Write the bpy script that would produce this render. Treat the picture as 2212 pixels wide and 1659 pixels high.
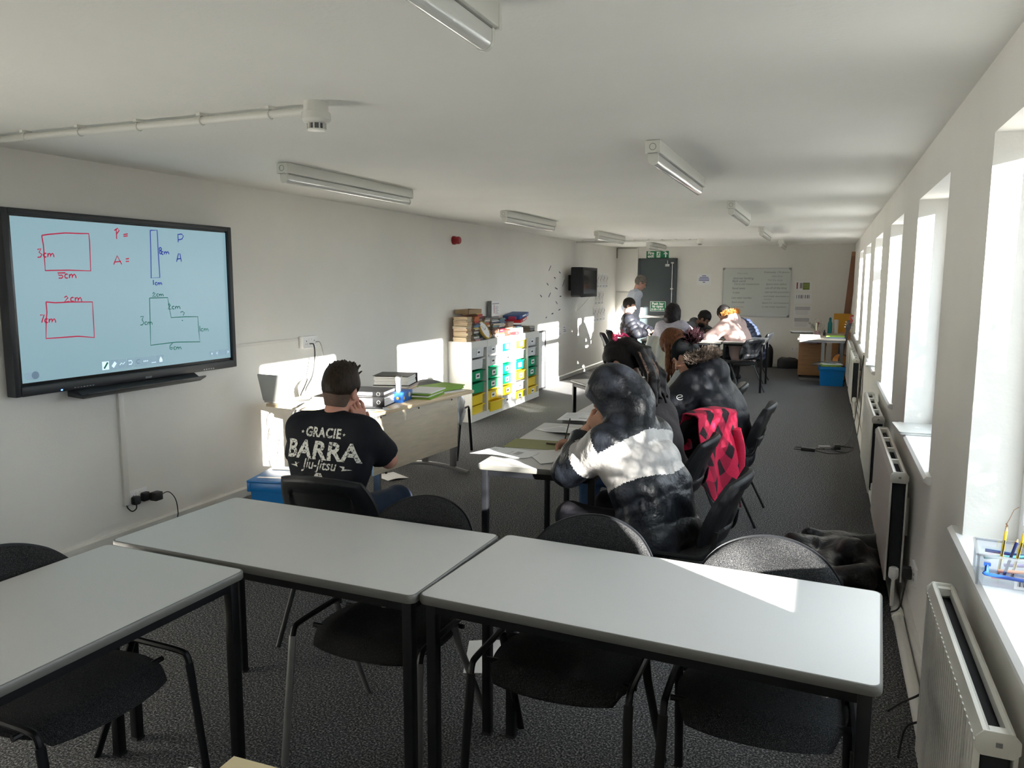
import bpy, bmesh, math, random
import numpy as np
from mathutils import Vector, Matrix, Quaternion
from mathutils.bvhtree import BVHTree

for o in list(bpy.data.objects):
    bpy.data.objects.remove(o)
SC = bpy.context.scene
COL = SC.collection
PI = math.pi
rnd = random.Random(7)

# ------------------------------------------------------------------ room figures (metres)
LW, RW, CE, EW, BW = -4.083, 0.453, 2.344, 16.061, -2.9      # left wall, right wall, ceiling, end wall, wall behind the camera
SUN_TAN, SUN_DROP = 0.677, 0.228                            # sunlight travels (-1, +0.677, -0.228)

# ------------------------------------------------------------------ camera
cam = bpy.data.cameras.new('camera')
cam.sensor_width = 36.0
cam.lens = 1687.5 / 2212.0 * 36.0
cam.clip_start = 0.02
cam.clip_end = 200
cam_o = bpy.data.objects.new('camera', cam)
COL.objects.link(cam_o)
_yaw, _pitch, _roll = 0.380274, 0.131245, 0.002934
_fw = Vector((-math.sin(_yaw) * math.cos(_pitch), math.cos(_yaw) * math.cos(_pitch), -math.sin(_pitch)))
_r = Vector((math.cos(_yaw), math.sin(_yaw), 0))
_u = _r.cross(_fw)
_r2 = _r * math.cos(_roll) + _u * math.sin(_roll)
_u2 = -_r * math.sin(_roll) + _u * math.cos(_roll)
cam_o.matrix_world = Matrix(((_r2.x, _u2.x, -_fw.x, 0), (_r2.y, _u2.y, -_fw.y, 0), (_r2.z, _u2.z, -_fw.z, 1.65), (0, 0, 0, 1)))
SC.camera = cam_o

# ------------------------------------------------------------------ sky, sun, exposure
world = bpy.data.worlds.new('winter_sky')
SC.world = world
world.use_nodes = True
wn = world.node_tree
wn.nodes.clear()
w_out = wn.nodes.new('ShaderNodeOutputWorld')
w_bg = wn.nodes.new('ShaderNodeBackground')
w_bg.inputs['Color'].default_value = (0.82, 0.92, 1.0, 1)
w_bg.inputs['Strength'].default_value = 4.3
wn.links.new(w_bg.outputs[0], w_out.inputs[0])
sun = bpy.data.lights.new('low_winter_sun', 'SUN')
sun.energy = 44.0
sun.color = (1.0, 0.95, 0.88)
sun.angle = math.radians(0.53)
sun_o = bpy.data.objects.new('low_winter_sun', sun)
COL.objects.link(sun_o)
sun_o.location = (9, -5, 6)
sun_o.rotation_euler = Vector((-1, SUN_TAN, -SUN_DROP)).to_track_quat('-Z', 'Y').to_euler()
SC.view_settings.view_transform = 'Standard'
SC.view_settings.look = 'None'
SC.view_settings.gamma = 1
SC.view_settings.use_curve_mapping = False
SC.view_settings.exposure = 0.93
SC.cycles.use_denoising = True
SC.cycles.max_bounces = 12
SC.cycles.diffuse_bounces = 8
SC.cycles.glossy_bounces = 4
SC.cycles.transparent_max_bounces = 16
SC.cycles.caustics_reflective = False
SC.cycles.caustics_refractive = False
SC.cycles.sample_clamp_indirect = 6

# ------------------------------------------------------------------ materials
_mats = {}
def mat(name, col, rough=0.5, metal=0.0, var=0.0, scale=20.0, bump=0.0, bscale=None, spec=0.5, trans=0.0, alpha=1.0, emit=None, sheen=0.0, coat=0.0, stretch=None):
    if name in _mats: return _mats[name]
    m = bpy.data.materials.new(name)
    m.use_nodes = True
    nt = m.node_tree
    b = nt.nodes['Principled BSDF']
    b.inputs['Base Color'].default_value = (*col, 1)
    b.inputs['Roughness'].default_value = rough
    b.inputs['Metallic'].default_value = metal
    b.inputs['Specular IOR Level'].default_value = spec
    b.inputs['Transmission Weight'].default_value = trans
    b.inputs['Alpha'].default_value = alpha
    b.inputs['Sheen Weight'].default_value = sheen
    b.inputs['Coat Weight'].default_value = coat
    if emit:
        b.inputs['Emission Color'].default_value = (*emit[0], 1)
        b.inputs['Emission Strength'].default_value = emit[1]
    if var or bump:
        tc = nt.nodes.new('ShaderNodeTexCoord')
        mp = nt.nodes.new('ShaderNodeMapping')
        nt.links.new(tc.outputs['Object'], mp.inputs[0])
        if stretch: mp.inputs['Scale'].default_value = stretch
        nz = nt.nodes.new('ShaderNodeTexNoise')
        nz.inputs['Scale'].default_value = scale
        nz.inputs['Detail'].default_value = 4
        nt.links.new(mp.outputs[0], nz.inputs['Vector'])
        if var:
            rp = nt.nodes.new('ShaderNodeValToRGB')
            lo = [max(0, c * (1 - var)) for c in col]
            hi = [min(1, c * (1 + var)) for c in col]
            rp.color_ramp.elements[0].position = 0.32
            rp.color_ramp.elements[1].position = 0.68
            rp.color_ramp.elements[0].color = (*lo, 1)
            rp.color_ramp.elements[1].color = (*hi, 1)
            nt.links.new(nz.outputs['Fac'], rp.inputs[0])
            nt.links.new(rp.outputs[0], b.inputs['Base Color'])
        if bump:
            nb = nz
            if bscale:
                nb = nt.nodes.new('ShaderNodeTexNoise')
                nb.inputs['Scale'].default_value = bscale
                nb.inputs['Detail'].default_value = 3
                nt.links.new(mp.outputs[0], nb.inputs['Vector'])
            bp = nt.nodes.new('ShaderNodeBump')
            bp.inputs['Strength'].default_value = bump
            bp.inputs['Distance'].default_value = 0.01
            nt.links.new(nb.outputs['Fac'], bp.inputs['Height'])
            nt.links.new(bp.outputs[0], b.inputs['Normal'])
    _mats[name] = m
    return m

def speckle(name, c0, c1, scale, rough=0.95, bump=0.3, c2=None, stretch=None):
    """two- or three-tone fibre mottling (carpet, upholstery)"""
    if name in _mats: return _mats[name]
    m = mat(name, c0, rough, spec=0.15)
    nt = m.node_tree
    b = nt.nodes['Principled BSDF']
    tc = nt.nodes.new('ShaderNodeTexCoord')
    mp = nt.nodes.new('ShaderNodeMapping')
    if stretch: mp.inputs['Scale'].default_value = stretch
    nz = nt.nodes.new('ShaderNodeTexNoise')
    nz.inputs['Scale'].default_value = scale
    nz.inputs['Detail'].default_value = 3
    nz.inputs['Roughness'].default_value = 0.7
    rp = nt.nodes.new('ShaderNodeValToRGB')
    rp.color_ramp.elements[0].position = 0.36
    rp.color_ramp.elements[1].position = 0.66
    rp.color_ramp.elements[0].color = (*c0, 1)
    rp.color_ramp.elements[1].color = (*c1, 1)
    if c2:
        e = rp.color_ramp.elements.new(0.52)
        e.color = (*c2, 1)
    bp = nt.nodes.new('ShaderNodeBump')
    bp.inputs['Strength'].default_value = bump
    bp.inputs['Distance'].default_value = 0.006
    nt.links.new(tc.outputs['Object'], mp.inputs[0])
    nt.links.new(mp.outputs[0], nz.inputs['Vector'])
    nt.links.new(nz.outputs['Fac'], rp.inputs[0])
    nt.links.new(rp.outputs[0], b.inputs['Base Color'])
    nt.links.new(nz.outputs['Fac'], bp.inputs['Height'])
    nt.links.new(bp.outputs[0], b.inputs['Normal'])
    return m

def glass(name, tint=(1, 1, 1), clear=0.9, rough=0.02):
    if name in _mats: return _mats[name]
    m = bpy.data.materials.new(name)
    m.use_nodes = True
    nt = m.node_tree
    nt.nodes.clear()
    o = nt.nodes.new('ShaderNodeOutputMaterial')
    mx = nt.nodes.new('ShaderNodeMixShader')
    t = nt.nodes.new('ShaderNodeBsdfTransparent')
    t.inputs[0].default_value = (*tint, 1)
    g = nt.nodes.new('ShaderNodeBsdfGlossy')
    g.inputs['Roughness'].default_value = rough
    mx.inputs[0].default_value = 1 - clear
    nt.links.new(t.outputs[0], mx.inputs[1])
    nt.links.new(g.outputs[0], mx.inputs[2])
    nt.links.new(mx.outputs[0], o.inputs[0])
    _mats[name] = m
    return m

def emis(name, col, s):
    return mat(name, col, 0.4, emit=(col, s), spec=0.3)

M = dict(
    wall=mat('painted_wall', (0.79, 0.775, 0.735), 0.8, var=0.03, scale=1.2, bump=0.08, bscale=90, spec=0.25),
    ceil=mat('painted_ceiling', (0.82, 0.815, 0.78), 0.9, var=0.03, scale=0.9, bump=0.12, bscale=60, spec=0.2),
    white=mat('white_gloss_paint', (0.74, 0.73, 0.69), 0.35, var=0.03, scale=6),
    upvc=mat('white_frame_plastic', (0.8, 0.8, 0.8), 0.3),
    carpet=speckle('grey_carpet', (0.012, 0.0125, 0.014), (0.40, 0.395, 0.39), 130, bump=1.0, c2=(0.085, 0.086, 0.09)),
    fabric=speckle('charcoal_upholstery', (0.006, 0.0065, 0.008), (0.07, 0.069, 0.067), 380, bump=0.5, c2=(0.02, 0.0205, 0.022)),
    fabric_grey=speckle('grey_upholstery', (0.12, 0.118, 0.11), (0.36, 0.35, 0.32), 300, bump=0.4),
    plastic=mat('black_textured_plastic', (0.008, 0.009, 0.011), 0.45, bump=0.1, bscale=500, spec=0.25),
    steel=mat('black_powder_coat', (0.007, 0.0075, 0.009), 0.4, spec=0.25),
    gsteel=mat('grey_steel_tube', (0.2, 0.2, 0.2), 0.35, metal=0.6),
    lam=mat('pale_grey_laminate', (0.56, 0.56, 0.555), 0.33, var=0.02, scale=220, spec=0.5),
    edge=mat('grey_edge_trim', (0.12, 0.118, 0.108), 0.4),
    maple=mat('maple_veneer', (0.70, 0.55, 0.36), 0.4, var=0.12, scale=3, stretch=(1.2, 1.2, 14), spec=0.4),
    maple2=mat('pale_panel_veneer', (0.62, 0.53, 0.40), 0.4, var=0.07, scale=4, stretch=(1.5, 1.5, 10)),
    beech=mat('beech_veneer', (0.50, 0.27, 0.12), 0.45, var=0.12, scale=4, stretch=(1.5, 1.5, 14)),
    black=mat('matt_black', (0.012, 0.012, 0.013), 0.5),
    gblack=mat('glossy_black', (0.008, 0.0085, 0.01), 0.15),
    paper=mat('white_paper', (0.82, 0.82, 0.82), 0.8, spec=0.2),
    cable=mat('black_cable', (0.012, 0.012, 0.012), 0.5),
    wcable=mat('white_cable', (0.75, 0.74, 0.7), 0.5),
    rad=mat('radiator_enamel', (0.68, 0.67, 0.62), 0.35),
    dark=mat('dark_gap', (0.012, 0.014, 0.02), 0.8),
    blue=mat('blue_crate_plastic', (0.0, 0.16, 0.48), 0.35),
    green=mat('green_tray_plastic', (0.0, 0.30, 0.13), 0.35, spec=0.4),
    yellow=mat('yellow_tray_plastic', (0.82, 0.60, 0.02), 0.4),
    frost=mat('frosted_white_plastic', (0.66, 0.67, 0.68), 0.4),
    chrome=mat('bright_steel', (0.62, 0.62, 0.6), 0.25, metal=0.9),
    lime=mat('lime_green_card', (0.24, 0.42, 0.05), 0.6),
    grey=mat('mid_grey_plastic', (0.22, 0.22, 0.22), 0.45),
    ink=mat('dark_print', (0.05, 0.05, 0.06), 0.8),
    inkb=mat('blue_print', (0.12, 0.16, 0.42), 0.8),
    red=mat('red_plastic', (0.32, 0.012, 0.02), 0.35),
    clear=glass('clear_plastic', (0.93, 0.95, 0.97), 0.82, 0.1),
    pane=glass('window_glass', (0.97, 0.98, 0.98), 0.94, 0.0),
)

# ------------------------------------------------------------------ mesh builder
class MB:
    def __init__(s):
        s.v = []; s.f = []; s.m = []
    def _add(s, vs, fs, mi=0):
        o = len(s.v)
        s.v += [tuple(p) for p in vs]
        s.f += [tuple(i + o for i in f) for f in fs]
        s.m += [mi] * len(fs)
        return s
    def box(s, c, size, rot=None, mi=0, taper=1.0):
        hx, hy, hz = size[0] / 2, size[1] / 2, size[2] / 2
        vs = [Vector((x * hx * (taper if z < 0 else 1), y * hy * (taper if z < 0 else 1), z * hz)) for z in (-1, 1) for x, y in ((-1, -1), (1, -1), (1, 1), (-1, 1))]
        if rot is not None:
            R = rot if isinstance(rot, Matrix) else Matrix.Rotation(rot, 3, 'Z')
            vs = [R @ p for p in vs]
        c = Vector(c)
        return s._add([p + c for p in vs], [(3, 2, 1, 0), (4, 5, 6, 7), (0, 1, 5, 4), (1, 2, 6, 5), (2, 3, 7, 6), (3, 0, 4, 7)], mi)
    def span(s, a, b, mi=0):
        return s.box([(a[i] + b[i]) / 2 for i in range(3)], [abs(b[i] - a[i]) for i in range(3)], mi=mi)
    def tube(s, pts, r, n=10, mi=0, cap=True, up=None):
        P = [Vector(p) for p in pts]
        rs = r if isinstance(r, (list, tuple)) else [r] * len(P)
        rings = []
        t0 = (P[1] - P[0]).normalized()
        ref = Vector(up) if up else (Vector((0, 0, 1)) if abs(t0.z) < 0.9 else Vector((1, 0, 0)))
        nrm = t0.cross(ref).normalized()
        for i, p in enumerate(P):
            a = P[max(0, i - 1)]; b = P[min(len(P) - 1, i + 1)]
            t = (b - a)
            if t.length < 1e-9: t = t0
            t.normalize()
            nrm = (nrm - t * nrm.dot(t))
            if nrm.length < 1e-6: nrm = t.orthogonal()
            nrm.normalize()
            bn = t.cross(nrm)
            ri = rs[i]
            ra, rb = ri if isinstance(ri, (list, tuple)) else (ri, ri)
            rings.append([p + nrm * math.cos(2 * PI * k / n) * ra + bn * math.sin(2 * PI * k / n) * rb for k in range(n)])
        vs = [q for g in rings for q in g]
        fs = []
        for i in range(len(P) - 1):
            for k in range(n):
                fs.append((i * n + k, i * n + (k + 1) % n, (i + 1) * n + (k + 1) % n, (i + 1) * n + k))
        if cap:
            fs.append(tuple(range(n))[::-1])
            fs.append(tuple((len(P) - 1) * n + k for k in range(n)))
        return s._add(vs, fs, mi)
    def cyl(s, a, b, r, n=16, mi=0, r2=None):
        return s.tube([a, b], [r, r if r2 is None else r2], n, mi)
    def lathe(s, prof, c=(0, 0, 0), n=24, mi=0, M3=None):
        c = Vector(c)
        vs = []
        for r, z in prof:
            for k in range(n):
                p = Vector((r * math.cos(2 * PI * k / n), r * math.sin(2 * PI * k / n), z))
                vs.append((M3 @ p if M3 else p) + c)
        fs = []
        for i in range(len(prof) - 1):
            for k in range(n):
                fs.append((i * n + k, i * n + (k + 1) % n, (i + 1) * n + (k + 1) % n, (i + 1) * n + k))
        fs.append(tuple(range(n))[::-1])
        fs.append(tuple((len(prof) - 1) * n + k for k in range(n)))
        return s._add(vs, fs, mi)
    def prism(s, poly, z0, z1, mi=0, axes=None):
        """poly of (a, b); axes maps (a, b, h) to xyz"""
        ax = axes or (lambda a, b, h: (a, b, h))
        n = len(poly)
        vs = [ax(a, b, z0) for a, b in poly] + [ax(a, b, z1) for a, b in poly]
        fs = [tuple(range(n))[::-1], tuple(range(n, 2 * n))] + [(i, (i + 1) % n, (i + 1) % n + n, i + n) for i in range(n)]
        return s._add(vs, fs, mi)
    def quad(s, a, b, c, d, mi=0):
        return s._add([a, b, c, d], [(0, 1, 2, 3)], mi)
    def ribbon(s, pts, w, ax, mi=0):
        """flat stroke of width w along 2-D pts; ax maps (a, b) to xyz"""
        P = [Vector((p[0], p[1])) for p in pts]
        L, Rr = [], []
        for i, p in enumerate(P):
            a = P[max(0, i - 1)]; b = P[min(len(P) - 1, i + 1)]
            t = b - a
            if t.length < 1e-9: t = Vector((1, 0))
            t.normalize()
            nn = Vector((-t.y, t.x)) * w / 2
            L.append(p + nn); Rr.append(p - nn)
        vs = [ax(q.x, q.y) for q in L] + [ax(q.x, q.y) for q in Rr]
        k = len(P)
        return s._add(vs, [(i, i + 1, k + i + 1, k + i) for i in range(k - 1)], mi)
    def grid(s, fn, nu, nv, mi=0, flip=False):
        vs = [fn(-1 + 2 * i / nu, -1 + 2 * j / nv) for j in range(nv + 1) for i in range(nu + 1)]
        fs = []
        for j in range(nv):
            for i in range(nu):
                a = j * (nu + 1) + i
                q = (a, a + 1, a + nu + 2, a + nu + 1)
                fs.append(q[::-1] if flip else q)
        return s._add(vs, fs, mi)
    def pad(s, front, back, nu, nv, mi=0):
        """closed pad between two matching grids"""
        o = len(s.v)
        s.grid(front, nu, nv, mi)
        s.grid(back, nu, nv, mi, flip=True)
        k = (nu + 1) * (nv + 1)
        ring = [i for i in range(nu + 1)] + [(j + 1) * (nu + 1) - 1 for j in range(1, nv + 1)] + [nv * (nu + 1) + i for i in range(nu - 1, -1, -1)] + [j * (nu + 1) for j in range(nv - 1, 0, -1)]
        for i in range(len(ring)):
            a, b = ring[i], ring[(i + 1) % len(ring)]
            s.f.append((o + b, o + a, o + k + a, o + k + b)); s.m.append(mi)
        return s
    def build(s, name, mats, parent=None, smooth=False, bevel=0.0, seg=2, mesh_only=False, angle=35):
        me = bpy.data.meshes.new(name)
        me.from_pydata(s.v, [], s.f)
        mats = mats if isinstance(mats, (list, tuple)) else [mats]
        for m in mats: me.materials.append(m)
        if len(mats) > 1: me.polygons.foreach_set('material_index', s.m)
        if bevel or smooth:
            bm = bmesh.new(); bm.from_mesh(me)
            if bevel:
                es = [e for e in bm.edges if len(e.link_faces) == 2 and e.calc_face_angle(0) > 0.6]
                bmesh.ops.bevel(bm, geom=es, offset=bevel, segments=seg, profile=0.5, affect='EDGES', clamp_overlap=True)
            bmesh.ops.recalc_face_normals(bm, faces=bm.faces)
            bm.to_mesh(me); bm.free()
            for p in me.polygons: p.use_smooth = True
            me.set_sharp_from_angle(angle=math.radians(angle))
        me.update()
        return put(name, me, parent)

def put(name, me, parent=None, loc=None):
    o = bpy.data.objects.new(name, me)
    COL.objects.link(o)
    if parent is not None: o.parent = parent
    if loc is not None: o.location = loc
    return o
def tag(o, label=None, cat=None, group=None, kind=None):
    if label: o['label'] = label
    if cat: o['category'] = cat
    if group: o['group'] = group
    if kind: o['kind'] = kind
    return o
def thing(name, loc=(0, 0, 0), rz=0.0, label=None, cat=None, group=None):
    o = bpy.data.objects.new(name, None)
    o.empty_display_size = 0.05
    COL.objects.link(o)
    o.location = loc
    o.rotation_euler = (0, 0, rz)
    return tag(o, label, cat, group)
def dup(root, loc, rz, label, group=None):
    r = root.copy(); COL.objects.link(r)
    r.location = loc; r.rotation_euler = (0, 0, rz)
    r['label'] = label
    if group: r['group'] = group
    for ch in list(root.children):
        c = ch.copy(); COL.objects.link(c); c.parent = r
        for g in list(ch.children):
            d = g.copy(); COL.objects.link(d); d.parent = c
    return r
def arc(cx, cy, r, a0, a1, n):
    return [(cx + r * math.cos(math.radians(a0 + (a1 - a0) * i / n)), cy + r * math.sin(math.radians(a0 + (a1 - a0) * i / n))) for i in range(n + 1)]
def rrect(x0, y0, x1, y1, r, n=4):
    return arc(x1 - r, y1 - r, r, 0, 90, n) + arc(x0 + r, y1 - r, r, 90, 180, n) + arc(x0 + r, y0 + r, r, 180, 270, n) + arc(x1 - r, y0 + r, r, 270, 360, n)
def bez(pts, n=12):
    """Catmull-Rom through pts"""
    P = [Vector(p) for p in pts]
    P = [P[0] * 2 - P[1]] + P + [P[-1] * 2 - P[-2]]
    out = []
    for i in range(1, len(P) - 2):
        a, b, c, d = P[i - 1:i + 3]
        for k in range(n):
            t = k / n
            out.append(0.5 * ((2 * b) + (c - a) * t + (2 * a - 5 * b + 4 * c - d) * t * t + (3 * b - a - 3 * c + d) * t ** 3))
    out.append(P[-2])
    return out
def text_mesh(body, size, bold=0.0, shear=0.0, align='CENTER', spacing=1.0, line=1.0):
    cu = bpy.data.curves.new('lettering', 'FONT')
    cu.body = body; cu.size = size; cu.offset = bold; cu.shear = shear; cu.align_x = align; cu.space_character = spacing
    cu.space_line = line; cu.resolution_u = 3
    o = bpy.data.objects.new('lettering', cu)
    COL.objects.link(o)
    dg = bpy.context.evaluated_depsgraph_get()
    me = bpy.data.meshes.new_from_object(o.evaluated_get(dg))
    bpy.data.objects.remove(o)
    vs = [v.co.copy() for v in me.vertices]
    fs = [tuple(p.vertices) for p in me.polygons]
    bpy.data.meshes.remove(me)
    return vs, fs
def add_text(mb, body, size, ax, mi=0, sx=1.0, **k):
    vs, fs = text_mesh(body, size, **k)
    mb._add([ax(v.x * sx, v.y) for v in vs], fs, mi)

def cloth(name, col, rough=0.85, bump=0.25, bs=45, var=0.08, **k): return mat('cloth_' + name, col, rough, var=var, scale=30, bump=bump, bscale=bs, spec=k.pop('spec', 0.2), **k)
# ================================================================== the room
WIN = [(-2.6, -1.41), (-0.47, 0.72), (1.65, 2.84), (3.77, 4.97), (5.91, 7.05), (8.02, 9.2), (10.1, 11.3), (12.2, 13.4)]
WZ0, WZ1, WXO = 0.83, 2.105, 0.70
def struct(o): return tag(o, kind='structure')
struct(MB().span((LW - 0.3, BW - 0.3, -0.12), (WXO, EW + 0.3, 0)).build('floor', M['carpet']))
struct(MB().span((LW - 0.3, BW - 0.3, CE), (WXO, EW + 0.3, CE + 0.2)).build('ceiling', M['ceil']))
struct(MB().span((LW - 0.25, BW, 0), (LW, EW, CE)).build('wall_left', M['wall']))
struct(MB().span((LW - 0.25, EW, 0), (WXO, EW + 0.25, CE)).build('wall_end', M['wall']))
struct(MB().span((LW - 0.25, BW - 0.25, 0), (WXO, BW, CE)).build('wall_back', M['wall']))
b = MB()
ys = [BW] + [y for w in WIN for y in w] + [EW]
for i in range(0, len(ys), 2):
    b.span((RW, ys[i], 0), (WXO, ys[i + 1], CE))
for y0, y1 in WIN:
    b.span((RW, y0, 0), (WXO, y1, WZ0 - 0.036))
    b.span((RW, y0, WZ1), (WXO, y1, CE))
struct(b.build('wall_right', M['wall']))
for i, (y0, y1) in enumerate(WIN):
    t = struct(thing('window_%d' % (i + 1), (0.606, (y0 + y1) / 2, WZ0)))
    w, h = (y1 - y0) / 2, WZ1 - WZ0
    f = MB()
    f.span((0, -w, 0), (0.074, -w + 0.05, h)).span((0, w - 0.05, 0), (0.074, w, h))
    f.span((0, -w + 0.05, 0), (0.074, w - 0.05, 0.07)).span((0, -w + 0.05, h - 0.05), (0.074, w - 0.05, h))
    f.build('frame', M['upvc'], t, bevel=0.004)
    if i == 5:
        MB().span((-0.005, -w + 0.05, 0.88), (0.074, w - 0.05, 0.97)).build('transom', M['upvc'], t, bevel=0.004)
        MB().span((0.03, -w + 0.05, 0.05), (0.036, w - 0.05, 0.88)).build('pane', M['pane'], t)
        MB().span((0.03, -w + 0.05, 0.97), (0.036, w - 0.05, h - 0.05)).build('pane', M['pane'], t)
    else:
        MB().span((0.03, -w + 0.05, 0.05), (0.036, w - 0.05, h - 0.05)).build('pane', M['pane'], t)
    s = MB()
    prof = [(0.606 - 0.606, -0.036), (RW - 0.606 - 0.012, -0.036), (RW - 0.606 - 0.03, -0.024), (RW - 0.606 - 0.03, -0.012), (RW - 0.606 - 0.018, 0), (0, 0)]
    # board on the opening, its nose running past the jambs
    s.prism(prof, -w, w, axes=lambda a, bb, hh: (a, hh, bb))
    nose = [(RW - 0.606 + 0.0, -0.036)] + prof[1:5] + [(RW - 0.606 + 0.0, 0)]
    s.prism(nose, -w - 0.11, -w, axes=lambda a, bb, hh: (a, hh, bb)).prism(nose, w, w + 0.11, axes=lambda a, bb, hh: (a, hh, bb))
    s.build('sill', M['upvc'], t)
# crack in the paint of the nearest far jamb
b = MB()
pl = [(0.573, 0.833), (0.571, 0.866), (0.575, 0.886), (0.582, 0.905), (0.59, 0.93), (0.604, 0.942)]
b.ribbon(pl, 0.0016, lambda a, c: (a, 2.8392, c))
b.ribbon([(0.571, 0.872), (0.577, 0.876), (0.572, 0.884)], 0.003, lambda a, c: (a, 2.8391, c))
struct(b.build('trim_4', mat('paint_crack', (0.45, 0.2, 0.08), 0.8)))
# skirtings
struct(MB().prism([(LW, 0), (LW + 0.02, 0), (LW + 0.02, 0.062), (LW + 0.012, 0.076), (LW, 0.076)], BW, EW, axes=lambda a, c, h: (a, h, c)).build('baseboard_left', M['white']))
struct(MB().prism([(EW, 0), (EW - 0.02, 0), (EW - 0.02, 0.062), (EW - 0.012, 0.076), (EW, 0.076)], -2.83, RW, axes=lambda a, c, h: (h, a, c)).build('baseboard_end', M['white']))
struct(MB().prism([(RW, 0), (RW - 0.02, 0), (RW - 0.02, 0.08), (RW - 0.012, 0.095), (RW, 0.095)], BW, EW - 0.02, axes=lambda a, c, h: (a, h, c)).build('baseboard_right', M['white']))
# heating pipe on the floor under the radiators
p = thing('heating_pipe', (0.405, 6, 0), 0, 'cream boxed heating pipe running along the floor under the radiators', 'pipe')
MB().tube([(0, -8.8, 0.026), (0, 9.9, 0.026)], 0.025, 14).build('pipe', M['white'], p, smooth=True)
for k, y in enumerate((-3.2, -1.9, -0.2, 4.3, 6.2, 8.0)):
    MB().cyl((0, y - 0.04, 0.03), (0, y + 0.04, 0.03), 0.03, 14).build('joint', M['white'], p, smooth=True)
# boxing beside the fire door
b = MB().span((LW, EW - 0.035, 1.44), (-3.63, EW, CE - 0.015)).span((LW, EW - 0.03, 0.0), (-3.63, EW, 1.425))
struct(b.build('trim_1', M['wall'], bevel=0.004))
b = MB().span((LW + 0.002, EW - 0.05, 2.12), (LW + 0.03, EW - 0.035, CE - 0.02)).span((LW + 0.002, EW - 0.05, CE - 0.03), (-3.66, EW - 0.035, CE - 0.022))
struct(b.build('trim_2', mat('grey_cable_run', (0.3, 0.27, 0.24), 0.7)))

# fire door
slate = mat('slate_door_paint', (0.055, 0.072, 0.078), 0.4)
d = struct(thing('door_1', (-3.22, EW, 0)))
MB().span((-0.395, -0.05, 0), (-0.35, 0.0, 2.115)).span((0.35, -0.05, 0), (0.395, 0, 2.115)).span((-0.395, -0.05, 2.07), (0.395, 0, 2.115)).build('door_frame', slate, d, bevel=0.004)
MB().span((-0.35, -0.035, 0.008), (0.35, -0.001, 2.07)).build('door_leaf', slate, d)
MB().span((-0.34, -0.085, 0.90), (0.30, -0.05, 0.96)).build('push_bar', M['chrome'], d, bevel=0.008)
MB().span((-0.345, -0.11, 0.9), (-0.285, -0.035, 1.12)).build('bar_end_box', M['upvc'], d, bevel=0.008)
MB().span((0.25, -0.11, 0.86), (0.31, -0.035, 1.0)).build('bar_end_box', M['upvc'], d, bevel=0.008)
MB().cyl((0.30, -0.05, 0.95), (0.30, -0.05, 2.03), 0.008, 8).build('bolt_rod', M['chrome'], d)
for z in (2.02, 1.5):
    MB().box((0.30, -0.045, z), (0.06, 0.022, 0.03)).build('rod_bracket', M['chrome'], d)
b = MB().box((0.2, -0.06, 1.985), (0.075, 0.05, 0.018)).box((0.2, -0.06, 1.96), (0.075, 0.05, 0.018))
b.tube(bez([(0.2, -0.06, 2.0), (0.205, -0.06, 2.04), (0.19, -0.03, 2.07)], 4), 0.004, 6)
b.build('latch_keep', M['upvc'], d)

# safety signs
sgreen = mat('sign_green', (0.0, 0.19, 0.075), 0.5)
sw = mat('sign_white', (0.8, 0.82, 0.8), 0.5)
t = thing('fire_exit_sign', (-3.235, EW - 0.001, 2.187), 0, 'green fire exit sign with running figure and arrow above the door', 'sign')
MB().span((-0.228, -0.006, -0.073), (0.228, 0, 0.073)).build('board', sgreen, t)
b = MB()
ax = lambda ox, oz: (lambda x, y: (x + ox, -0.0075, y + oz))
add_text(b, 'Fire', 0.082, ax(-0.2, 0.006), bold=0.004, align='LEFT')
add_text(b, 'exit', 0.082, ax(-0.2, -0.055), bold=0.004, align='LEFT')
b.prism(rrect(-0.02, -0.058, 0.055, 0.06, 0.006), 0.0068, 0.0074, axes=lambda a, c, h: (a, -h, c))
b.prism([(0.165, 0.062), (0.215, 0.008), (0.19, 0.008), (0.178, 0.022), (0.178, -0.055), (0.152, -0.055), (0.152, 0.022), (0.14, 0.008), (0.115, 0.008)], 0.0068, 0.0076, axes=lambda a, c, h: (a, -h, c))
b.build('lettering', sw, t)
b = MB()
b.lathe([(0.009, -0.0004), (0.009, 0.0004)], (0.034, -0.0085, 0.046), 10, M3=Matrix.Rotation(PI / 2, 3, 'X'))
for pts, w in (([(0.028, 0.034), (0.018, 0.0)], 0.017), ([(0.018, 0.002), (0.036, -0.014), (0.03, -0.04)], 0.01), ([(0.016, 0.0), (0.004, -0.024), (-0.014, -0.03)], 0.01), ([(0.028, 0.032), (0.04, 0.018), (0.05, 0.024)], 0.007), ([(0.026, 0.032), (0.008, 0.026), (0.0, 0.01)], 0.007)):
    b.ribbon(pts, w, lambda x, y: (x, -0.0084, y))
b.build('running_figure', sgreen, t)
t = thing('push_bar_sign', (-3.195, EW - 0.036, 1.143), 0, 'green sign reading push bar to open on the grey fire door', 'sign')
MB().span((-0.158, -0.005, -0.1), (0.158, 0, 0.1)).build('border', sw, t)
MB().span((-0.148, -0.0065, -0.09), (0.148, -0.001, 0.09)).build('board', sgreen, t)
b = MB()
add_text(b, 'Push bar', 0.07, ax(0, 0.03), bold=0.0035)
add_text(b, 'to open', 0.07, ax(0, -0.022), bold=0.0035)
b.span((-0.13, -0.0078, -0.066), (0.13, -0.0066, -0.052))
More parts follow.
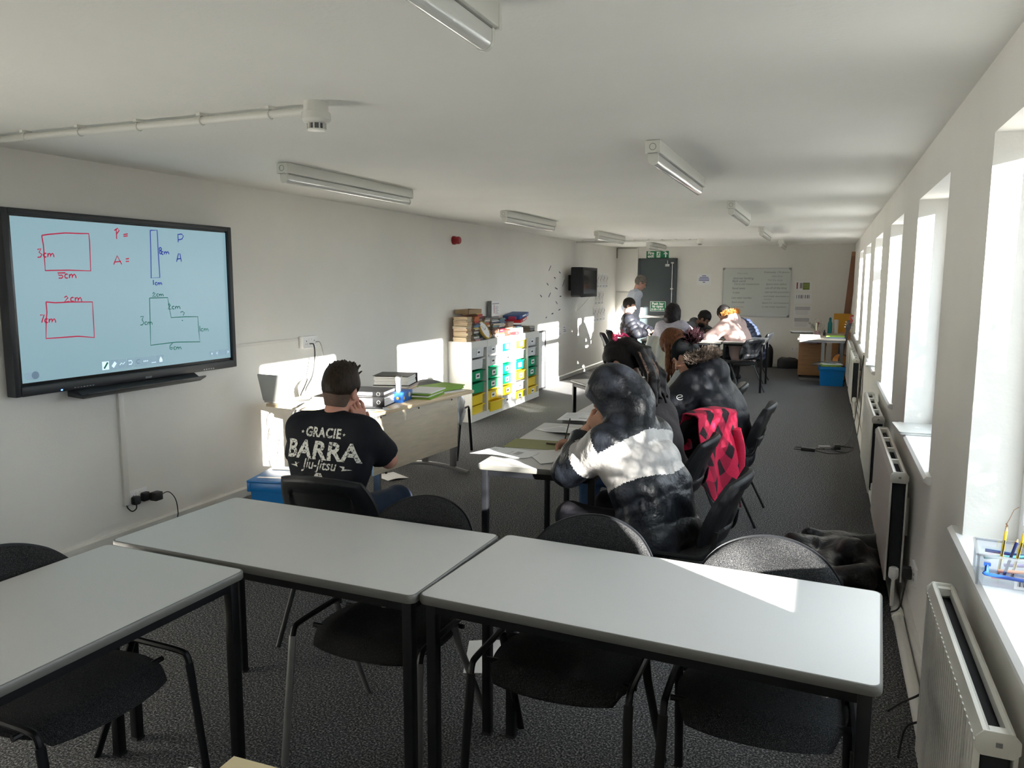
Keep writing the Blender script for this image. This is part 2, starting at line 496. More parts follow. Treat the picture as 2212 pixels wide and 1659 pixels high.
for s in (-1, 1):
    b.prism([(s * 0.055 - 0.012, -0.04), (s * 0.055 + 0.012, -0.04), (s * 0.055 + 0.012, -0.078), (s * 0.055 - 0.012, -0.078)], 0.0066, 0.0078, axes=lambda a, c, h: (a, -h, c))
    b.prism([(s * 0.14, -0.059), (s * 0.11, -0.04), (s * 0.11, -0.078)], 0.0066, 0.0078, axes=lambda a, c, h: (a, -h, c))
b.build('lettering', sw, t)

struct(MB().span((WXO, -1.0, -0.3), (3.3, -0.8, 4.2)).build('wall_sun_block', mat('sun_block_render', (0.5, 0.49, 0.46), 0.9)))  # unseen wall, added to block the sun from the window beside the camera
# outside ground and bare trees that dapple the sun
struct(MB().span((WXO, -60, -0.4), (70, 70, -0.3)).build('ground_outside', mat('pale_paving', (0.15, 0.145, 0.14), 0.9, var=0.2, scale=0.6)))
bark = mat('tree_bark', (0.06, 0.05, 0.04), 0.9)
def tree(x, y, h, seed, label, dense=4):
    r = random.Random(seed)
    b = MB()
    def grow(p, d, L, rad, lev):
        q = p + d * L
        mid = p + d * L * 0.5 + Vector((r.uniform(-1, 1), r.uniform(-1, 1), r.uniform(-1, 1))) * L * 0.07
        b.tube([p, mid, q], [rad, rad * 0.85, rad * 0.68], 7 if lev < 2 else 4, cap=False)
        if lev >= 6: return
        n = 3 if lev < dense else 2
        for k in range(n):
            a = r.uniform(0, 2 * PI)
            side = d.orthogonal().normalized()
            side = Quaternion(d, a) @ side
            sp = r.uniform(0.35, 0.85)
            nd = (d * math.cos(sp) + side * math.sin(sp) + Vector((0, 0, 0.12))).normalized()
            grow(p + d * L * r.uniform(0.6, 1.0), nd, L * r.uniform(0.62, 0.82), rad * 0.62, lev + 1)
    grow(Vector((0, 0, 0)), Vector((0, 0, 1)), h * 0.27, h * 0.02, 0)
    o = b.build('bare_tree', bark)
    o.location = (x, y, -0.3)
    tag(o, label, 'tree')
TREES = [(10.8, -0.2, 6.3, 8, 'bare winter tree standing between the other two outside', 6), (10.5, -2.4, 6.5, 3, 'bare winter tree nearest the school wall outside the windows'), (12.5, 2.9, 6.2, 5, 'smaller bare winter tree farther out behind the windows')]
for a in TREES: tree(*a)
def hedge(x, y, L, h, n, seed, label):
    r = random.Random(seed)
    b = MB()
    for _ in range(n):
        a = Vector((r.uniform(-0.3, 0.3), r.uniform(-L, L), r.uniform(0, h)))
        d = Vector((r.uniform(-1, 1), r.uniform(-1, 1), r.uniform(-0.3, 1.2))).normalized() * r.uniform(0.12, 0.3)
        w = r.uniform(0.004, 0.012)
        b.tube([a, a + d * 0.5 + Vector((0, 0, 0.02)), a + d], [w, w * 0.8, w * 0.4], 3, cap=False)
        c = a + d * r.uniform(0.4, 1)
        s2 = d.orthogonal().normalized() * r.uniform(0.012, 0.03)
        b._add([c - s2, c + d * 0.12, c + s2, c - d * 0.12], [(0, 1, 2, 3)])
    for k in range(5):
        yy = -L + 2 * L * (k + 0.5) / 5
        b.tube([(0, yy, 0), (0.05, yy + 0.05, h * 0.8)], [0.03, 0.012], 6)
    o = b.build('clipped_hedge', bark); o.location = (x, y, -0.3)
    tag(o, label, 'hedge')
hedge(3.6, 2.45, 0.9, 2.45, 4200, 1, 'twiggy hedge outside the second window')
hedge(3.6, 8.95, 0.5, 2.5, 1500, 4, 'added twiggy hedge outside the sixth window, dimming sun on the pink coat')  # hedge added to cut the direct sun on the pink coat
hedge(3.6, 0.82, 0.5, 2.5, 2900, 2, 'short thin hedge outside the nearest window')
hedge(3.6, 4.55, 0.8, 2.1, 1200, 3, 'twiggy hedge outside the third window')

# ------------------------------------------------------------------ interactive display on the left wall
D0, D1, Z0, Z1 = 2.842, 4.537, 1.022, 2.024
t = thing('interactive_display', (LW, (D0 + D1) / 2, Z0), 0, 'large black wall-mounted interactive display with coloured maths rectangles drawn on it', 'display')
dy = (D1 - D0) / 2; H = Z1 - Z0
dk = mat('display_casing', (0.016, 0.019, 0.023), 0.45)
b = MB()
X1 = 0.10
b.span((0.03, -dy, 0.0), (X1, -dy + 0.035, H)).span((0.03, dy - 0.035, 0), (X1, dy, H)).span((0.03, -dy + 0.035, H - 0.032), (X1, dy - 0.035, H))
b.build('casing', dk, t, bevel=0.006)
MB().span((0.02, -dy + 0.01, 0.01), (0.07, dy - 0.01, H - 0.01)).build('back_panel', dk, t)
MB().span((0.03, -dy + 0.035, 0.0), (X1 + 0.004, dy - 0.035, 0.052)).build('control_panel', dk, t, bevel=0.005)
SY0, SY1, SZ0, SZ1 = 2.898, 4.508, 1.092, 1.983
oy, oz = (D0 + D1) / 2, Z0
b = MB()
b.span((0.07, -dy + 0.035, 0.052), (0.082, SY0 - oy, H - 0.032)).span((0.07, SY1 - oy, 0.052), (0.082, dy - 0.035, H - 0.032))
b.span((0.07, SY0 - oy, 0.052), (0.082, SY1 - oy, SZ0 - oz)).span((0.07, SY0 - oy, SZ1 - oz), (0.082, SY1 - oy, H - 0.032))
b.build('bezel', M['gblack'], t)
scr = mat('lit_screen', (0.02, 0.03, 0.035), 0.3, spec=0.6, emit=((0.29, 0.475, 0.545), 0.42))
MB().span((0.068, SY0 - oy, SZ0 - oz), (0.075, SY1 - oy, SZ1 - oz)).build('screen', scr, t)
STR = [('r',[(3.079,1.889),(3.124,1.898),(3.226,1.911),(3.323,1.913),(3.377,1.916),(3.379,1.869),(3.374,1.701),(3.225,1.703),(3.085,1.699),(3.085,1.781),(3.085,1.835),(3.079,1.889)]),('r',[(3.047,1.812),(3.069,1.817),(3.056,1.797),(3.072,1.787),(3.063,1.772),(3.045,1.77)]),('r',[(3.098,1.791),(3.094,1.793),(3.09,1.793),(3.086,1.791),(3.082,1.787),(3.081,1.783),(3.082,1.778),(3.084,1.775),(3.088,1.773),(3.093,1.773),(3.097,1.775)]),('r',[(3.108,1.794),(3.106,1.773),(3.11,1.788),(3.119,1.794),(3.123,1.789),(3.122,1.774),(3.127,1.788),(3.137,1.794),(3.142,1.787),(3.144,1.774)]),('r',[(3.208,1.688),(3.159,1.686),(3.166,1.673),(3.185,1.675),(3.19,1.665),(3.182,1.658),(3.163,1.658)]),('r',[(3.222,1.678),(3.217,1.681),(3.212,1.681),(3.208,1.679),(3.204,1.674),(3.203,1.669),(3.203,1.664),(3.206,1.66),(3.211,1.658),(3.216,1.658),(3.22,1.661)]),('r',[(3.233,1.681),(3.231,1.658),(3.235,1.674),(3.246,1.681),(3.25,1.676),(3.249,1.658),(3.255,1.674),(3.265,1.681),(3.271,1.673),(3.274,1.658)]),('r',[(3.075,1.527),(3.132,1.521),(3.227,1.523),(3.371,1.52),(3.37,1.424),(3.368,1.311),(3.26,1.325),(3.179,1.325),(3.059,1.325),(3.067,1.416),(3.076,1.471),(3.075,1.527)]),('r',[(3.19,1.549),(3.204,1.557),(3.213,1.548),(3.189,1.525),(3.219,1.527)]),('r',[(3.249,1.546),(3.244,1.549),(3.239,1.549),(3.235,1.547),(3.231,1.543),(3.229,1.538),(3.23,1.533),(3.233,1.529),(3.238,1.527),(3.243,1.527),(3.247,1.529)]),('r',[(3.259,1.549),(3.258,1.526),(3.262,1.542),(3.272,1.548),(3.277,1.543),(3.276,1.525),(3.282,1.541),(3.292,1.548),(3.298,1.539),(3.3,1.525)]),('r',[(3.034,1.456),(3.058,1.457),(3.04,1.414)]),('r',[(3.077,1.432),(3.073,1.434),(3.068,1.435),(3.064,1.433),(3.061,1.429),(3.059,1.424),(3.06,1.419),(3.063,1.415),(3.067,1.413),(3.071,1.413),(3.076,1.415)]),('r',[(3.087,1.434),(3.085,1.412),(3.09,1.427),(3.099,1.433),(3.104,1.428),(3.102,1.411),(3.108,1.426),(3.118,1.432),(3.123,1.424),(3.125,1.41)]),('r',[(3.57,1.894),(3.571,1.953),(3.556,1.944),(3.581,1.959),(3.592,1.947),(3.569,1.921)]),('r',[(3.621,1.923),(3.654,1.93)]),('r',[(3.621,1.912),(3.653,1.918)]),('r',[(3.537,1.741),(3.566,1.795),(3.595,1.743)]),('r',[(3.541,1.756),(3.591,1.761)]),('r',[(3.627,1.776),(3.652,1.78)]),('r',[(3.626,1.761),(3.651,1.763)]),('b',[(3.829,1.961),(3.885,1.966),(3.884,1.845),(3.886,1.665),(3.815,1.661),(3.825,1.843),(3.829,1.961)]),('b',[(3.912,1.848),(3.91,1.842),(3.905,1.838),(3.899,1.838),(3.895,1.841),(3.894,1.847),(3.896,1.853),(3.901,1.856),(3.906,1.856),(3.911,1.853),(3.912,1.848)]),('b',[(3.912,1.827),(3.91,1.82),(3.905,1.816),(3.9,1.816),(3.896,1.82),(3.895,1.826),(3.897,1.833),(3.902,1.837),(3.907,1.837),(3.911,1.833),(3.912,1.827)]),('b',[(3.926,1.83),(3.922,1.831),(3.918,1.831),(3.914,1.83),(3.911,1.826),(3.909,1.823),(3.91,1.819),(3.913,1.816),(3.917,1.814),(3.921,1.814),(3.925,1.816)]),('b',[(3.936,1.832),(3.934,1.815),(3.938,1.827),(3.947,1.832),(3.951,1.828),(3.95,1.815),(3.955,1.827),(3.964,1.833),(3.969,1.827),(3.972,1.816)]),('b',[(3.831,1.649),(3.831,1.618)]),('b',[(3.86,1.631),(3.856,1.633),(3.852,1.633),(3.849,1.631),(3.846,1.629),(3.845,1.625),(3.846,1.622),(3.848,1.619),(3.851,1.618),(3.855,1.618),(3.859,1.619)]),('b',[(3.868,1.633),(3.867,1.617),(3.87,1.628),(3.877,1.632),(3.881,1.629),(3.88,1.617),(3.885,1.628),(3.892,1.632),(3.897,1.627),(3.899,1.617)]),('b',[(4.057,1.897),(4.058,1.942),(4.054,1.947),(4.09,1.953),(4.106,1.94),(4.091,1.92),(4.06,1.913)]),('b',[(4.034,1.769),(4.054,1.823),(4.067,1.821),(4.076,1.771)]),('b',[(4.038,1.787),(4.076,1.791)]),('g',[(3.793,1.535),(3.942,1.535),(3.949,1.481),(3.962,1.403),(4.08,1.404),(4.199,1.4),(4.201,1.302),(4.208,1.226),(3.991,1.239),(3.781,1.234),(3.786,1.366),(3.793,1.535)]),('g',[(3.819,1.561),(3.83,1.571),(3.84,1.563),(3.816,1.543),(3.844,1.545)]),('g',[(3.866,1.558),(3.863,1.56),(3.859,1.56),(3.855,1.559),(3.852,1.556),(3.851,1.552),(3.852,1.549),(3.854,1.546),(3.857,1.545),(3.862,1.545),(3.865,1.546)]),('g',[(3.874,1.56),(3.873,1.544),(3.877,1.555),(3.885,1.559),(3.888,1.556),(3.887,1.544),(3.892,1.555),(3.9,1.559),(3.905,1.554),(3.907,1.544)]),('g',[(3.942,1.486),(3.953,1.495),(3.961,1.485),(3.94,1.46),(3.968,1.46)]),('g',[(3.993,1.475),(3.989,1.477),(3.984,1.478),(3.98,1.476),(3.976,1.473),(3.975,1.469),(3.976,1.464),(3.979,1.461),(3.983,1.459),(3.988,1.459),(3.992,1.461)]),('g',[(4.004,1.477),(4.002,1.458),(4.006,1.471),(4.016,1.476),(4.02,1.472),(4.019,1.458),(4.025,1.471),(4.035,1.476),(4.041,1.469),(4.043,1.457)]),('g',[(3.713,1.419),(3.737,1.421),(3.724,1.399),(3.737,1.38),(3.723,1.367),(3.708,1.368)]),('g',[(3.76,1.383),(3.756,1.385),(3.752,1.385),(3.748,1.383),(3.745,1.38),(3.744,1.377),(3.744,1.373),(3.747,1.37),(3.751,1.368),(3.755,1.368),(3.759,1.369)]),('g',[(3.769,1.384),(3.767,1.367),(3.771,1.379),(3.779,1.383),(3.783,1.379),(3.782,1.366),(3.787,1.378),(3.796,1.382),(3.801,1.376),(3.803,1.365)]),('g',[(4.044,1.435),(4.062,1.44),(4.08,1.431),(4.065,1.413)]),('g',[(4.052,1.382),(4.063,1.379)]),('g',[(4.213,1.336),(4.213,1.299)]),('g',[(4.241,1.314),(4.237,1.316),(4.232,1.316),(4.227,1.315),(4.224,1.312),(4.223,1.308),(4.223,1.304),(4.226,1.301),(4.231,1.299),(4.235,1.298),(4.24,1.3)]),('g',[(4.251,1.316),(4.25,1.297),(4.254,1.31),(4.264,1.314),(4.268,1.31),(4.267,1.296),(4.273,1.309),(4.283,1.313),(4.288,1.307),(4.291,1.295)]),('g',[(3.961,1.234),(3.938,1.218),(3.937,1.199),(3.951,1.193),(3.961,1.203),(3.942,1.209)]),('g',[(3.987,1.207),(3.983,1.209),(3.978,1.209),(3.974,1.208),(3.971,1.205),(3.969,1.201),(3.97,1.197),(3.973,1.194),(3.977,1.191),(3.981,1.191),(3.986,1.193)]),('g',[(3.996,1.208),(3.995,1.19),(3.999,1.202),(4.008,1.206),(4.012,1.202),(4.011,1.188),(4.017,1.201),(4.026,1.205),(4.032,1.198),(4.034,1.187)])]
cols = {'r': emis('screen_red', (0.36, 0.01, 0.05), 0.42), 'b': emis('screen_blue', (0.02, 0.035, 0.28), 0.4), 'g': emis('screen_green', (0.0, 0.10, 0.07), 0.4)}
hw = {}
for k, (c, pts) in enumerate(STR):
    shape = len(pts) >= 7 and pts[0] == pts[-1] and max(p[1] for p in pts) - min(p[1] for p in pts) > 0.14
    b = MB() if shape else hw.setdefault(c, MB())
    b.ribbon([(p[0] - oy, p[1] - oz) for p in pts], 0.0072 if c != 'g' else 0.0056, lambda a, z: (0.0765, a, z))
    if shape: b.build('drawn_shape', cols[c], t)
for c, b in hw.items(): b.build('handwriting', cols[c], t)
ig = emis('screen_icon_grey', (0.16, 0.24, 0.30), 0.6)
iw = emis('screen_icon_white', (0.42, 0.55, 0.62), 0.8)
imats = [ig, iw, cols['g'], emis('screen_icon_dark', (0.09, 0.14, 0.19), 0.6)]
b = MB()
Q = lambda y0, z0, y1, z1, x, mi: b.span((0.0752, y0 - oy, z0 - oz), (x, y1 - oy, z1 - oz), mi)
for k, y in enumerate((3.433, 3.494, 3.554, 3.614, 3.675, 3.734, 3.797, 3.856)):
    b = MB()
    Q(y - 0.027, 1.109, y + 0.027, 1.165, 0.0762, 0)
    if k == 0:
        Q(y - 0.024, 1.112, y + 0.024, 1.162, 0.0766, 1)
        b.ribbon([(y - 0.012 - oy, 1.12 - oz), (y + 0.016 - oy, 1.155 - oz)], 0.011, lambda a, z: (0.077, a, z), 2)
    elif k == 1: b.ribbon([(y - 0.012 - oy, 1.124 - oz), (y + 0.012 - oy, 1.15 - oz)], 0.02, lambda a, z: (0.0768, a, z), 1)
    elif k == 2: b.ribbon([(y - 0.02 - oy, 1.13 - oz), (y - 0.006 - oy, 1.143 - oz), (y + 0.004 - oy, 1.133 - oz), (y + 0.02 - oy, 1.146 - oz)], 0.004, lambda a, z: (0.0768, a, z), 1)
    elif k in (3, 4):
        pts = [(y - 0.014 - oy, 1.15 - oz), (y + 0.008 - oy, 1.15 - oz), (y + 0.015 - oy, 1.14 - oz), (y + 0.008 - oy, 1.128 - oz), (y - 0.012 - oy, 1.128 - oz)]
        b.ribbon(pts if k == 3 else [(2 * (y - oy) - a, c) for a, c in pts], 0.006, lambda a, z: (0.0768, a, z), 1 if k == 3 else 3)
    elif k == 5:
        for q in (-0.014, 0, 0.014): Q(y + q - 0.004, 1.133, y + q + 0.004, 1.141, 0.0768, 1)
    elif k == 6: Q(y - 0.018, 1.12, y + 0.018, 1.124, 0.0768, 1)
    else: b.prism([(y - 0.012 - oy, 1.12 - oz), (y + 0.013 - oy, 1.12 - oz), (y + 0.013 - oy, 1.136 - oz), (y - oy, 1.156 - oz), (y - 0.012 - oy, 1.136 - oz)], 0.0764, 0.0768, 1, axes=lambda a, z, h: (h, a, z))
    b.build('toolbar_button', imats, t)
for k, y in enumerate((4.315, 4.365, 4.419, 4.476)):
    b = MB(); w = 0.03 if k == 2 else 0.021
    Q(y - w, 1.112, y + w, 1.155, 0.0762, 0)
    if k != 2: add_text(b, '+<*>'[k], 0.035, lambda a, c, y=y: (0.0768, a + y - oy, c + 1.122 - oz), 1)
    b.build('page_button', imats, t)
b = MB()
b.prism(rrect(2.902 + 0.015 - oy, 1.108 - oz, 3.0 - oy, 1.15 - oz, 0.02), 0.0752, 0.0762, 0, axes=lambda a, z, h: (h, a, z))
b.lathe([(0.022, 0), (0.022, 0.001)], (0.0762, 2.98 - oy, 1.129 - oz), 16, 3, M3=Matrix.Rotation(PI / 2, 3, 'Y'))
b.build('toggle_switch', imats, t)
b = MB()
add_text(b, 'SHARP', 0.017, lambda x, y: (X1 + 0.0052, x + 3.724 - oy, y + 1.03 - oz), bold=0.0006)
for k in range(7): b.span((X1 + 0.004, 3.19 + k * 0.02 - oy, 1.033 - oz), (X1 + 0.005, 3.202 + k * 0.02 - oy, 1.037 - oz))
for k in range(5): b.span((X1 + 0.004, 4.2 + k * 0.022 - oy, 1.03 - oz), (X1 + 0.005, 4.212 + k * 0.022 - oy, 1.038 - oz))
b.build('panel_marks', mat('panel_mark_grey', (0.4, 0.42, 0.43), 0.5), t)
MB().span((X1 + 0.004, 3.105 - oy, 1.029 - oz), (X1 + 0.0055, 3.116 - oy, 1.036 - oz)).build('power_light', emis('blue_led', (0.1, 0.25, 1.0), 3.0), t)
# pen tray under the casing
b = MB()
b.prism([(0.03, 0.0), (0.10, 0.0), (0.15, -0.03), (0.2, -0.012), (0.205, -0.022), (0.15, -0.052), (0.03, -0.045)], 3.20 - oy, 4.12 - oy, axes=lambda a, c, h: (a, h, c))
b.build('pen_tray', dk, t, bevel=0.006)
MB().span((0.13, 3.70 - oy, -0.036), (0.155, 3.75 - oy, -0.03)).build('tray_plate', mat('tray_plate', (0.2, 0.2, 0.2), 0.5), t)

# cable trunking, sockets, plugs on the left wall
tk = mat('trunking_plastic', (0.72, 0.70, 0.66), 0.4)
o = MB().span((0, -0.02, 0), (0.02, 0.02, 0.75)).build('vertical_trunking', tk, bevel=0.003); o.location = (LW, 3.58, 0.225)
tag(o, 'white vertical cable trunking under the wall display', 'trunking')
o = MB().span((0, 0, 0), (0.014, 0.84, 0.022)).build('horizontal_trunking', tk, bevel=0.003); o.location = (LW, 4.54, 1.15)
tag(o, 'white horizontal cable trunking between display and raised wall socket', 'trunking')
def outlet(name, loc, w, h, dep, label, rz=0.0, dark_rim=False):
    """double wall socket facing +x"""
    t = thing(name, loc, rz, label, 'socket')
    MB().prism(rrect(-w / 2, -h / 2, w / 2, h / 2, 0.006), 0, dep, axes=lambda a, c, hh: (hh, a, c)).build('plate', M['upvc'], t, bevel=0.002)
    b = MB()
    for s in (-1, 1):
        b.span((dep, s * w * 0.27 - 0.004, 0.004), (dep + 0.001, s * w * 0.27 + 0.004, 0.014))
        b.span((dep, s * w * 0.27 - 0.013, -0.018), (dep + 0.001, s * w * 0.27 - 0.007, -0.013)).span((dep, s * w * 0.27 + 0.007, -0.018), (dep + 0.001, s * w * 0.27 + 0.013, -0.013))
    b.build('pin_holes', M['dark'], t)
    for s in (-1, 1):
        MB().box((dep + 0.002, s * 0.015, h * 0.22), (0.006, 0.011, 0.02)).build('switch', M['upvc'], t)
    return t
outlet('wall_socket', (LW, 3.672, 0.26), 0.146, 0.1, 0.012, 'white double wall socket at the foot of the vertical trunking')
outlet('raised_wall_socket', (LW, 5.50, 1.133), 0.20, 0.1, 0.045, 'white surface-mounted socket box on the wall above the laptop desk')
outlet('low_wall_socket', (LW, 11.95, 0.33), 0.146, 0.09, 0.012, 'small wall socket in the sunlit patch beyond the storage units')
t = thing('mains_plug', (LW + 0.012, 3.635, 0.245), 0, 'black mains plug in the socket half beside the trunking', 'plug')
MB().prism(rrect(-0.025, -0.028, 0.025, 0.026, 0.012), 0.001, 0.034, axes=lambda a, c, h: (h, a, c)).build('body', M['black'], t, bevel=0.004)
MB().tube(bez([(0.02, 0.0, -0.025), (0.02, -0.005, -0.055), (0.012, -0.03, -0.066), (0.006, -0.055, -0.04), (0.002, -0.06, -0.02)], 6), 0.004, 8).build('lead', M['cable'], t, smooth=True)
t = thing('power_adapter', (LW + 0.012, 3.715, 0.25), 0, 'chunky black power adapter plugged in beside the mains plug', 'adapter')
MB().prism(rrect(-0.03, -0.028, 0.022, 0.03, 0.008), 0.001, 0.03, axes=lambda a, c, h: (h, a, c)).build('plug_face', M['black'], t, bevel=0.003)
MB().box((0.06, 0.045, -0.004), (0.055, 0.062, 0.056)).build('body', M['black'], t, bevel=0.006)
MB().tube(bez([(0.07, 0.075, 0.0), (0.08, 0.13, 0.004), (0.085, 0.18, -0.06), (0.08, 0.2, -0.16), (0.06, 0.21, -0.235), (0.05, 0.35, -0.245)], 6), 0.0032, 8).build('lead', M['cable'], t, smooth=True)

# ------------------------------------------------------------------ ceiling fittings
acry = mat('prismatic_cover', (0.72, 0.73, 0.70), 0.12, spec=0.8, coat=0.6)
lw = mat('luminaire_white', (0.72, 0.72, 0.67), 0.4)
def light_fitting():
    t = thing('fluorescent_light')
    MB().span((-0.035, -0.76, -0.062), (0.035, 0.76, 0)).build('housing', lw, t, bevel=0.004)
    for s in (-1, 1):
        c = MB()
        c.prism([(-0.037, -0.005), (-0.037, -0.066), (0.037, -0.066), (0.037, -0.005)], s * 0.755, s * 0.768, axes=lambda a, z, h: (a, h, z))
        c.prism([(-0.026, -0.066)] + [(0.026 * math.cos(a), -0.094 + 0.026 * math.sin(a)) for a in [PI + PI * k / 10 for k in range(11)]] + [(0.026, -0.066)], s * 0.735, s * 0.75, axes=lambda a, z, h: (a, h, z))
        e = c.build('end_cap', lw, t)
        ring = MB()
        ring.tube([(0.016 * math.cos(2 * PI * k / 18), s * 0.769, -0.034 + 0.016 * math.sin(2 * PI * k / 18)) for k in range(19)], 0.0014, 5, cap=False)
        ring.span((-0.025, s * 0.768, -0.0655), (0.025, s * 0.7695, -0.063))
        ring.build('knockout_ring', mat('knockout_grey', (0.25, 0.25, 0.23), 0.6), e)
    MB().prism([(-0.024, -0.062)] + [(0.024 * math.cos(a), -0.094 + 0.024 * math.sin(a)) for a in [PI + PI * k / 12 for k in range(13)]] + [(0.024, -0.062)], -0.735, 0.735, axes=lambda a, z, h: (a, h, z)).build('tube_cover', acry, t, smooth=True, angle=60)
    MB().span((-0.0265, -0.735, -0.069), (0.0265, 0.735, -0.064)).build('cover_seam', mat('knockout_grey', (0.25, 0.25, 0.23), 0.6), t)
    return t
Lp = light_fitting()
LIGHTS = [(-3.04, 4.68, 'long white fluorescent batten nearest the wall display'), (-0.835, 4.72, 'white fluorescent batten before the second window'), (-0.835, 1.15, 'white fluorescent batten cut off by the top of the picture'),
          (-3.02, 8.08, 'white fluorescent batten above the red alarm sounder'), (-3.02, 11.48, 'white fluorescent batten before the wall conduit across the ceiling'), (-3.0, 14.78, 'white fluorescent batten just before the fire exit sign'),
          (-0.81, 7.9, 'white fluorescent batten second along the window-side row'), (-0.81, 11.3, 'white fluorescent batten third along the window-side row'), (-0.76, 14.75, 'white fluorescent batten nearest the end whiteboard')]
for k, (x, y, lb) in enumerate(LIGHTS):
    if k == 0:
        tag(Lp, lb, 'ceiling light', 'ceiling lights'); Lp.location = (x, y, CE)
    else: dup(Lp, (x, y, CE), 0, lb, 'ceiling lights')
def detector(x, y, label):
    t = thing('smoke_detector', (x, y, CE), 0, label, 'smoke detector')
    MB().lathe([(0.048, 0), (0.048, -0.04), (0.045, -0.043)], n=28).build('mounting_base', lw, t, smooth=True)
    MB().lathe([(0.056, -0.042), (0.057, -0.068), (0.05, -0.078), (0.04, -0.082)], n=28).build('sensor_head', lw, t, smooth=True)
    b = MB()
    for k in range(10):
        a = 2 * PI * k / 10
        b.box((0.034 * math.cos(a), 0.034 * math.sin(a), -0.093), (0.008, 0.004, 0.024), rot=a)
    b.lathe([(0.036, -0.104), (0.034, -0.11), (0.02, -0.112)], n=24)
    b.build('grille', lw, t, smooth=True)
    MB().lathe([(0.027, -0.08), (0.027, -0.105)], n=16).build('sensor_chamber', mat('grey_sensor', (0.15, 0.15, 0.16), 0.6), t)
    return t
detector(-1.9, 2.67, 'white round smoke detector at the end of the nearer ceiling conduit')
detector(-1.97, 13.2, 'small white smoke detector on the far ceiling conduit')
def conduit(x0, x1, y, n, label):
    t = thing('ceiling_conduit', ((x0 + x1) / 2, y, CE), 0, label, 'conduit')
    L = (x1 - x0) / 2
    MB().cyl((-L, 0, -0.028), (L, 0, -0.028), 0.0165, 12).build('pipe', lw, t, smooth=True)
    for k in range(n):
        xx = -L + (k + 0.5) * 2 * L / n
        b = MB().tube([(xx, 0.019 * math.cos(a), -0.028 + 0.019 * math.sin(a)) for a in [PI * q / 5 for q in range(11)]], 0.003, 5, cap=False)
        b.box((xx, 0.0, -0.006), (0.02, 0.05, 0.012))
        b.build('saddle_clip', lw, t)
conduit(LW + 0.01, -1.95, 2.68, 6, 'white conduit with saddle clips crossing the near ceiling')
conduit(LW + 0.005, -2.02, 13.2, 9, 'thin white conduit crossing the far ceiling near the end wall')
t = thing('alarm_sounder', (LW, 8.35, 2.117), 0, 'red fire alarm sounder high on the wall above the books', 'alarm')
M3 = Matrix.Rotation(PI / 2, 3, 'Y')
MB().lathe([(0.05, 0), (0.05, 0.025), (0.047, 0.03)], n=28, M3=M3).build('base', M['red'], t, smooth=True)
MB().lathe([(0.043, 0.03), (0.044, 0.075), (0.036, 0.09), (0.015, 0.094)], n=28, M3=M3).build('sounder_head', M['red'], t, smooth=True)

# ------------------------------------------------------------------ television and paper on the left wall
t = thing('wall_television', (LW, 12.9, 1.39), 0, 'black flat television on a bracket on the sunlit wall', 'television')
MB().span((0.0, -0.12, 0.1), (0.06, 0.12, 0.36)).span((0.06, -0.04, 0.18), (0.16, 0.04, 0.28)).build('wall_bracket', M['black'], t)
MB().prism(rrect(-0.43, 0, 0.43, 0.49, 0.03), 0.14, 0.31, axes=lambda a, c, h: (h, a, c)).build('casing', M['plastic'], t, bevel=0.012)
MB().prism(rrect(-0.435, -0.005, 0.435, 0.485, 0.012), 0.31, 0.35, axes=lambda a, c, h: (h, a, c)).build('bezel', M['plastic'], t, bevel=0.004)
MB().span((0.35, -0.395, 0.05), (0.352, 0.395, 0.44)).build('screen', mat('dark_tv_screen', (0.006, 0.009, 0.013), 0.12), t)
MB().tube(bez([(0.26, -0.1, 0.0), (0.2, -0.22, -0.13), (0.14, -0.1, -0.25), (0.2, 0.12, -0.14), (0.3, 0.2, 0.0)], 8), 0.006, 8).build('lead', M['wcable'], t, smooth=True)
MB().tube(bez([(0.2, -0.05, 0.0), (0.05, -0.06, -0.25), (0.012, -0.06, -0.55)], 6), 0.005, 8).build('lead', M['wcable'], t, smooth=True)
outlet('small_wall_switch', (LW, 12.98, 0.79), 0.06, 0.06, 0.012, 'tiny wall outlet below the television in the sunlit patch')

def print_mat(name, ground, inkc, scale, th=0.5, stretch=(1, 1, 1)):
    """flat print on paper: blotchy line pattern"""
    if name in _mats: return _mats[name]
    m = mat(name, ground, 0.8, spec=0.2)
    nt = m.node_tree; bs = nt.nodes['Principled BSDF']
    tc = nt.nodes.new('ShaderNodeTexCoord'); mp = nt.nodes.new('ShaderNodeMapping'); mp.inputs['Scale'].default_value = stretch
    vz = nt.nodes.new('ShaderNodeTexNoise'); vz.inputs['Scale'].default_value = scale; vz.inputs['Detail'].default_value = 2
    rp = nt.nodes.new('ShaderNodeValToRGB')
    rp.color_ramp.elements[0].position = th; rp.color_ramp.elements[1].position = th + 0.06
    rp.color_ramp.elements[0].color = (*ground, 1); rp.color_ramp.elements[1].color = (*inkc, 1)
    nt.links.new(tc.outputs['Object'], mp.inputs[0]); nt.links.new(mp.outputs[0], vz.inputs['Vector'])
    nt.links.new(vz.outputs['Fac'], rp.inputs[0]); nt.links.new(rp.outputs[0], bs.inputs['Base Color'])
    return m
pw = (0.74, 0.73, 0.72)
fig = print_mat('figure_print', pw, (0.08, 0.07, 0.09), 16, 0.56, (1, 2.0, 0.7))
fig2 = print_mat('pale_figure_print', pw, (0.4, 0.3, 0.28), 12, 0.55, (1, 1.5, 1))
row = ['top', 'middle', 'bottom']; colw = ['beside the television', 'second from the television', 'third from the television', 'nearest the corner']
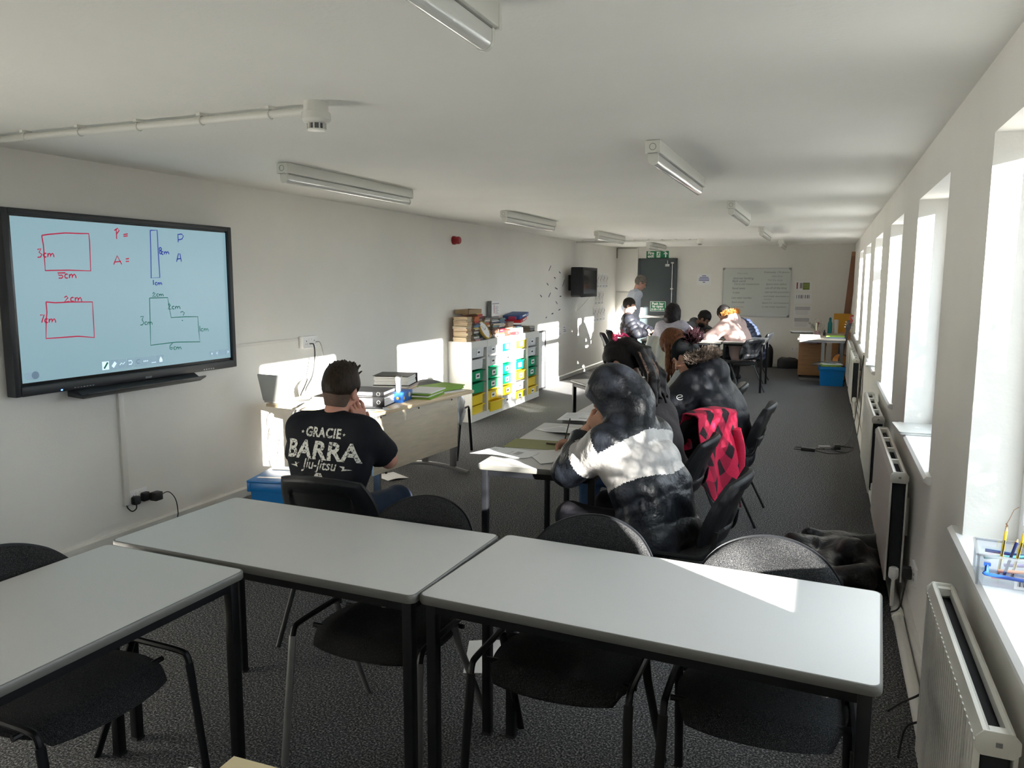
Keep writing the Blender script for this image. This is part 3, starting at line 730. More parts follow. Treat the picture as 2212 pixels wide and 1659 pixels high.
for rr in range(3):
    for cc in range(4 if rr == 0 else (3 if rr == 1 else 4)):
        y = 14.5 + cc * 0.225 - rr * 0.09; z = 1.66 - rr * 0.32
        t = thing('wall_poster', (LW, y + 0.1, z), 0, '%s row picture card on the wall, %s' % (row[rr].capitalize(), colw[cc]), 'poster', 'picture cards beside the television')
        MB().span((0.0, -0.103, -0.145), (0.004, 0.103, 0.145)).build('sheet', M['paper'], t)
        MB().span((0.004, -0.085, -0.07), (0.0047, 0.085, 0.115)).build('picture', fig if (rr + cc) % 3 else fig2, t)
        b = MB()
        for q in (-0.09, -0.105, -0.12): b.span((0.004, -0.07, q - 0.003), (0.0047, 0.06 - 0.1 * abs(q + 0.105), q + 0.003))
        b.build('caption', M['ink'], t)
strips = [(11.95, 1.85, 0.7, 0.16), (12.45, 1.79, -0.3, 0.1), (12.2, 1.70, -0.2, 0.09), (12.65, 1.62, 0.8, 0.2), (11.85, 1.6, -0.4, 0.1), (12.28, 1.53, -0.2, 0.16), (11.55, 1.42, -0.4, 0.1), (11.95, 1.43, 0.6, 0.15), (12.5, 1.40, 0, 0.11), (12.3, 1.3, -0.5, 0.12), (12.45, 1.18, 0.2, 0.11), (12.1, 1.13, 0.1, 0.11), (11.8, 1.08, 0.3, 0.07)]
dirs = 'first second third fourth fifth sixth seventh eighth ninth tenth eleventh twelfth thirteenth'.split()
for k, (y, z, a, L) in enumerate(strips):
    t = thing('word_strip', (LW, y - 0.15, z), 0, 'small printed word strip scattered on the wall before the television, %s from the top' % dirs[k], 'paper strip', 'word strips on the wall')
    R = Matrix.Rotation(a, 3, 'X')
    MB().box((0.002, 0, 0), (0.004, L, 0.034), rot=R).build('strip', M['paper'], t)
    MB().box((0.0043, 0, 0), (0.0006, L * 0.8, 0.018), rot=R).build('word', M['ink'], t)
for k, (y, z) in enumerate([(11.55, 0.83), (12.0, 0.77), (12.45, 0.81), (12.75, 0.84)]):
    t = thing('word_card', (LW, y - 0.15, z), 0, 'white word card low on the wall above the sunlight, %s from the storage units' % dirs[k], 'paper card', 'word cards on the wall')
    MB().span((0, -0.1, -0.07), (0.004, 0.1, 0.07)).build('card', M['paper'], t)
    b = MB()
    for q in (0.035, 0.0, -0.03): b.span((0.004, -0.07, q - 0.005), (0.0047, 0.05 - q, q + 0.005))
    b.build('print', M['inkb'], t)

# ------------------------------------------------------------------ whiteboard and notices on the end wall
t = thing('whiteboard', (-1.288, EW, 1.44), 0, 'framed whiteboard with handwritten session notes on the end wall', 'whiteboard')
w, h = 0.625, 0.462
MB().span((-w, -0.014, -h), (w, -0.002, h)).build('writing_surface', mat('whiteboard_enamel', (0.60, 0.63, 0.60), 0.18, spec=0.5), t)
al = mat('aluminium_frame', (0.5, 0.5, 0.5), 0.35, metal=0.7)
for a, c in (((-w - 0.012, -0.022, -h), (-w + 0.008, 0, h)), ((w - 0.008, -0.022, -h), (w + 0.012, 0, h)), ((-w, -0.022, h - 0.008), (w, 0, h + 0.012)), ((-w, -0.022, -h - 0.012), (w, 0, -h + 0.008))):
    MB().span(a, c).build('frame_rail', al, t)
for sx in (-1, 1):
    for sz in (-1, 1):
        pts = [(sx * (w + 0.014), sz * (h + 0.014)), (sx * (w - 0.035), sz * (h + 0.014))] + [(sx * (w + 0.014 - 0.049 * math.cos(a)), sz * (h + 0.014 - 0.049 * math.sin(a))) for a in [PI / 2 * q / 5 for q in range(1, 5)]] + [(sx * (w + 0.014), sz * (h - 0.035))]
        MB().prism(pts if sx * sz < 0 else pts[::-1], 0.001, 0.027, axes=lambda a, c, hh: (a, -hh, c)).build('corner_cap', M['grey'], t)
b = MB()
notes = [(-0.37, 0.355, 'Outcomes', 0.05, 1), (-0.44, 0.255, 'Internet banking', 0.062, 0), (-0.455, 0.2, 'Bank cards', 0.062, 0), (-0.42, 0.145, 'Carry out transactions', 0.055, 0), (-0.455, 0.06, 'Send texts', 0.062, 0), (-0.44, -0.02, 'is easy', 0.055, 0), (-0.46, -0.125, 'Last seen number', 0.058, 0), (-0.455, -0.21, 'Send emails', 0.055, 0), (-0.455, -0.3, 'Log in now', 0.055, 1),
         (0.13, 0.375, 'Wednesday 17th January', 0.05, 0), (0.27, 0.3, 'objectives', 0.055, 1), (0.2, 0.22, 'Tell the time', 0.058, 1), (0.18, 0.145, 'Spend time online', 0.055, 0), (0.17, 0.07, 'use all of the time', 0.058, 0), (0.17, -0.005, 'appropriate punctuation', 0.05, 0), (0.14, -0.085, 'read simple documents to', 0.048, 0), (0.15, -0.145, 'answer', 0.055, 1), (0.12, -0.215, 'Spend 5 hr and homework', 0.048, 0), (0.12, -0.29, 'to use simple equations', 0.05, 0)]
for x, z, s, sz, pale in notes:
    add_text(b, s, sz, lambda a, c, x=x, z=z: (a + x, -0.0152, c + z), pale, align='LEFT', shear=0.25, spacing=0.95, bold=-0.0004)
b.build('handwriting', [mat('marker_ink', (0.11, 0.12, 0.13), 0.7), mat('faded_marker_ink', (0.28, 0.3, 0.29), 0.7)], t)
t = thing('wall_notice', (-2.29, EW, 1.69), 0, 'white notice with blue print beside the fire door', 'notice')
MB().span((-0.14, -0.004, -0.11), (0.14, 0, 0.11)).build('sheet', M['paper'], t)
b = MB()
for z, l in ((0.07, 0.04), (0.04, 0.085), (0.01, 0.1), (-0.02, 0.1), (-0.055, 0.025)): b.span((-l, -0.0047, z - 0.008), (l, -0.004, z + 0.008))
b.build('print', M['inkb'], t)
def sheet(x0, z1, x1, z0, label, kind):
    t = thing('wall_sheet', ((x0 + x1) / 2, EW, (z0 + z1) / 2), 0, label, 'notice', 'sheets beside the whiteboard')
    w, h = (x1 - x0) / 2, (z1 - z0) / 2
    MB().span((-w, -0.004, -h), (w, 0, h)).build('sheet', M['paper'], t)
    b = MB()
    if kind == 0:
        b.span((-w * 0.8, -0.0047, -h * 0.6), (-w * 0.62, -0.004, h * 0.7), 0).span((-w * 0.4, -0.0047, -h * 0.5), (-w * 0.1, -0.004, h * 0.6), 1).span((-w * 0.05, -0.0047, -h * 0.75), (w * 0.75, -0.004, h * 0.65), 2)
        for q in (0.3, 0.0, -0.35): b.span((0, -0.0053, h * q), (w * 0.7, -0.0047, h * (q + 0.12)), 3)
    elif kind == 1:
        for k in range(7): b.span((-w * 0.8 + k * w * 0.24, -0.0047, -h * 0.05), (-w * 0.8 + k * w * 0.24 + w * (0.08 + 0.05 * (k % 3)), -0.004, h * 0.6), 1)
    else:
        b.span((-w * 0.85, -0.0047, h * 0.1), (w * 0.85, -0.004, h * 0.75), 4)
        for k in range(6): b.span((-w * 0.8, -0.0047, h * (-0.05 - k * 0.14)), (w * (0.75 - 0.1 * (k % 3)), -0.004, h * (-0.01 - k * 0.14)), 4)
    b.build('print', [mat('print_red', (0.35, 0.1, 0.12), 0.8), mat('print_grey', (0.25, 0.24, 0.27), 0.8), mat('print_olive', (0.16, 0.2, 0.05), 0.8), mat('print_lime', (0.3, 0.38, 0.12), 0.8), mat('print_pale', (0.5, 0.5, 0.52), 0.8)], t)
sheet(-0.575, 1.665, -0.27, 1.475, 'top sheet beside the whiteboard, printed with a green picture', 0)
sheet(-0.57, 1.44, -0.255, 1.235, 'second sheet beside the whiteboard, printed with grey bars', 1)
sheet(-0.572, 1.20, -0.255, 1.0, 'third sheet down beside the whiteboard, with a grey heading block', 2)
sheet(-0.578, 0.985, -0.262, 0.77, 'lowest sheet beside the whiteboard, just above the cluttered desk', 3)
# ================================================================== chairs
def squircle(u, v, s):
    return u * math.sqrt(1 - 0.5 * s * v * v), v * math.sqrt(1 - 0.5 * s * u * u)
def sstep(a, b, x):
    t = min(1, max(0, (x - a) / (b - a)))
    return t * t * (3 - 2 * t)
def rr_in(x, y, hw, hh, r):
    dx, dy = max(abs(x) - hw + r, 0), max(abs(y) - hh + r, 0)
    return r - math.hypot(dx, dy) - (0 if (dx or dy) else 0) if (dx or dy) else min(hw - abs(x), hh - abs(y))
BW2, BH2, BZ = 0.235, 0.165, 0.665        # back half-width, half-height, centre height
def back_pt(u, v, off, grow=0.0, square=False):
    s = (0.55 if square else (0.95 if v > 0 else 0.7))
    x, z = squircle(u, v, s)
    x *= (BW2 + grow) * (1 - 0.04 * v); z *= BH2 + grow
    y = -0.205 - 0.06 * (z / BH2 + 1) + 0.06 * (x / BW2) ** 2
    return x, y + off, BZ + z
def chair_proto(name, fabric=True, shell_mat=None, square=False):
    t = thing(name)
    fab = M['fabric'] if fabric else M['plastic']
    sm = shell_mat or M['plastic']
    # seat
    def seat_top(u, v):
        x, y = squircle(u, v, 0.7)
        e = max(abs(u), abs(v))
        z = 0.473 - 0.028 * sstep(0.72, 1.0, e) - 0.012 * (1 - x * x) * (1 - y * y) - 0.03 * max(0, v - 0.55) ** 2 / 0.2
        return x * 0.238, y * 0.215 + 0.005, z
    def seat_bot(u, v):
        x, y, z = seat_top(u, v)
        return x * 0.985, (y - 0.005) * 0.985 + 0.005, 0.43 - (0.012 if v > 0.9 else 0)
    MB().pad(seat_top, seat_bot, 14, 14).build('seat', M['fabric'], t, smooth=True, angle=50)
    MB().pad(lambda u, v: (squircle(u, v, .7)[0] * 0.225, squircle(u, v, .7)[1] * 0.2, 0.429), lambda u, v: (squircle(u, v, .7)[0] * 0.2, squircle(u, v, .7)[1] * 0.18, 0.413), 8, 8).build('seat_pan', M['plastic'], t, smooth=True)
    # back
    def bf(u, v):
        e = max(abs(u), abs(v))
        x, y, z = back_pt(u, v, 0.0, -0.006, square)
        return x, y + 0.022 - 0.018 * sstep(0.75, 1, e), z
    if fabric:
        MB().pad(lambda u, v: bf(-u, v), lambda u, v: back_pt(-u, v, -0.008, -0.006, square), 16, 14).build('back_pad', M['fabric'], t, smooth=True, angle=50)
    def sh(u, v):
        e = max(abs(u), abs(v))
        x, y, z = back_pt(u, v, 0, 0.0, square)
        zz = z - BZ
        d = -0.03 + 0.016 * sstep(0.86, 1, e)
        a = rr_in(x, zz - 0.005, 0.155, 0.095, 0.03)
        d += 0.013 * sstep(0.0, 0.012, a)
        c = rr_in(x, zz + 0.045, 0.052, 0.028, 0.006)
        d -= 0.009 * sstep(0, 0.006, c)
        return x, y + d, z
    MB().pad(sh, lambda u, v: back_pt(u, v, -0.008 if fabric else 0.004, 0.0, square), 44, 34).build('back_shell', sm, t, smooth=True, angle=50)
    # steel frame
    r = (0.0085, 0.0145)
    for s in (-1, 1):
        MB().tube([(s * 0.262, 0.262, 0.0), (s * 0.247, 0.222, 0.40), (s * 0.247, 0.214, 0.452)], [r] * 3, 10, up=(1, 0, 0)).build('leg', M['gsteel'] if (name == 'grey_legged_chair') else M['steel'], t, smooth=True)
        MB().tube(bez([(s * 0.247, 0.214, 0.452), (s * 0.247, 0.205, 0.475), (s * 0.247, 0.18, 0.486), (s * 0.247, 0.05, 0.487), (s * 0.245, -0.12, 0.487), (s * 0.238, -0.20, 0.492), (s * 0.215, -0.232, 0.53), (s * 0.20, -0.245, 0.60)], 4), 0.0105, 8).build('side_rail', M['steel'], t, smooth=True)
        MB().tube([(s * 0.265, -0.262, 0.0), (s * 0.243, -0.06, 0.40), (s * 0.243, -0.03, 0.475)], [r] * 3, 10, up=(1, 0, 0)).build('leg', M['gsteel'] if (name == 'grey_legged_chair') else M['steel'], t, smooth=True)
    for y in (0.1, -0.1):
        MB().cyl((-0.245, y, 0.445 if y > 0 else 0.44), (0.245, y, 0.445 if y > 0 else 0.44), 0.009, 8).build('crossbar', M['steel'], t, smooth=True)
    return t
CH = {}
def chair(kind, x, y, face, label, name='stacking_chair', group='stacking chairs'):
    """face: direction the sitter looks, degrees, 0 = +y, 90 = -x"""
    rz = math.radians(face)
    if kind not in CH:
        t = chair_proto(name if kind != 'greyleg' else 'grey_legged_chair', kind in ('fabric', 'greyleg', 'grey'), M['grey'] if kind == 'grey' else None, kind == 'plastic')
        if kind == 'grey':
            for c in t.children:
                if c.name.startswith(('back_pad', 'seat')) and 'pan' not in c.name:
                    c.data.materials.clear(); c.data.materials.append(M['fabric_grey'])
        t.name = name
        tag(t, label, 'chair', group)
        t.location = (x, y, 0); t.rotation_euler = (0, 0, rz)
        CH[kind] = t
        return t
    r = dup(CH[kind], (x, y, 0), rz, label, group)
    return r
chair('fabric', -0.71, 2.275, 180, 'charcoal fabric chair tucked under the front tables, half its back in sunlight')
chair('fabric', -0.12, 2.27, 181, 'charcoal fabric chair under the front table at the window end')
chair('greyleg', -1.375, 2.275, 179, 'charcoal fabric chair with worn grey legs beside the joint of the front tables')
chair('fabric', -2.03, 1.545, -92, 'charcoal fabric chair pushed under the side table by the display wall')
chair('plastic', -1.98, 3.0, 3, 'black plastic-backed chair of the man in the black T-shirt')
chair('plastic', -0.60, 3.50, 84, 'black plastic-backed chair of the person in the hooded puffer jacket')
chair('plastic', -0.84, 4.28, 86, 'black plastic-backed chair of the person in blue jeans')
chair('plastic', -0.91, 5.04, 60, 'black chair half hidden under the pink argyle cardigan')
chair('plastic', -0.62, 5.62, 88, 'black plastic-backed chair of the person in the fur-hooded black coat')
chair('plastic', -0.9, 6.6, 95, 'black chair of the brown-haired person at the far end of the middle tables')
chair('plastic', -3.03, 12.28, -80, 'empty black chair by the sunlit wall with light on its back')
chair('plastic', -3.12, 13.0, -85, 'black chair of the seated young man in the dark padded jacket')
chair('plastic', -2.08, 11.68, 0, 'black chair of the woman in the lilac top, draped with a white coat')
chair('plastic', -2.3, 13.9, 195, 'black chair of the bearded man in the grey hoodie')
chair('plastic', -1.16, 12.1, 55, 'black chair with half its back in bright sun, beside the pink coat')
chair('plastic', -1.12, 13.5, 85, 'black chair behind the blue padded jacket, its back edge in sun')
chair('grey', -3.70, 5.43, -90, 'grey fabric chair behind the laptop desk', 'office_chair')
_c = chair('grey', -3.36, 6.56, 8, 'grey chair at the far end of the desk beside the storage units', 'office_chair')
_c.scale = (0.92, 0.92, 0.92)

# ================================================================== classroom tables
def table_proto():
    t = thing('classroom_table')
    L, W, T = 0.61, 0.305, 0.75
    MB().prism(rrect(-L + 0.007, -W + 0.007, L - 0.007, W - 0.007, 0.02, 5), T - 0.024, T).build('tabletop', M['lam'], t)
    o = rrect(-L, -W, L, W, 0.027, 5); i = rrect(-L + 0.007, -W + 0.007, L - 0.007, W - 0.007, 0.02, 5)
    md = rrect(-L + 0.003, -W + 0.003, L - 0.003, W - 0.003, 0.024, 5)
    n = len(o); rings = [[(a, c, T - 0.0005) for a, c in i], [(a, c, T - 0.0005) for a, c in md], [(a, c, T - 0.005) for a, c in o], [(a, c, T - 0.022) for a, c in o], [(a, c, T - 0.026) for a, c in md], [(a, c, T - 0.026) for a, c in i]]
    vs = [p for g in rings for p in g]
    fs = [(a * n + k, a * n + (k + 1) % n, (a + 1) * n + (k + 1) % n, (a + 1) * n + k) for a in range(5) for k in range(n)]
    b = MB(); b._add(vs, [f[::-1] for f in fs]); b.build('edge_trim', M['edge'], t, smooth=True, angle=50)
    for sx in (-1, 1):
        for sy in (-1, 1):
            MB().box((sx * (L - 0.035), sy * (W - 0.035), (T - 0.026) / 2 + 0.004), (0.032, 0.032, T - 0.034)).build('leg', M['steel'], t, bevel=0.003)
            b = MB().box((sx * (L - 0.035), sy * (W - 0.035), 0.005), (0.034, 0.034, 0.01))
            b.build('foot_cap', M['black'], t)
    for sy in (-1, 1):
        MB().box((0, sy * (W - 0.035), T - 0.042), (2 * L - 0.102, 0.026, 0.032)).build('frame_rail', M['steel'], t)
    for sx in (-1, 1):
        MB().box((sx * (L - 0.035), 0, T - 0.042), (0.026, 2 * W - 0.102, 0.032)).build('frame_rail', M['steel'], t)
    b = MB()
    for sx in (-1, 1): b.lathe([(0.01, 0), (0.01, 0.004)], (sx * (L - 0.12), -W + 0.035, T - 0.063), 10)
    b.build('fixing_screw', M['chrome'], t)
    return t
TP = table_proto()
_first = [True]
def table(x, y, ang, label, sx=1.0, sy=1.0):
    if _first[0]:
        _first[0] = False
        tag(TP, label, 'table', 'grey classroom tables'); r = TP
        r.location = (x, y, 0); r.rotation_euler = (0, 0, math.radians(ang))
    else:
        r = dup(TP, (x, y, 0), math.radians(ang), label, 'grey classroom tables')
    return r
table(-0.429, 2.170, -3.3, 'pale grey table at the window end of the front row')
table(-1.658, 2.206, -1.6, 'pale grey table in the front row between display wall and window-end table')
table(-1.965, 1.275, 88.5, 'pale grey table turned sideways along the display wall')
table(-1.30, 4.075, 93.5, 'pale grey table where the person in the hooded puffer jacket is writing')
table(-1.27, 5.40, 90.5, 'pale grey table where the fur-hooded black coat is leaning')
table(-1.50, 7.0, 41, 'pale grey table set at an angle past the storage trays')
table(-2.36, 12.66, 90, 'pale grey far table in front of the seated young man')
table(-1.74, 12.66, 90, 'pale grey far table in front of the woman in lilac')
table(-1.12, 12.66, 90, 'pale grey far table beside the pink coat')
table(-0.62, 0.66, 0, 'table nearest the photographer, holding the cream booklet')

# ================================================================== radiators
def radiator(y0, y1, label, ribbed=False):
    L = (y1 - y0) / 2
    t = thing('radiator', (0.39, (y0 + y1) / 2, 0), 0, label, 'radiator', 'wall radiators')
    zt, zb = 0.70, 0.16
    if ribbed:
        n = int(L * 2 / 0.03)
        pr = []
        for k in range(n):
            a = -L + 2 * L * k / n
            w = 2 * L / n
            pr += [(a + w * 0.1, -0.047), (a + w * 0.25, -0.052), (a + w * 0.6, -0.052), (a + w * 0.75, -0.047), (a + w * 0.98, -0.047)]
        pr += [(L, -0.04), (-L, -0.04)]
        MB().prism(pr, zb, zt - 0.01, axes=lambda a, c, h: (c, a, h)).build('front_panel', M['rad'], t)
    else:
        MB().span((-0.05, -L, zb), (-0.04, L, zt - 0.01)).build('front_panel', M['rad'], t, bevel=0.003)
    MB().span((0.022, -L, zb), (0.03, L, zt - 0.01)).build('rear_panel', M['rad'], t)
    MB().span((-0.035, -L + 0.012, zb + 0.02), (0.018, L - 0.012, zt - 0.02)).build('fins', M['dark'], t)
    b = MB()
    b.prism([(-0.05, zt - 0.012), (-0.038, zt + 0.018), (-0.03, zt + 0.02), (-0.022, zt + 0.012), (-0.022, zt - 0.012)], -L, L, axes=lambda a, c, h: (a, h, c))
    b.prism([(0.03, zt - 0.012), (0.022, zt + 0.018), (0.016, zt + 0.02), (0.01, zt + 0.012), (0.01, zt - 0.012)], -L, L, axes=lambda a, c, h: (a, h, c))
    k = max(2, int(2 * L / 0.3)) if not ribbed else 1
    for q in range(k + 1): b.box((-0.006, -L + 0.02 + q * (2 * L - 0.04) / k, zt + 0.004), (0.034, 0.022, 0.022))
    b.build('top_grille', M['rad'], t)
    for s in (-1, 1):
        b = MB()
        b.prism([(-0.052, zt - 0.022), (-0.052, zt + 0.004), (-0.036, zt + 0.022), (0.018, zt + 0.022), (0.033, zt + 0.004), (0.033, zt - 0.022), (0.02, zt - 0.035), (-0.04, zt - 0.035)], s * L, s * (L + 0.006), axes=lambda a, c, h: (a, h, c))
        e = b.build('end_cap', M['rad'], t, bevel=0.002)
        MB().box((-0.008, s * (L + 0.007), zt - 0.006), (0.012, 0.004, 0.01)).build('vent_plug', M['grey'], e)
    for s in (-1, 1):
        b = MB().cyl((-0.01, s * (L + 0.03), zb + 0.03), (-0.01, s * (L + 0.03), 0.045), 0.009, 10)
        b.cyl((-0.01, s * L, zb + 0.03), (-0.01, s * (L + 0.04), zb + 0.03), 0.012, 10)
        v = b.build('valve', M['white'], t, smooth=True)
        MB().lathe([(0.02, 0), (0.024, 0.01), (0.022, 0.05), (0.014, 0.056)], (-0.01, s * (L + 0.03), zb + 0.03), 14).build('valve_cap', M['upvc'], v, smooth=True)
    for s in (-1, 1):
        MB().box((0.045, s * L * 0.7, 0.45), (0.032, 0.03, 0.2)).build('bracket', M['rad'], t)
radiator(1.79, 2.66, 'ribbed cream radiator under the nearest window sill', True)
radiator(4.2, 5.5, 'flat cream radiator below the silver laptop')
radiator(5.96, 7.25, 'flat cream radiator beyond the one below the silver laptop')
radiator(10.4, 11.7, 'flat cream radiator where the window-side cables begin')
radiator(12.15, 13.7, 'flat cream radiator beside the far blue crate')
outlet('low_wall_socket', (RW, 3.95, 0.30), 0.146, 0.09, 0.012, 'white socket with a black plug between the two nearest radiators', rz=PI)
for k, (y, z, lb) in enumerate([(3.98, 0.29, 'black plug and cable in the wall socket between the near radiators'), (2.95, 0.30, 'black plug with a looping cable beside the ribbed radiator')]):
    t = thing('plug', (RW - 0.012, y, z), 0, lb, 'plug', 'plugs on the window wall')
    MB().box((-0.022, 0, 0), (0.04, 0.048, 0.055)).build('body', M['black'], t, bevel=0.006)
    MB().tube(bez([(-0.02, 0, -0.03), (-0.03, 0.0, -0.09), (-0.05, -0.03, -0.17), (-0.105, -0.06, -0.2), (-0.13, -0.12, -0.285)], 6), 0.004, 8).build('cable', M['cable'], t, smooth=True)
    if k: MB().tube(bez([(-0.02, 0.01, -0.03), (-0.03, 0.03, -0.08), (-0.06, 0.09, -0.15), (-0.105, 0.12, -0.2), (-0.14, 0.2, -0.285)], 6), 0.004, 8).build('cable', M['cable'], t, smooth=True)

# ================================================================== laptop desk
t = thing('corner_desk', (-3.1, 5.3, 0), 0, 'maple corner desk with grey cantilever legs by the display wall', 'desk')
ox, oy = -3.1, 5.3
top = [(-3.87, 4.70), (-2.885, 4.635), (-2.74, 5.99), (-3.42, 6.06), (-3.45, 5.55)] + [(-3.70 + 0.25 * math.cos(a), 5.5 - 0.36 * math.sin(a)) for a in [PI * k / 16 for k in range(1, 9)]] + [(-3.87, 5.14)]
MB().prism([(a - ox, c - oy) for a, c in top], 0.705, 0.73).build('desktop', M['maple'], t, bevel=0.003)
b = MB()
p0, p1 = Vector((-2.975 - ox, 4.74 - oy)), Vector((-2.865 - ox, 5.90 - oy))
dv = (p1 - p0).normalized(); nv = Vector((dv.y, -dv.x)) * 0.009
b.prism([p0 - nv, p0 + nv, p1 + nv, p1 - nv], 0.25, 0.704, axes=lambda a, c, h: (a, c, h))
mp_ = b.build('modesty_panel', M['maple2'], t, bevel=0.001)
b = MB()
for k in (0.08, 0.5, 0.92):
    q = p0 + (p1 - p0) * k + nv * 1.2
    b.lathe([(0.007, 0), (0.007, 0.003)], (q.x, q.y, 0.665), 10, M3=Matrix.Rotation(PI / 2, 3, 'Y'))
b.build('cam_fixing', M['dark'], mp_)
for (fx, fy), sgn in (((-2.92, 5.93), 1), ((-3.0, 4.83), -1)):
    b = MB()
    b.box((fx - ox, fy - oy + 0.012, 0.37), (0.055, 0.03, 0.62)).box((fx - ox - 0.27, fy - oy + 0.012, 0.37), (0.055, 0.03, 0.62))
    b.box((fx - ox - 0.2, fy - oy + 0.012, 0.69), (0.55, 0.04, 0.028))
    b.build('leg_column', M['gsteel'], t, bevel=0.004)
    pts = [(fx - ox + 0.14 - 0.76 * k / 10, fy - oy + 0.012, 0.018 + 0.05 * math.sin(PI * k / 10)) for k in range(11)]
    MB().tube(pts, [(0.016, 0.03)] * 11, 10, up=(0, 1, 0)).build('foot_bar', M['gsteel'], t, smooth=True)
MB().span((-3.6 - ox, 4.72 - oy, 0.665), (-2.93 - ox, 4.76 - oy, 0.703)).build('cable_tray', M['grey'], t)
MB().box((-3.79 - ox, 5.0 - oy, 0.35), (0.05, 0.05, 0.7)).build('leg_column', M['gsteel'], t)

# ================================================================== storage units with trays
UY0, UP, UX, UD, UH = 8.19, 0.463, -3.78, 0.30, 0.945
ORD = ['first', 'second', 'middle', 'fourth', 'last']
mel = mat('white_melamine', (0.72, 0.71, 0.67), 0.4)
def unit_proto():
    t = thing('storage_unit')
    w = UP - 0.004
    for y in (0, w - 0.018):
        MB().span((-UD, y, 0), (0, y + 0.018, UH)).build('side_panel', mel, t)
        b = MB()
        for k in range(13): b.span((-UD + 0.03, y + (0.018 if y == 0 else -0.004), 0.10 + k * 0.061), (-0.02, y + (0.022 if y == 0 else 0), 0.104 + k * 0.061))
        b.build('runner_groove', mel, t)
    MB().span((-UD, 0.018, UH - 0.018), (0, w - 0.018, UH)).build('top_panel', mel, t)
    MB().span((-0.018, 0.018, UH - 0.085), (0, w - 0.018, UH - 0.018)).build('top_rail', mel, t)
    MB().span((-UD, 0.018, 0.06), (0, w - 0.018, 0.078)).build('bottom_panel', mel, t)
    MB().span((-0.018, 0.018, 0), (0, w - 0.018, 0.06)).build('plinth', mel, t)
    MB().span((-UD, 0.018, 0.0), (-UD + 0.006, w - 0.018, UH)).build('back_panel', mel, t)
    return t
UN = ['under the clock', 'second from the clock end', 'in the middle of the run', 'second from the leaning board', 'beside the leaning board']
up = unit_proto()
units = []
for k in range(5):
    lb = 'white open storage unit %s, filled with trays' % UN[k]
    if k == 0: tag(up, lb, 'storage unit', 'white storage units'); up.location = (UX, UY0, 0)
    else: dup(up, (UX, UY0 + k * UP, 0), 0, lb, 'white storage units')
def tray_proto(m, label_text=True):
    t = thing('tray')
    w, d, h = 0.405, 0.27, 0.115
    o = rrect(-d / 2, -w / 2, d / 2, w / 2, 0.02, 3)
    i = rrect(-d / 2 + 0.02, -w / 2 + 0.03, d / 2 - 0.02, w / 2 - 0.03, 0.02, 3)
    n = len(o)
    sc = lambda P, f: [(a * f, c * f) for a, c in P]
    rings = [[(a, c, 0.002) for a, c in sc(i, .96)], [(a, c, h) for a, c in i], [(a, c, h) for a, c in o], [(a, c, h + 0.008) for a, c in o], [(a, c, h + 0.008) for a, c in sc(i, .99)], [(a, c, 0.006) for a, c in sc(i, .94)]]
    vs = [p for g in rings for p in g]
    fs = [(a * n + k, a * n + (k + 1) % n, (a + 1) * n + (k + 1) % n, (a + 1) * n + k) for a in range(5) for k in range(n)]
    fs.append(tuple(5 * n + k for k in range(n))); fs.append(tuple(range(n))[::-1])
    b = MB(); b._add(vs, fs); b.build('tub', m, t, smooth=True, angle=40)
    if label_text:
        b = MB(); b.box((d / 2 - 0.017, 0.0, 0.06), (0.003, 0.115, 0.062)); c = b.build('label_card', M['paper'], t)
        b = MB(); b.box((d / 2 - 0.0145, 0.0, 0.06), (0.002, 0.06, 0.02)); b.build('label_print', M['ink'], c)
    return t
TM = dict(g=M['green'], y=M['yellow'], f=M['frost'])
TN = dict(g='green', y='yellow', f='frosted white')
tp = {}
grid = ['f-ggyy', 'ffggyY', 'gfggyf', 'yfgyfy', 'ffggyy']
lab = ['101000', '111110', '111111', '111111', '111101']
rows = ['top', 'second', 'third', 'fourth', 'fifth', 'bottom']
for u in range(5):
    for r in range(6):
        c = grid[u][r]
        lt = lab[u][r] == '1'
        if c == '-': c = 'f'; lt = False
        big = c == 'Y'; c = c.lower()
        key = (c, lt)
        z = 0.80 - 0.142 * r - 0.05
        loc = (UX - 0.142 + (0.06 if big else (0.012 if (u + r) % 3 == 0 else 0.0)), UY0 + u * UP + (UP - 0.004) / 2, z + (0.0 if r < 5 else 0.012))
        lb = '%s tray%s, %s row of the storage unit %s' % (TN[c], ' pulled forward' if big else '', rows[r], UN[u])
        if key not in tp:
            tp[key] = tray_proto(TM[c], lt); o = tag(tp[key], lb, 'tray', 'storage trays'); o.location = loc
        else: o = dup(tp[key], loc, 0, lb, 'storage trays')
        if big: o.rotation_euler = (0, 0.0, math.radians(-4))
# board leaning behind the units
t = thing('leaning_whiteboard', (LW + 0.03, 10.98, 0.0), 0, 'black-framed whiteboard standing on edge beside the last storage unit', 'whiteboard')
t.rotation_euler = (0, 0, 0)
MB().box((0.06, 0.0, 0.45), (0.016, 0.72, 0.86)).build('panel', M['paper'], t)
b = MB()
b.box((0.06, 0.36, 0.45), (0.035, 0.03, 0.9)).box((0.06, -0.36, 0.45), (0.035, 0.03, 0.9)).box((0.06, 0, 0.89), (0.035, 0.72, 0.03)).box((0.06, 0, 0.015), (0.035, 0.72, 0.03))
b.build('frame', M['black'], t, bevel=0.006)
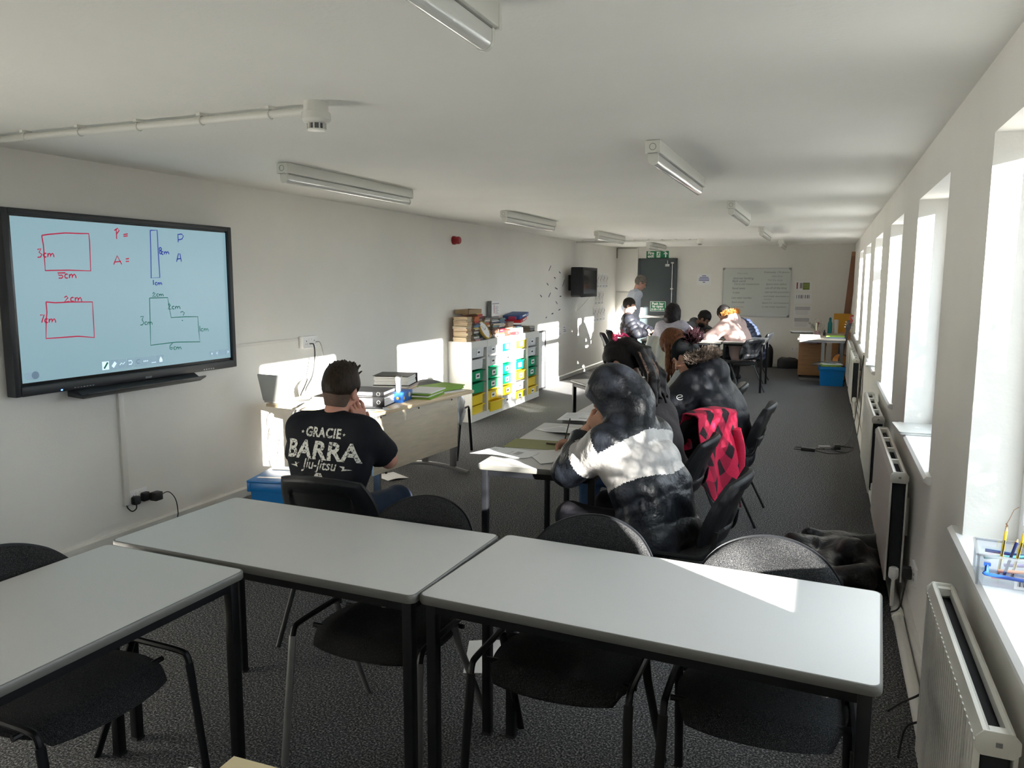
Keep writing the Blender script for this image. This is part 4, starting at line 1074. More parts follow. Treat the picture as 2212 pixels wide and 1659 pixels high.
# ================================================================== books on the storage units
TOPZ = UH
BC = dict(tan=(0.42, 0.27, 0.14), brown=(0.10, 0.05, 0.03), orange=(0.48, 0.11, 0.02), red=(0.42, 0.03, 0.025), maroon=(0.13, 0.012, 0.03), blue=(0.05, 0.16, 0.32), navy=(0.02, 0.03, 0.09), black=(0.015, 0.015, 0.017), white=(0.66, 0.65, 0.62), grey=(0.22, 0.22, 0.22), green=(0.03, 0.10, 0.04), cream=(0.62, 0.55, 0.40), pink=(0.5, 0.25, 0.22), yellow=(0.6, 0.42, 0.08), teal=(0.10, 0.28, 0.30))
bmat = {k: mat('cover_' + k, v, 0.5, var=0.15, scale=40) for k, v in BC.items()}
pages = mat('aged_book_pages', (0.50, 0.40, 0.27), 0.85, var=0.25, scale=6, stretch=(1, 1, 60))
pagesw = mat('pale_book_pages', (0.62, 0.57, 0.48), 0.85, var=0.15, scale=6, stretch=(1, 1, 60))
nth = 'bottom second third fourth fifth sixth seventh eighth ninth tenth eleventh twelfth thirteenth fourteenth fifteenth sixteenth seventeenth'.split()
def book(loc, w, d, th, col, spine, label, rz=0.0, grp='books on the storage units', pg=None, tilt=None):
    """flat book: spine (True) or page edge (False) faces +x"""
    b = MB()
    c = 0.0022
    b.box((0, 0, th - c / 2), (d, w, c), mi=0).box((0, 0, c / 2), (d, w, c), mi=0)
    sx = d / 2 - c / 2
    b.box((sx if spine else -sx, 0, th / 2), (c, w, th - 2 * c), mi=0)
    b.box((-0.003 if spine else 0.003 - 0.004, 0, th / 2), (d - 0.008, w - 0.008, th - 2 * c), mi=1)
    if spine and rnd.random() < 0.5: b.box((d / 2 + 0.0004, w * rnd.uniform(-0.15, 0.15), th / 2), (0.0008, w * rnd.uniform(0.25, 0.5), th * 0.16), mi=2)
    o = b.build('book', [bmat[col], pg or pages, mat('dull_gilt', (0.36, 0.31, 0.2), 0.6) if col in ('black', 'red', 'navy', 'brown', 'maroon', 'green', 'blue') else mat('spine_print', (0.16, 0.13, 0.12), 0.7)])
    o.location = loc; o.rotation_euler = (0, tilt or 0, rz)
    tag(o, label, 'book', grp)
    return o
def pile(name, y, x, seq, w=0.13, d=0.19, z0=TOPZ, jit=0.012):
    z = z0
    for k, (c, th, sp) in enumerate(seq):
        ww = w * rnd.uniform(0.9, 1.06)
        dd = d * rnd.uniform(0.92, 1.05)
        book((x + rnd.uniform(-jit, jit) * 0.6, y + rnd.uniform(-jit, jit), z), ww, dd, th, c, sp, '%s%s book, %s from bottom of the pile %s' % (c, '' if sp else ' page-edged', nth[k], name) if k else '%s%s book at the bottom of the pile %s' % (c, '' if sp else ' page-edged', name), rnd.uniform(-0.06, 0.06))
        z += th + 0.0005
    return z
P = False; S_ = True
z1 = pile('at the clock end', 8.265, -3.93, [('tan', .027, P), ('cream', .022, P), ('tan', .026, P), ('cream', .024, P), ('tan', .018, P), ('orange', .03, P), ('white', .018, P), ('cream', .014, P), ('tan', .022, P), ('tan', .024, P), ('brown', .02, P), ('cream', .018, P), ('tan', .02, P)], w=0.135)
z2 = pile('behind the gold clock', 8.435, -3.91, [('pink', .016, S_), ('grey', .014, S_), ('white', .02, S_), ('green', .02, S_), ('black', .016, S_), ('white', .022, S_), ('brown', .02, S_), ('cream', .012, S_), ('yellow', .014, S_), ('blue', .028, S_), ('navy', .012, S_), ('maroon', .014, S_), ('red', .018, S_), ('orange', .03, S_), ('orange', .02, S_)], w=0.15)
z3 = pile('above the clock', 8.60, -3.95, [('grey', .02, S_), ('navy', .022, S_), ('brown', .02, S_), ('cream', .016, S_), ('navy', .024, S_), ('maroon', .018, S_), ('teal', .018, S_), ('grey', .014, S_), ('black', .014, S_), ('green', .016, S_), ('black', .02, S_), ('maroon', .022, S_), ('grey', .018, S_), ('maroon', .022, S_), ('red', .016, S_), ('red', .02, S_), ('yellow', .008, S_)], w=0.15)
z4 = pile('just past the gold clock', 8.785, -3.93, [('black', .02, S_), ('green', .034, S_), ('navy', .016, S_), ('white', .016, S_), ('cream', .014, S_), ('white', .018, S_), ('black', .024, S_), ('cream', .018, S_), ('orange', .02, S_), ('red', .014, S_), ('grey', .016, S_), ('cream', .016, S_), ('grey', .02, S_), ('black', .02, S_)], w=0.15)
z5 = pile('below the blue folders', 9.0, -3.93, [('black', .016, S_), ('grey', .018, S_), ('cream', .012, S_), ('brown', .05, S_), ('black', .012, S_), ('brown', .02, S_), ('teal', .014, S_), ('grey', .012, S_), ('cream', .016, S_), ('grey', .01, S_), ('navy', .014, S_), ('white', .012, S_), ('grey', .018, S_)], w=0.2, d=0.22)
z6 = pile('before the leaflet', 9.22, -3.93, [('black', .014, S_), ('yellow', .02, S_), ('brown', .02, S_), ('maroon', .05, S_), ('black', .016, S_), ('white', .012, S_), ('cream', .014, S_), ('white', .012, S_), ('cream', .012, S_), ('blue', .014, S_), ('grey', .008, S_), ('blue', .016, S_), ('teal', .008, S_), ('grey', .012, S_)], w=0.19, d=0.22)
z7 = pile('of pink-edged books', 9.56, -3.93, [('pink', .02, P), ('cream', .018, P), ('grey', .02, P), ('pink', .022, P), ('cream', .016, P), ('pink', .02, P), ('grey', .016, P), ('pink', .018, P), ('grey', .012, P), ('maroon', .008, P)], w=0.2)
z8 = pile('under the red box', 9.86, -3.93, [('white', .02, S_), ('cream', .02, S_), ('grey', .014, S_), ('white', .014, S_), ('green', .014, S_), ('navy', .018, S_), ('black', .01, S_)], w=0.2)
z9 = pile('at the far end', 10.33, -3.92, [('black', .022, S_), ('grey', .016, S_), ('black', .012, S_), ('white', .01, S_), ('grey', .012, S_), ('white', .008, S_)], w=0.2, d=0.2)
# open cardboard box lid on top of the first piles
t = thing('cardboard_box', (-3.95, 8.48, max(z1, z2, z3 - 0.02)), 0, 'shallow brown cardboard box lying on top of the book piles by the clock', 'box')
z3b = max(z1, z2, z3)
t.location.z = z3b + 0.001
MB().span((-0.1, -0.17, 0), (0.08, 0.2, 0.006)).build('base', mat('cardboard', (0.34, 0.24, 0.14), 0.85), t)
for a, c in (((-0.1, -0.17, 0.006), (0.08, -0.166, 0.05)), ((-0.1, 0.196, 0.006), (0.08, 0.2, 0.05)), ((-0.1, -0.17, 0.006), (-0.096, 0.2, 0.05)), ((0.076, -0.17, 0.006), (0.08, 0.2, 0.05))):
    MB().span(a, c).build('side_flap', mat('cardboard', (0.34, 0.24, 0.14), 0.85), t)
# game boxes
def carton(name, loc, size, m, label, rz=0, tilt=0, stripe=None):
    t = thing(name, loc, rz, label, 'box')
    t.rotation_euler = (tilt, 0, rz)
    MB().box((0, 0, size[2] * 0.4), (size[0] - 0.004, size[1] - 0.004, size[2] * 0.8)).build('tray', m, t)
    MB().box((0, 0, size[2] * 0.6), (size[0], size[1], size[2] * 0.8)).build('lid', m, t, bevel=0.002)
    if stripe: MB().box((size[0] / 2 + 0.0006, 0, size[2] * 0.55), (0.001, size[1] * 0.35, size[2] * 0.35)).build('printed_label', stripe, t)
    return t
carton('game_box', (-3.92, 9.93, z8 + 0.05), (0.24, 0.32, 0.04), mat('game_red', (0.42, 0.015, 0.02), 0.5), 'red board game box tilted under the blue one', 0.1, 0.12, M['paper'])
carton('game_box', (-3.93, 9.97, z8 + 0.098), (0.24, 0.40, 0.05), mat('game_blue', (0.015, 0.07, 0.24), 0.5), 'blue board game box on top of the red one', 0.05, 0.1, M['paper'])
carton('sample_box', (-3.90, 9.78, z7 + 0.012), (0.1, 0.13, 0.045), mat('game_pink', (0.45, 0.04, 0.10), 0.5), 'small crimson box with a paper flower on the pink-edged books', 0.2, 0, M['paper'])
carton('index_box', (-3.86, 9.84, TOPZ + 0.001), (0.1, 0.2, 0.075), M['paper'], 'white card box with printed front at the shelf edge, in sunlight', 0.05, 0, mat('print_grey', (0.25, 0.24, 0.27), 0.8))
carton('index_box', (-3.81, 9.62, TOPZ + 0.001), (0.06, 0.17, 0.035), mat('dark_red_box', (0.12, 0.02, 0.025), 0.5), 'dark red flat box beside the sunlit white card box', 0.0, 0, mat('pale_label', (0.5, 0.45, 0.42), 0.7))
carton('pin_box', (-3.83, 9.36, TOPZ + 0.001), (0.08, 0.13, 0.085), mat('bright_red_box', (0.62, 0.03, 0.02), 0.45), 'bright red and white box in the sun on the storage units', 0.08, 0, M['paper'])
carton('tape_box', (-3.85, 9.2, TOPZ + 0.001), (0.07, 0.14, 0.03), M['paper'], 'white flat box at the shelf edge before the bright red one', -0.1, 0, M['ink'])
# little green can and clock
t = thing('tin', (-3.83, 8.78, TOPZ), 0, 'small pale blue and green tin lying beside the gold clock', 'tin')
M3 = Matrix.Rotation(PI / 2, 3, 'X')
MB().lathe([(0.028, -0.06), (0.03, -0.058), (0.03, 0.03)], (0, 0, 0.031), 18, M3=M3).build('body', mat('tin_green', (0.1, 0.2, 0.06), 0.4), t, smooth=True)
MB().lathe([(0.0305, 0.03), (0.0305, 0.055), (0.028, 0.057)], (0, 0, 0.031), 18, M3=M3).build('cap', mat('tin_blue', (0.3, 0.55, 0.7), 0.4), t, smooth=True)
t = thing('wall_clock', (-3.80, 8.60, TOPZ + 0.001), 0, 'round gold-rimmed clock leaning against the piled books', 'clock')
R3 = Matrix.Rotation(math.radians(62), 3, 'Y')
cc = Vector((0.0, 0, 0.117))
gold = mat('gold_rim', (0.50, 0.34, 0.08), 0.3, metal=0.3)
b = MB()
n = 36
pr = [(0.107, -0.02), (0.117, -0.014), (0.117, 0.016), (0.108, 0.02), (0.103, 0.012)]
vs = [(R3 @ Vector((r_ * math.cos(2 * PI * k / n), r_ * math.sin(2 * PI * k / n), z))) + cc for r_, z in pr for k in range(n)]
fs = [(a * n + k, a * n + (k + 1) % n, (a + 1) * n + (k + 1) % n, (a + 1) * n + k) for a in range(4) for k in range(n)]
b._add(vs, fs); b.build('rim', gold, t, smooth=True)
b = MB(); b.lathe([(0.105, -0.018), (0.105, 0.008)], cc, 36, M3=R3); b.build('dial', M['paper'], t)
b = MB()
def dial(x, y): return cc + R3 @ Vector((-y, x, 0.0095))
for k in range(12):
    a = 2 * PI * k / 12
    b.ribbon([(0.083 * math.sin(a), 0.083 * math.cos(a)), (0.097 * math.sin(a), 0.097 * math.cos(a))], 0.004, dial)
b.build('hour_marks', M['ink'], t)
for L_, a, w in ((0.05, math.radians(62), 0.006), (0.075, math.radians(-48), 0.004)):
    MB().ribbon([(-0.01 * math.sin(a), -0.01 * math.cos(a)), (L_ * math.sin(a), L_ * math.cos(a))], w, lambda x, y: dial(x, y) + R3 @ Vector((0, 0, 0.001))).build('hand', M['black'], t)
# propped leaflet
t = thing('leaflet', (-4.0, 9.42, z6 - 0.02), 0, 'printed leaflet propped upright behind the blue workbooks', 'leaflet')
t.location.z = TOPZ + 0.255
MB().box((0, 0, 0.095), (0.006, 0.26, 0.2)).build('card', M['paper'], t)
b = MB()
b.span((0.003, -0.11, 0.15), (0.0038, 0.11, 0.16), 0).span((0.003, -0.06, 0.03), (0.0038, -0.045, 0.14), 1)
for k in range(8): b.span((0.003, -0.02, 0.02 + k * 0.014), (0.0038, 0.1 - 0.02 * (k % 3), 0.024 + k * 0.014), 0)
b.build('print', [mat('print_grey', (0.25, 0.24, 0.27), 0.8), mat('print_red', (0.35, 0.1, 0.12), 0.8)], t)
MB().span((-0.06, -0.12, -0.25), (-0.004, 0.12, 0.19)).build('backing_file', mat('cover_grey', BC['grey'], 0.5), t)

# ================================================================== things on the laptop desk
DZ = 0.7305
t = thing('laptop', (-3.755, 4.715, DZ), math.radians(-5), 'open silver laptop on the desk, lid back towards the tables', 'laptop')
sil = mat('silver_laptop', (0.52, 0.52, 0.50), 0.4, metal=0.25)
MB().prism(rrect(-0.16, 0.0, 0.16, 0.22, 0.012), 0.002, 0.017).build('base', sil, t, bevel=0.002)
R = Matrix.Rotation(math.radians(14), 3, 'X')
b = MB(); b.prism(rrect(-0.16, 0, 0.16, 0.215, 0.01), -0.006, 0.0, axes=lambda a, c, h: tuple(Vector((0, 0.0, 0.018)) + R @ Vector((a, h, c)))); b.build('lid', sil, t, bevel=0.0015)
b = MB(); b.prism(rrect(-0.15, 0.012, 0.15, 0.205, 0.005), 0.0004, 0.0009, axes=lambda a, c, h: tuple(Vector((0, 0.0, 0.018)) + R @ Vector((a, h, c)))); b.build('screen', emis('laptop_screen', (0.5, 0.55, 0.6), 0.5), t)
MB().prism(rrect(-0.14, 0.09, 0.14, 0.19, 0.004), 0.0172, 0.0185).build('keyboard', M['black'], t)
t = thing('tissue_box', (-3.02, 5.22, DZ), math.radians(8), 'blue tissue box with a white tissue standing out of it', 'tissue box')
tb = mat('tissue_blue', (0.02, 0.13, 0.48), 0.5, var=0.35, scale=28)
MB().box((0, 0, 0.038), (0.12, 0.235, 0.075)).build('carton', tb, t, bevel=0.002)
b = MB()
for x, z, r_ in ((-0.028, 0.045, 0.022), (0.03, 0.035, 0.012)):
    b.lathe([(r_, 0), (r_, 0.0008)], (x, -0.1182, z), 18, M3=Matrix.Rotation(PI / 2, 3, 'X'))
for y, z, r_ in ((-0.06, 0.03, 0.013), (0.05, 0.045, 0.02)): b.lathe([(r_, 0), (r_, 0.0008)], (0.0602, y, z), 18, M3=Matrix.Rotation(PI / 2, 3, 'Y'))
b.build('printed_dots', mat('tissue_dots', (0.75, 0.55, 0.15), 0.5), t)
def tissue(u, v):
    a = u * PI
    k = 0.5 + 0.5 * v
    return (0.014 + 0.008 * k + 0.004 * math.sin(5 * a) * k) * math.cos(a), -0.02 + (0.034 + 0.02 * k + 0.005 * math.sin(4 * a + 1) * k) * math.sin(a), 0.074 + 0.11 * k + 0.008 * math.sin(3 * a) * k
b = MB(); b.grid(tissue, 28, 8); b._add([tissue(-1 + 2 * k / 28, 1) for k in range(28)], [tuple(range(28))]); b.build('tissue', mat('white_tissue', (0.85, 0.85, 0.85), 0.9), t, smooth=True, angle=180)
def binder(loc, rz, size, label, standing=False):
    t = thing('lever_arch_file', loc, rz, label, 'file')
    d, w, h = size
    for z in (0.0, h - 0.003): MB().span((-d / 2, -w / 2, z), (d / 2, w / 2, z + 0.003)).build('cover', M['black'], t)
    MB().span((-d / 2, -w / 2, 0.003), (-d / 2 + 0.003, w / 2, h - 0.003)).build('spine', M['black'], t)
    b = MB()
    for k in range(5): b.box((0.008 + 0.004 * (k % 2), 0, 0.006 + (h - 0.014) * (k + 0.5) / 5), (d - 0.03, w - 0.02 - 0.006 * (k % 3), (h - 0.016) / 5 - 0.001))
    b.build('papers', M['paper'], t)
    MB().box((-d / 2 - 0.0005, 0.02, h / 2), (0.001, w * 0.55, h * 0.75)).build('spine_label', M['paper'], t)
    b = MB(); b.tube([(-d / 2 - 0.001, -w * 0.36 + 0.013 * math.cos(a), h / 2 + 0.013 * math.sin(a)) for a in [2 * PI * k / 14 for k in range(15)]], 0.003, 6, cap=False)
    b.build('finger_ring', M['chrome'], t)
    return t
binder((-3.13, 4.99, DZ), math.radians(100), (0.29, 0.315, 0.075), 'black lever arch file with a white spine label beside the tissue box')
binder((-3.16, 5.03, DZ + 0.076), math.radians(101), (0.28, 0.31, 0.03), 'thin pale file lying on the lever arch file')
binder((-3.44, 5.88, DZ + 0.03), math.radians(-75), (0.30, 0.32, 0.085), 'bulging black ring binder at the back of the desk')
def stack(name, loc, rz, w, d, n, th, mats, label, cat, jit=0.012, part='sheet', group=None):
    t = thing(name, loc, rz, label, cat, group)
    z = 0
    for k in range(n):
        MB().box((rnd.uniform(-jit, jit), rnd.uniform(-jit, jit), z + th / 2), (w, d, th), rot=rnd.uniform(-0.05, 0.05)).build(part, mats[k % len(mats)], t)
        z += th + 0.0003
    return t
stack('paper_stack', (-3.44, 5.88, DZ), 0.2, 0.3, 0.34, 3, 0.009, [M['paper'], mat('pale_pink_paper', (0.6, 0.48, 0.44), 0.8)], 'pile of pale papers under the bulging ring binder', 'papers')
stack('green_folders', (-2.96, 5.50, DZ), 0.12, 0.23, 0.33, 6, 0.0085, [M['lime'], M['lime'], M['paper']], 'pile of lime green folders next to the tissue box', 'folders', part='folder')
stack('green_folders', (-2.97, 5.80, DZ + 0.014), -0.25, 0.24, 0.33, 4, 0.009, [M['lime']], 'pile of lime green folders at the far corner of the desk', 'folders', part='folder')
stack('loose_papers', (-2.93, 5.80, DZ), -0.4, 0.22, 0.30, 3, 0.004, [M['paper']], 'loose white papers under the far green folders', 'papers')
stack('loose_papers', (-3.05, 4.83, DZ), 0.9, 0.21, 0.297, 2, 0.0012, [M['paper']], 'white sheets at the near corner of the desk', 'papers', jit=0.02)
stack('loose_papers', (-3.42, 4.92, DZ), 0.4, 0.21, 0.297, 3, 0.004, [M['paper']], 'crumpled white papers between laptop and man', 'papers', jit=0.03)
t = thing('marker_pen', (-3.0, 4.78, DZ + 0.004), 0, 'dark pen lying on the white sheets of the desk', 'pen')
MB().cyl((-0.06, -0.02, 0.005), (0.05, 0.02, 0.005), 0.0055, 10).build('barrel', M['black'], t, smooth=True)
MB().cyl((0.05, 0.02, 0.005), (0.075, 0.029, 0.005), 0.006, 10).build('cap', M['black'], t, smooth=True)
# cables from the raised socket to the laptop and desk
for k, (pts, m, lb) in enumerate([
    ([(LW + 0.06, 5.47, 1.12), (LW + 0.1, 5.47, 1.11), (LW + 0.12, 5.45, 1.0), (LW + 0.14, 5.38, 0.86), (LW + 0.2, 5.2, 0.76), (-3.68, 5.0, 0.745), (-3.60, 4.82, 0.742), (-3.56, 4.62, 0.70), (-3.58, 4.63, 0.5)], M['cable'], 'black power cable hanging from the raised wall socket to the laptop'),
    ([(LW + 0.06, 5.55, 1.13), (LW + 0.1, 5.56, 1.12), (LW + 0.11, 5.58, 1.0), (LW + 0.1, 5.55, 0.8), (LW + 0.12, 5.4, 0.5), (LW + 0.1, 5.25, 0.2)], M['grey'], 'grey cable hanging from the raised wall socket behind the desk'),
    ([(-3.48, 5.0, 0.737), (-3.50, 4.8, 0.74), (-3.52, 4.62, 0.72), (-3.54, 4.61, 0.5), (-3.6, 4.65, 0.25), (-3.75, 4.75, 0.1), (-3.95, 4.95, 0.15), (-4.0, 5.05, 0.4)], M['wcable'], 'white cable looping down over the desk edge towards the wall'),
    ([(-3.40, 4.85, 0.742), (-3.44, 4.7, 0.742), (-3.46, 4.6, 0.70), (-3.5, 4.61, 0.45), (-3.56, 4.7, 0.2)], M['wcable'], 'second white cable dropping over the desk edge beside the man'),
    ([(LW + 0.02, 4.98, 0.5), (LW + 0.04, 4.92, 0.3), (LW + 0.05, 5.0, 0.12), (LW + 0.06, 5.15, 0.1), (LW + 0.05, 5.25, 0.3), (LW + 0.03, 5.3, 0.5)], M['wcable'], 'white cable loop in the sunlit patch under the laptop desk')]):
    o = MB().tube(bez(pts, 8), 0.0045 if k else 0.0055, 8).build('cable', m, None, smooth=True)
    tag(o, lb, 'cable', 'cables by the laptop desk')
# plastic bag on the far chair
def bagf(u, v):
    a = u * PI
    r_ = (0.08 + 0.025 * math.sin(3 * a + 2 * v) + 0.01 * math.sin(7 * a - 4 * v) + 0.006 * math.sin(13 * a + 9 * v)) * (0.55 + 0.45 * math.cos((v + 0.2) * 1.3))
    return r_ * math.cos(a) * 0.6, r_ * math.sin(a), 0.16 * v + 0.012 * math.sin(5 * a + 3 * v)
b = MB(); b.grid(bagf, 40, 16)
o = b.build('plastic_bag', glass('milky_bag', (0.85, 0.87, 0.9), 0.55, 0.35), None, smooth=True, angle=180)
o.location = (-2.94, 6.06, 0.57); tag(o, 'crumpled white plastic bag hanging at the far end of the laptop desk', 'bag')

# blue crate by the man
def crate(loc, rz, w, d, h, label, lid=True, blue=None):
    t = thing('storage_crate', loc, rz, label, 'crate')
    bl = M['blue']
    k = 0.88
    b = MB()
    vs = []
    for z, f in ((0, k), (h, 1.0), (h, 0.965), (0.008, k - 0.03)):
        vs += [(x * w / 2 * f, y * d / 2 * f, z) for x, y in ((-1, -1), (1, -1), (1, 1), (-1, 1))]
    fs = [(3, 2, 1, 0)] + [(a * 4 + q, a * 4 + (q + 1) % 4, a * 4 + 4 + (q + 1) % 4, a * 4 + 4 + q) for a in range(3) for q in range(4)] + [(12, 13, 14, 15)]
    b._add(vs, fs); b.build('tub', bl, t)
    b = MB()
    for s in (-1, 1):
        b.box((0, s * d / 2, h - 0.03), (w + 0.03, 0.022, 0.06)).box((s * w / 2, 0, h - 0.03), (0.022, d + 0.03, 0.06))
    b.build('rim', bl, t, bevel=0.004)
    if lid:
        l = MB().box((0, 0, h + 0.008), (w + 0.03, d + 0.03, 0.014)).build('lid', bl, t, bevel=0.004)
        b = MB()
        for q in (-0.3, 0.3): b.box((0, q * d, h + 0.0155), (w * 0.9, 0.03, 0.003))
        b.build('lid_strip', M['frost'], l)
    return t
crate((-3.28, 4.22, 0), math.radians(14), 0.42, 0.38, 0.34, 'bright blue lidded crate on the floor beside the man in the T-shirt')
t = crate((0.14, 13.52, 0), math.radians(1), 0.38, 0.36, 0.31, 'blue crate heaped with green folders in the far corner', False)
stack('green_folders', (0.12, 13.45, 0.315), 0.1, 0.3, 0.22, 3, 0.012, [M['lime'], M['lime'], M['paper']], 'green folders heaped on top of the far blue crate', 'folders', part='folder', jit=0.02)
o = MB().grid(lambda u, v: (0.2 * u + 0.02 * math.sin(4 * v), 0.12 * v, 0.02 + 0.05 * abs(u) ** 1.5 * (-1 if u < 0 else 0.2) + 0.012 * math.sin(6 * u + 5 * v)), 20, 12).build('plastic_sleeve', glass('milky_sleeve', (0.8, 0.85, 0.82), 0.6, 0.3), None, smooth=True, angle=180)
o.location = (0.03, 13.38, 0.355); tag(o, 'clear plastic sleeve drooping over the rim of the far blue crate', 'plastic sleeve')

# ================================================================== papers on the student tables
def sheet_on(x, y, rz, label, w=0.21, d=0.297, curl=0.012, print_=True, z=0.7515, m=None, name='worksheet', cat='worksheet'):
    t = thing(name, (x, y, z), math.radians(rz), label, cat)
    rs = random.Random(label)
    p1, p2 = rs.uniform(0, 6), rs.uniform(0, 6)
    f = lambda u, v, o: (u * w / 2, v * d / 2, curl * (0.5 + 0.5 * math.sin(2.2 * u + p1)) * (0.5 + 0.5 * math.cos(1.7 * v + p2)) + o)
    b = MB(); b.pad(lambda u, v: f(u, v, 0.0012), lambda u, v: f(u, v, 0.0), 10, 12); b.build('sheet', m or M['paper'], t, smooth=True)
    if print_:
        b = MB()
        for k in range(10):
            v = 0.78 - k * 0.14
            if rs.random() < 0.85:
                L_ = rs.uniform(0.3, 0.8)
                b.grid(lambda u, q, v=v, L_=L_: f(-0.8 + (u + 1) * L_, v + q * 0.016, 0.0019), 6, 1)
        b.grid(lambda u, q: f(0.45 + u * 0.25, -0.35 + q * 0.12, 0.0019), 4, 3)
        b.build('print', mat('print_light_grey', (0.42, 0.42, 0.44), 0.8), t)
    return t
sheet_on(-1.52, 3.70, 74, 'white printed worksheet overhanging the near corner of the writing table', curl=0.02, z=0.7525)
sheet_on(-1.24, 3.76, 35, 'open white exercise sheet under the writing hand', w=0.28, z=0.7525, print_=False)
sheet_on(-1.42, 4.42, 60, 'white sheet farther along the writing table', curl=0.025)
sheet_on(-1.45, 4.0, 4, 'flat olive folder on the writing table', w=0.32, d=0.24, curl=0.0, print_=False, m=mat('olive_card', (0.23, 0.235, 0.09), 0.6), name='folder', cat='folder', z=0.7508)
o = thing('pen', (-1.33, 4.02, 0.7535), 0, 'dark brown pen on the olive folder', 'pen')
MB().cyl((-0.07, 0.0, 0.004), (0.06, -0.006, 0.004), 0.0045, 8).build('barrel', mat('brown_pen', (0.05, 0.02, 0.01), 0.4), o, smooth=True)
MB().cyl((0.06, -0.006, 0.004), (0.075, -0.0066, 0.004), 0.0045, 8, r2=0.001).build('nib', M['black'], o)
sheet_on(-1.50, 4.93, 5, 'white printed sheet at the near end of the second writing table', curl=0.006)
sheet_on(-1.38, 5.4, 20, 'white sheet beside the copper-haired person on the second writing table', curl=0.006)
for k, (x, y, r_, lb) in enumerate([(-2.42, 12.5, 10, 'white worksheet on the far table in front of the young man'), (-2.0, 12.95, 80, 'white worksheet at the middle of the far tables'), (-1.62, 12.75, 60, 'white worksheet under the pink coat sleeve'), (-1.75, 12.3, 20, 'white worksheet near the lilac top on the far table'), (-1.25, 13.1, 15, 'white worksheet in front of the blue jacket')]):
    sheet_on(x, y, r_, lb, curl=0.004)
o = thing('black_rucksack', (-1.98, 13.12, 0.75), 0, 'black padded bag standing on the far table by the bearded man', 'bag')
def bag2(u, v):
    a = u * PI
    return 0.12 * math.cos(a) * (1 - 0.25 * max(0, v)), 0.08 * math.sin(a), 0.075 + 0.075 * v + 0.006 * math.sin(6 * a)
b = MB(); b.grid(bag2, 28, 8); b._add([bag2(-1 + 2 * k / 28, 1) for k in range(28)], [tuple(range(28))]); b._add([bag2(-1 + 2 * k / 28, -1) for k in range(28)], [tuple(range(28))[::-1]])
b.build('body', cloth('bag_black', (0.012, 0.012, 0.014)) if 'cloth' in globals() else mat('bag_black', (0.012, 0.012, 0.014), 0.7), o, smooth=True)
MB().lathe([(0.012, 0), (0.012, 0.002)], (0.02, -0.083, 0.09), 14, M3=Matrix.Rotation(PI / 2, 3, 'X')).build('badge', M['paper'], o)
# booklet and sheet on the nearest table
t = thing('booklet', (-0.885, 0.93, 0.7502), math.radians(1), 'cream booklet at the edge of the nearest table', 'booklet')
MB().box((0, 0, 0.004), (0.21, 0.297, 0.008)).build('pages', M['paper'], t)
MB().box((0, 0, 0.0088), (0.212, 0.299, 0.0012)).build('cover', mat('cream_card', (0.62, 0.52, 0.32), 0.6), t)
sheet_on(-0.945, 0.90, 5, 'white sheet under the cream booklet', print_=False, curl=0.0, z=0.7501, w=0.2, d=0.28)

# ================================================================== floor clutter
sheet_on(-1.30, 3.0, 20, 'white sheet of paper lying on the carpet under the front tables', print_=False, curl=0.01, z=0.001)
sheet_on(-3.35, 5.62, 60, 'white sheet of paper on the carpet by the laptop desk panel', print_=False, curl=0.015, z=0.001, w=0.2, d=0.26)
t = thing('extension_lead', (0, 8.1, 0), 0, 'tangle of black adapters and cables on the carpet by the window wall', 'cables')
MB().box((-0.09, -0.03, 0.017), (0.13, 0.055, 0.034), rot=-0.15).build('power_brick', M['black'], t, bevel=0.005)
MB().box((0.06, 0.13, 0.017), (0.11, 0.06, 0.03), rot=0.3).build('power_brick', M['grey'], t, bevel=0.005)
MB().box((0.17, 0.16, 0.025), (0.06, 0.05, 0.05), rot=0.4).build('plug', M['black'], t, bevel=0.005)
for pts in ([(-0.155, -0.03, 0.012), (-0.22, 0.0, 0.006), (-0.2, 0.1, 0.006), (-0.05, 0.08, 0.006), (0.06, 0.1, 0.01)], [(0.11, 0.15, 0.012), (0.2, 0.02, 0.006), (0.28, 0.1, 0.006), (0.36, 0.6, 0.03), (0.40, 1.0, 0.2), (0.42, 1.3, 0.45), (0.425, 1.5, 0.7), (0.43, 1.55, 0.82)], [(0.17, 0.2, 0.03), (0.25, 0.4, 0.006), (0.32, 0.9, 0.01), (0.37, 1.6, 0.03), (0.41, 2.0, 0.25), (0.42, 1.8, 0.55), (0.43, 1.65, 0.82)], [(-0.02, -0.04, 0.012), (0.1, -0.1, 0.006), (0.25, 0.0, 0.006), (0.33, 0.25, 0.008), (0.2, 0.3, 0.006), (0.17, 0.22, 0.02)]):
    MB().tube(bez(pts, 8), 0.0045, 6).build('cable', M['cable'], t, smooth=True)
# laptops left on the sills
def closed_laptop(x, y, z, rz, label, lb='closed_laptop'):
    t = thing(lb, (x, y, z), rz, label, 'laptop')
    MB().prism(rrect(-0.11, -0.16, 0.11, 0.16, 0.015), 0.001, 0.011).build('base', sil, t, bevel=0.002)
    MB().prism(rrect(-0.11, -0.16, 0.11, 0.16, 0.015), 0.012, 0.018).build('lid', sil, t, bevel=0.002)
    MB().lathe([(0.012, 0), (0.012, 0.0006)], (0, 0, 0.018), 16).build('badge', M['upvc'], t)
closed_laptop(0.505, 4.8, 0.8305, 0.05, 'closed silver laptop lying on the second window sill')
closed_laptop(0.505, 8.45, 0.8305, -0.05, 'closed laptop on the fourth window sill above the hanging cables')
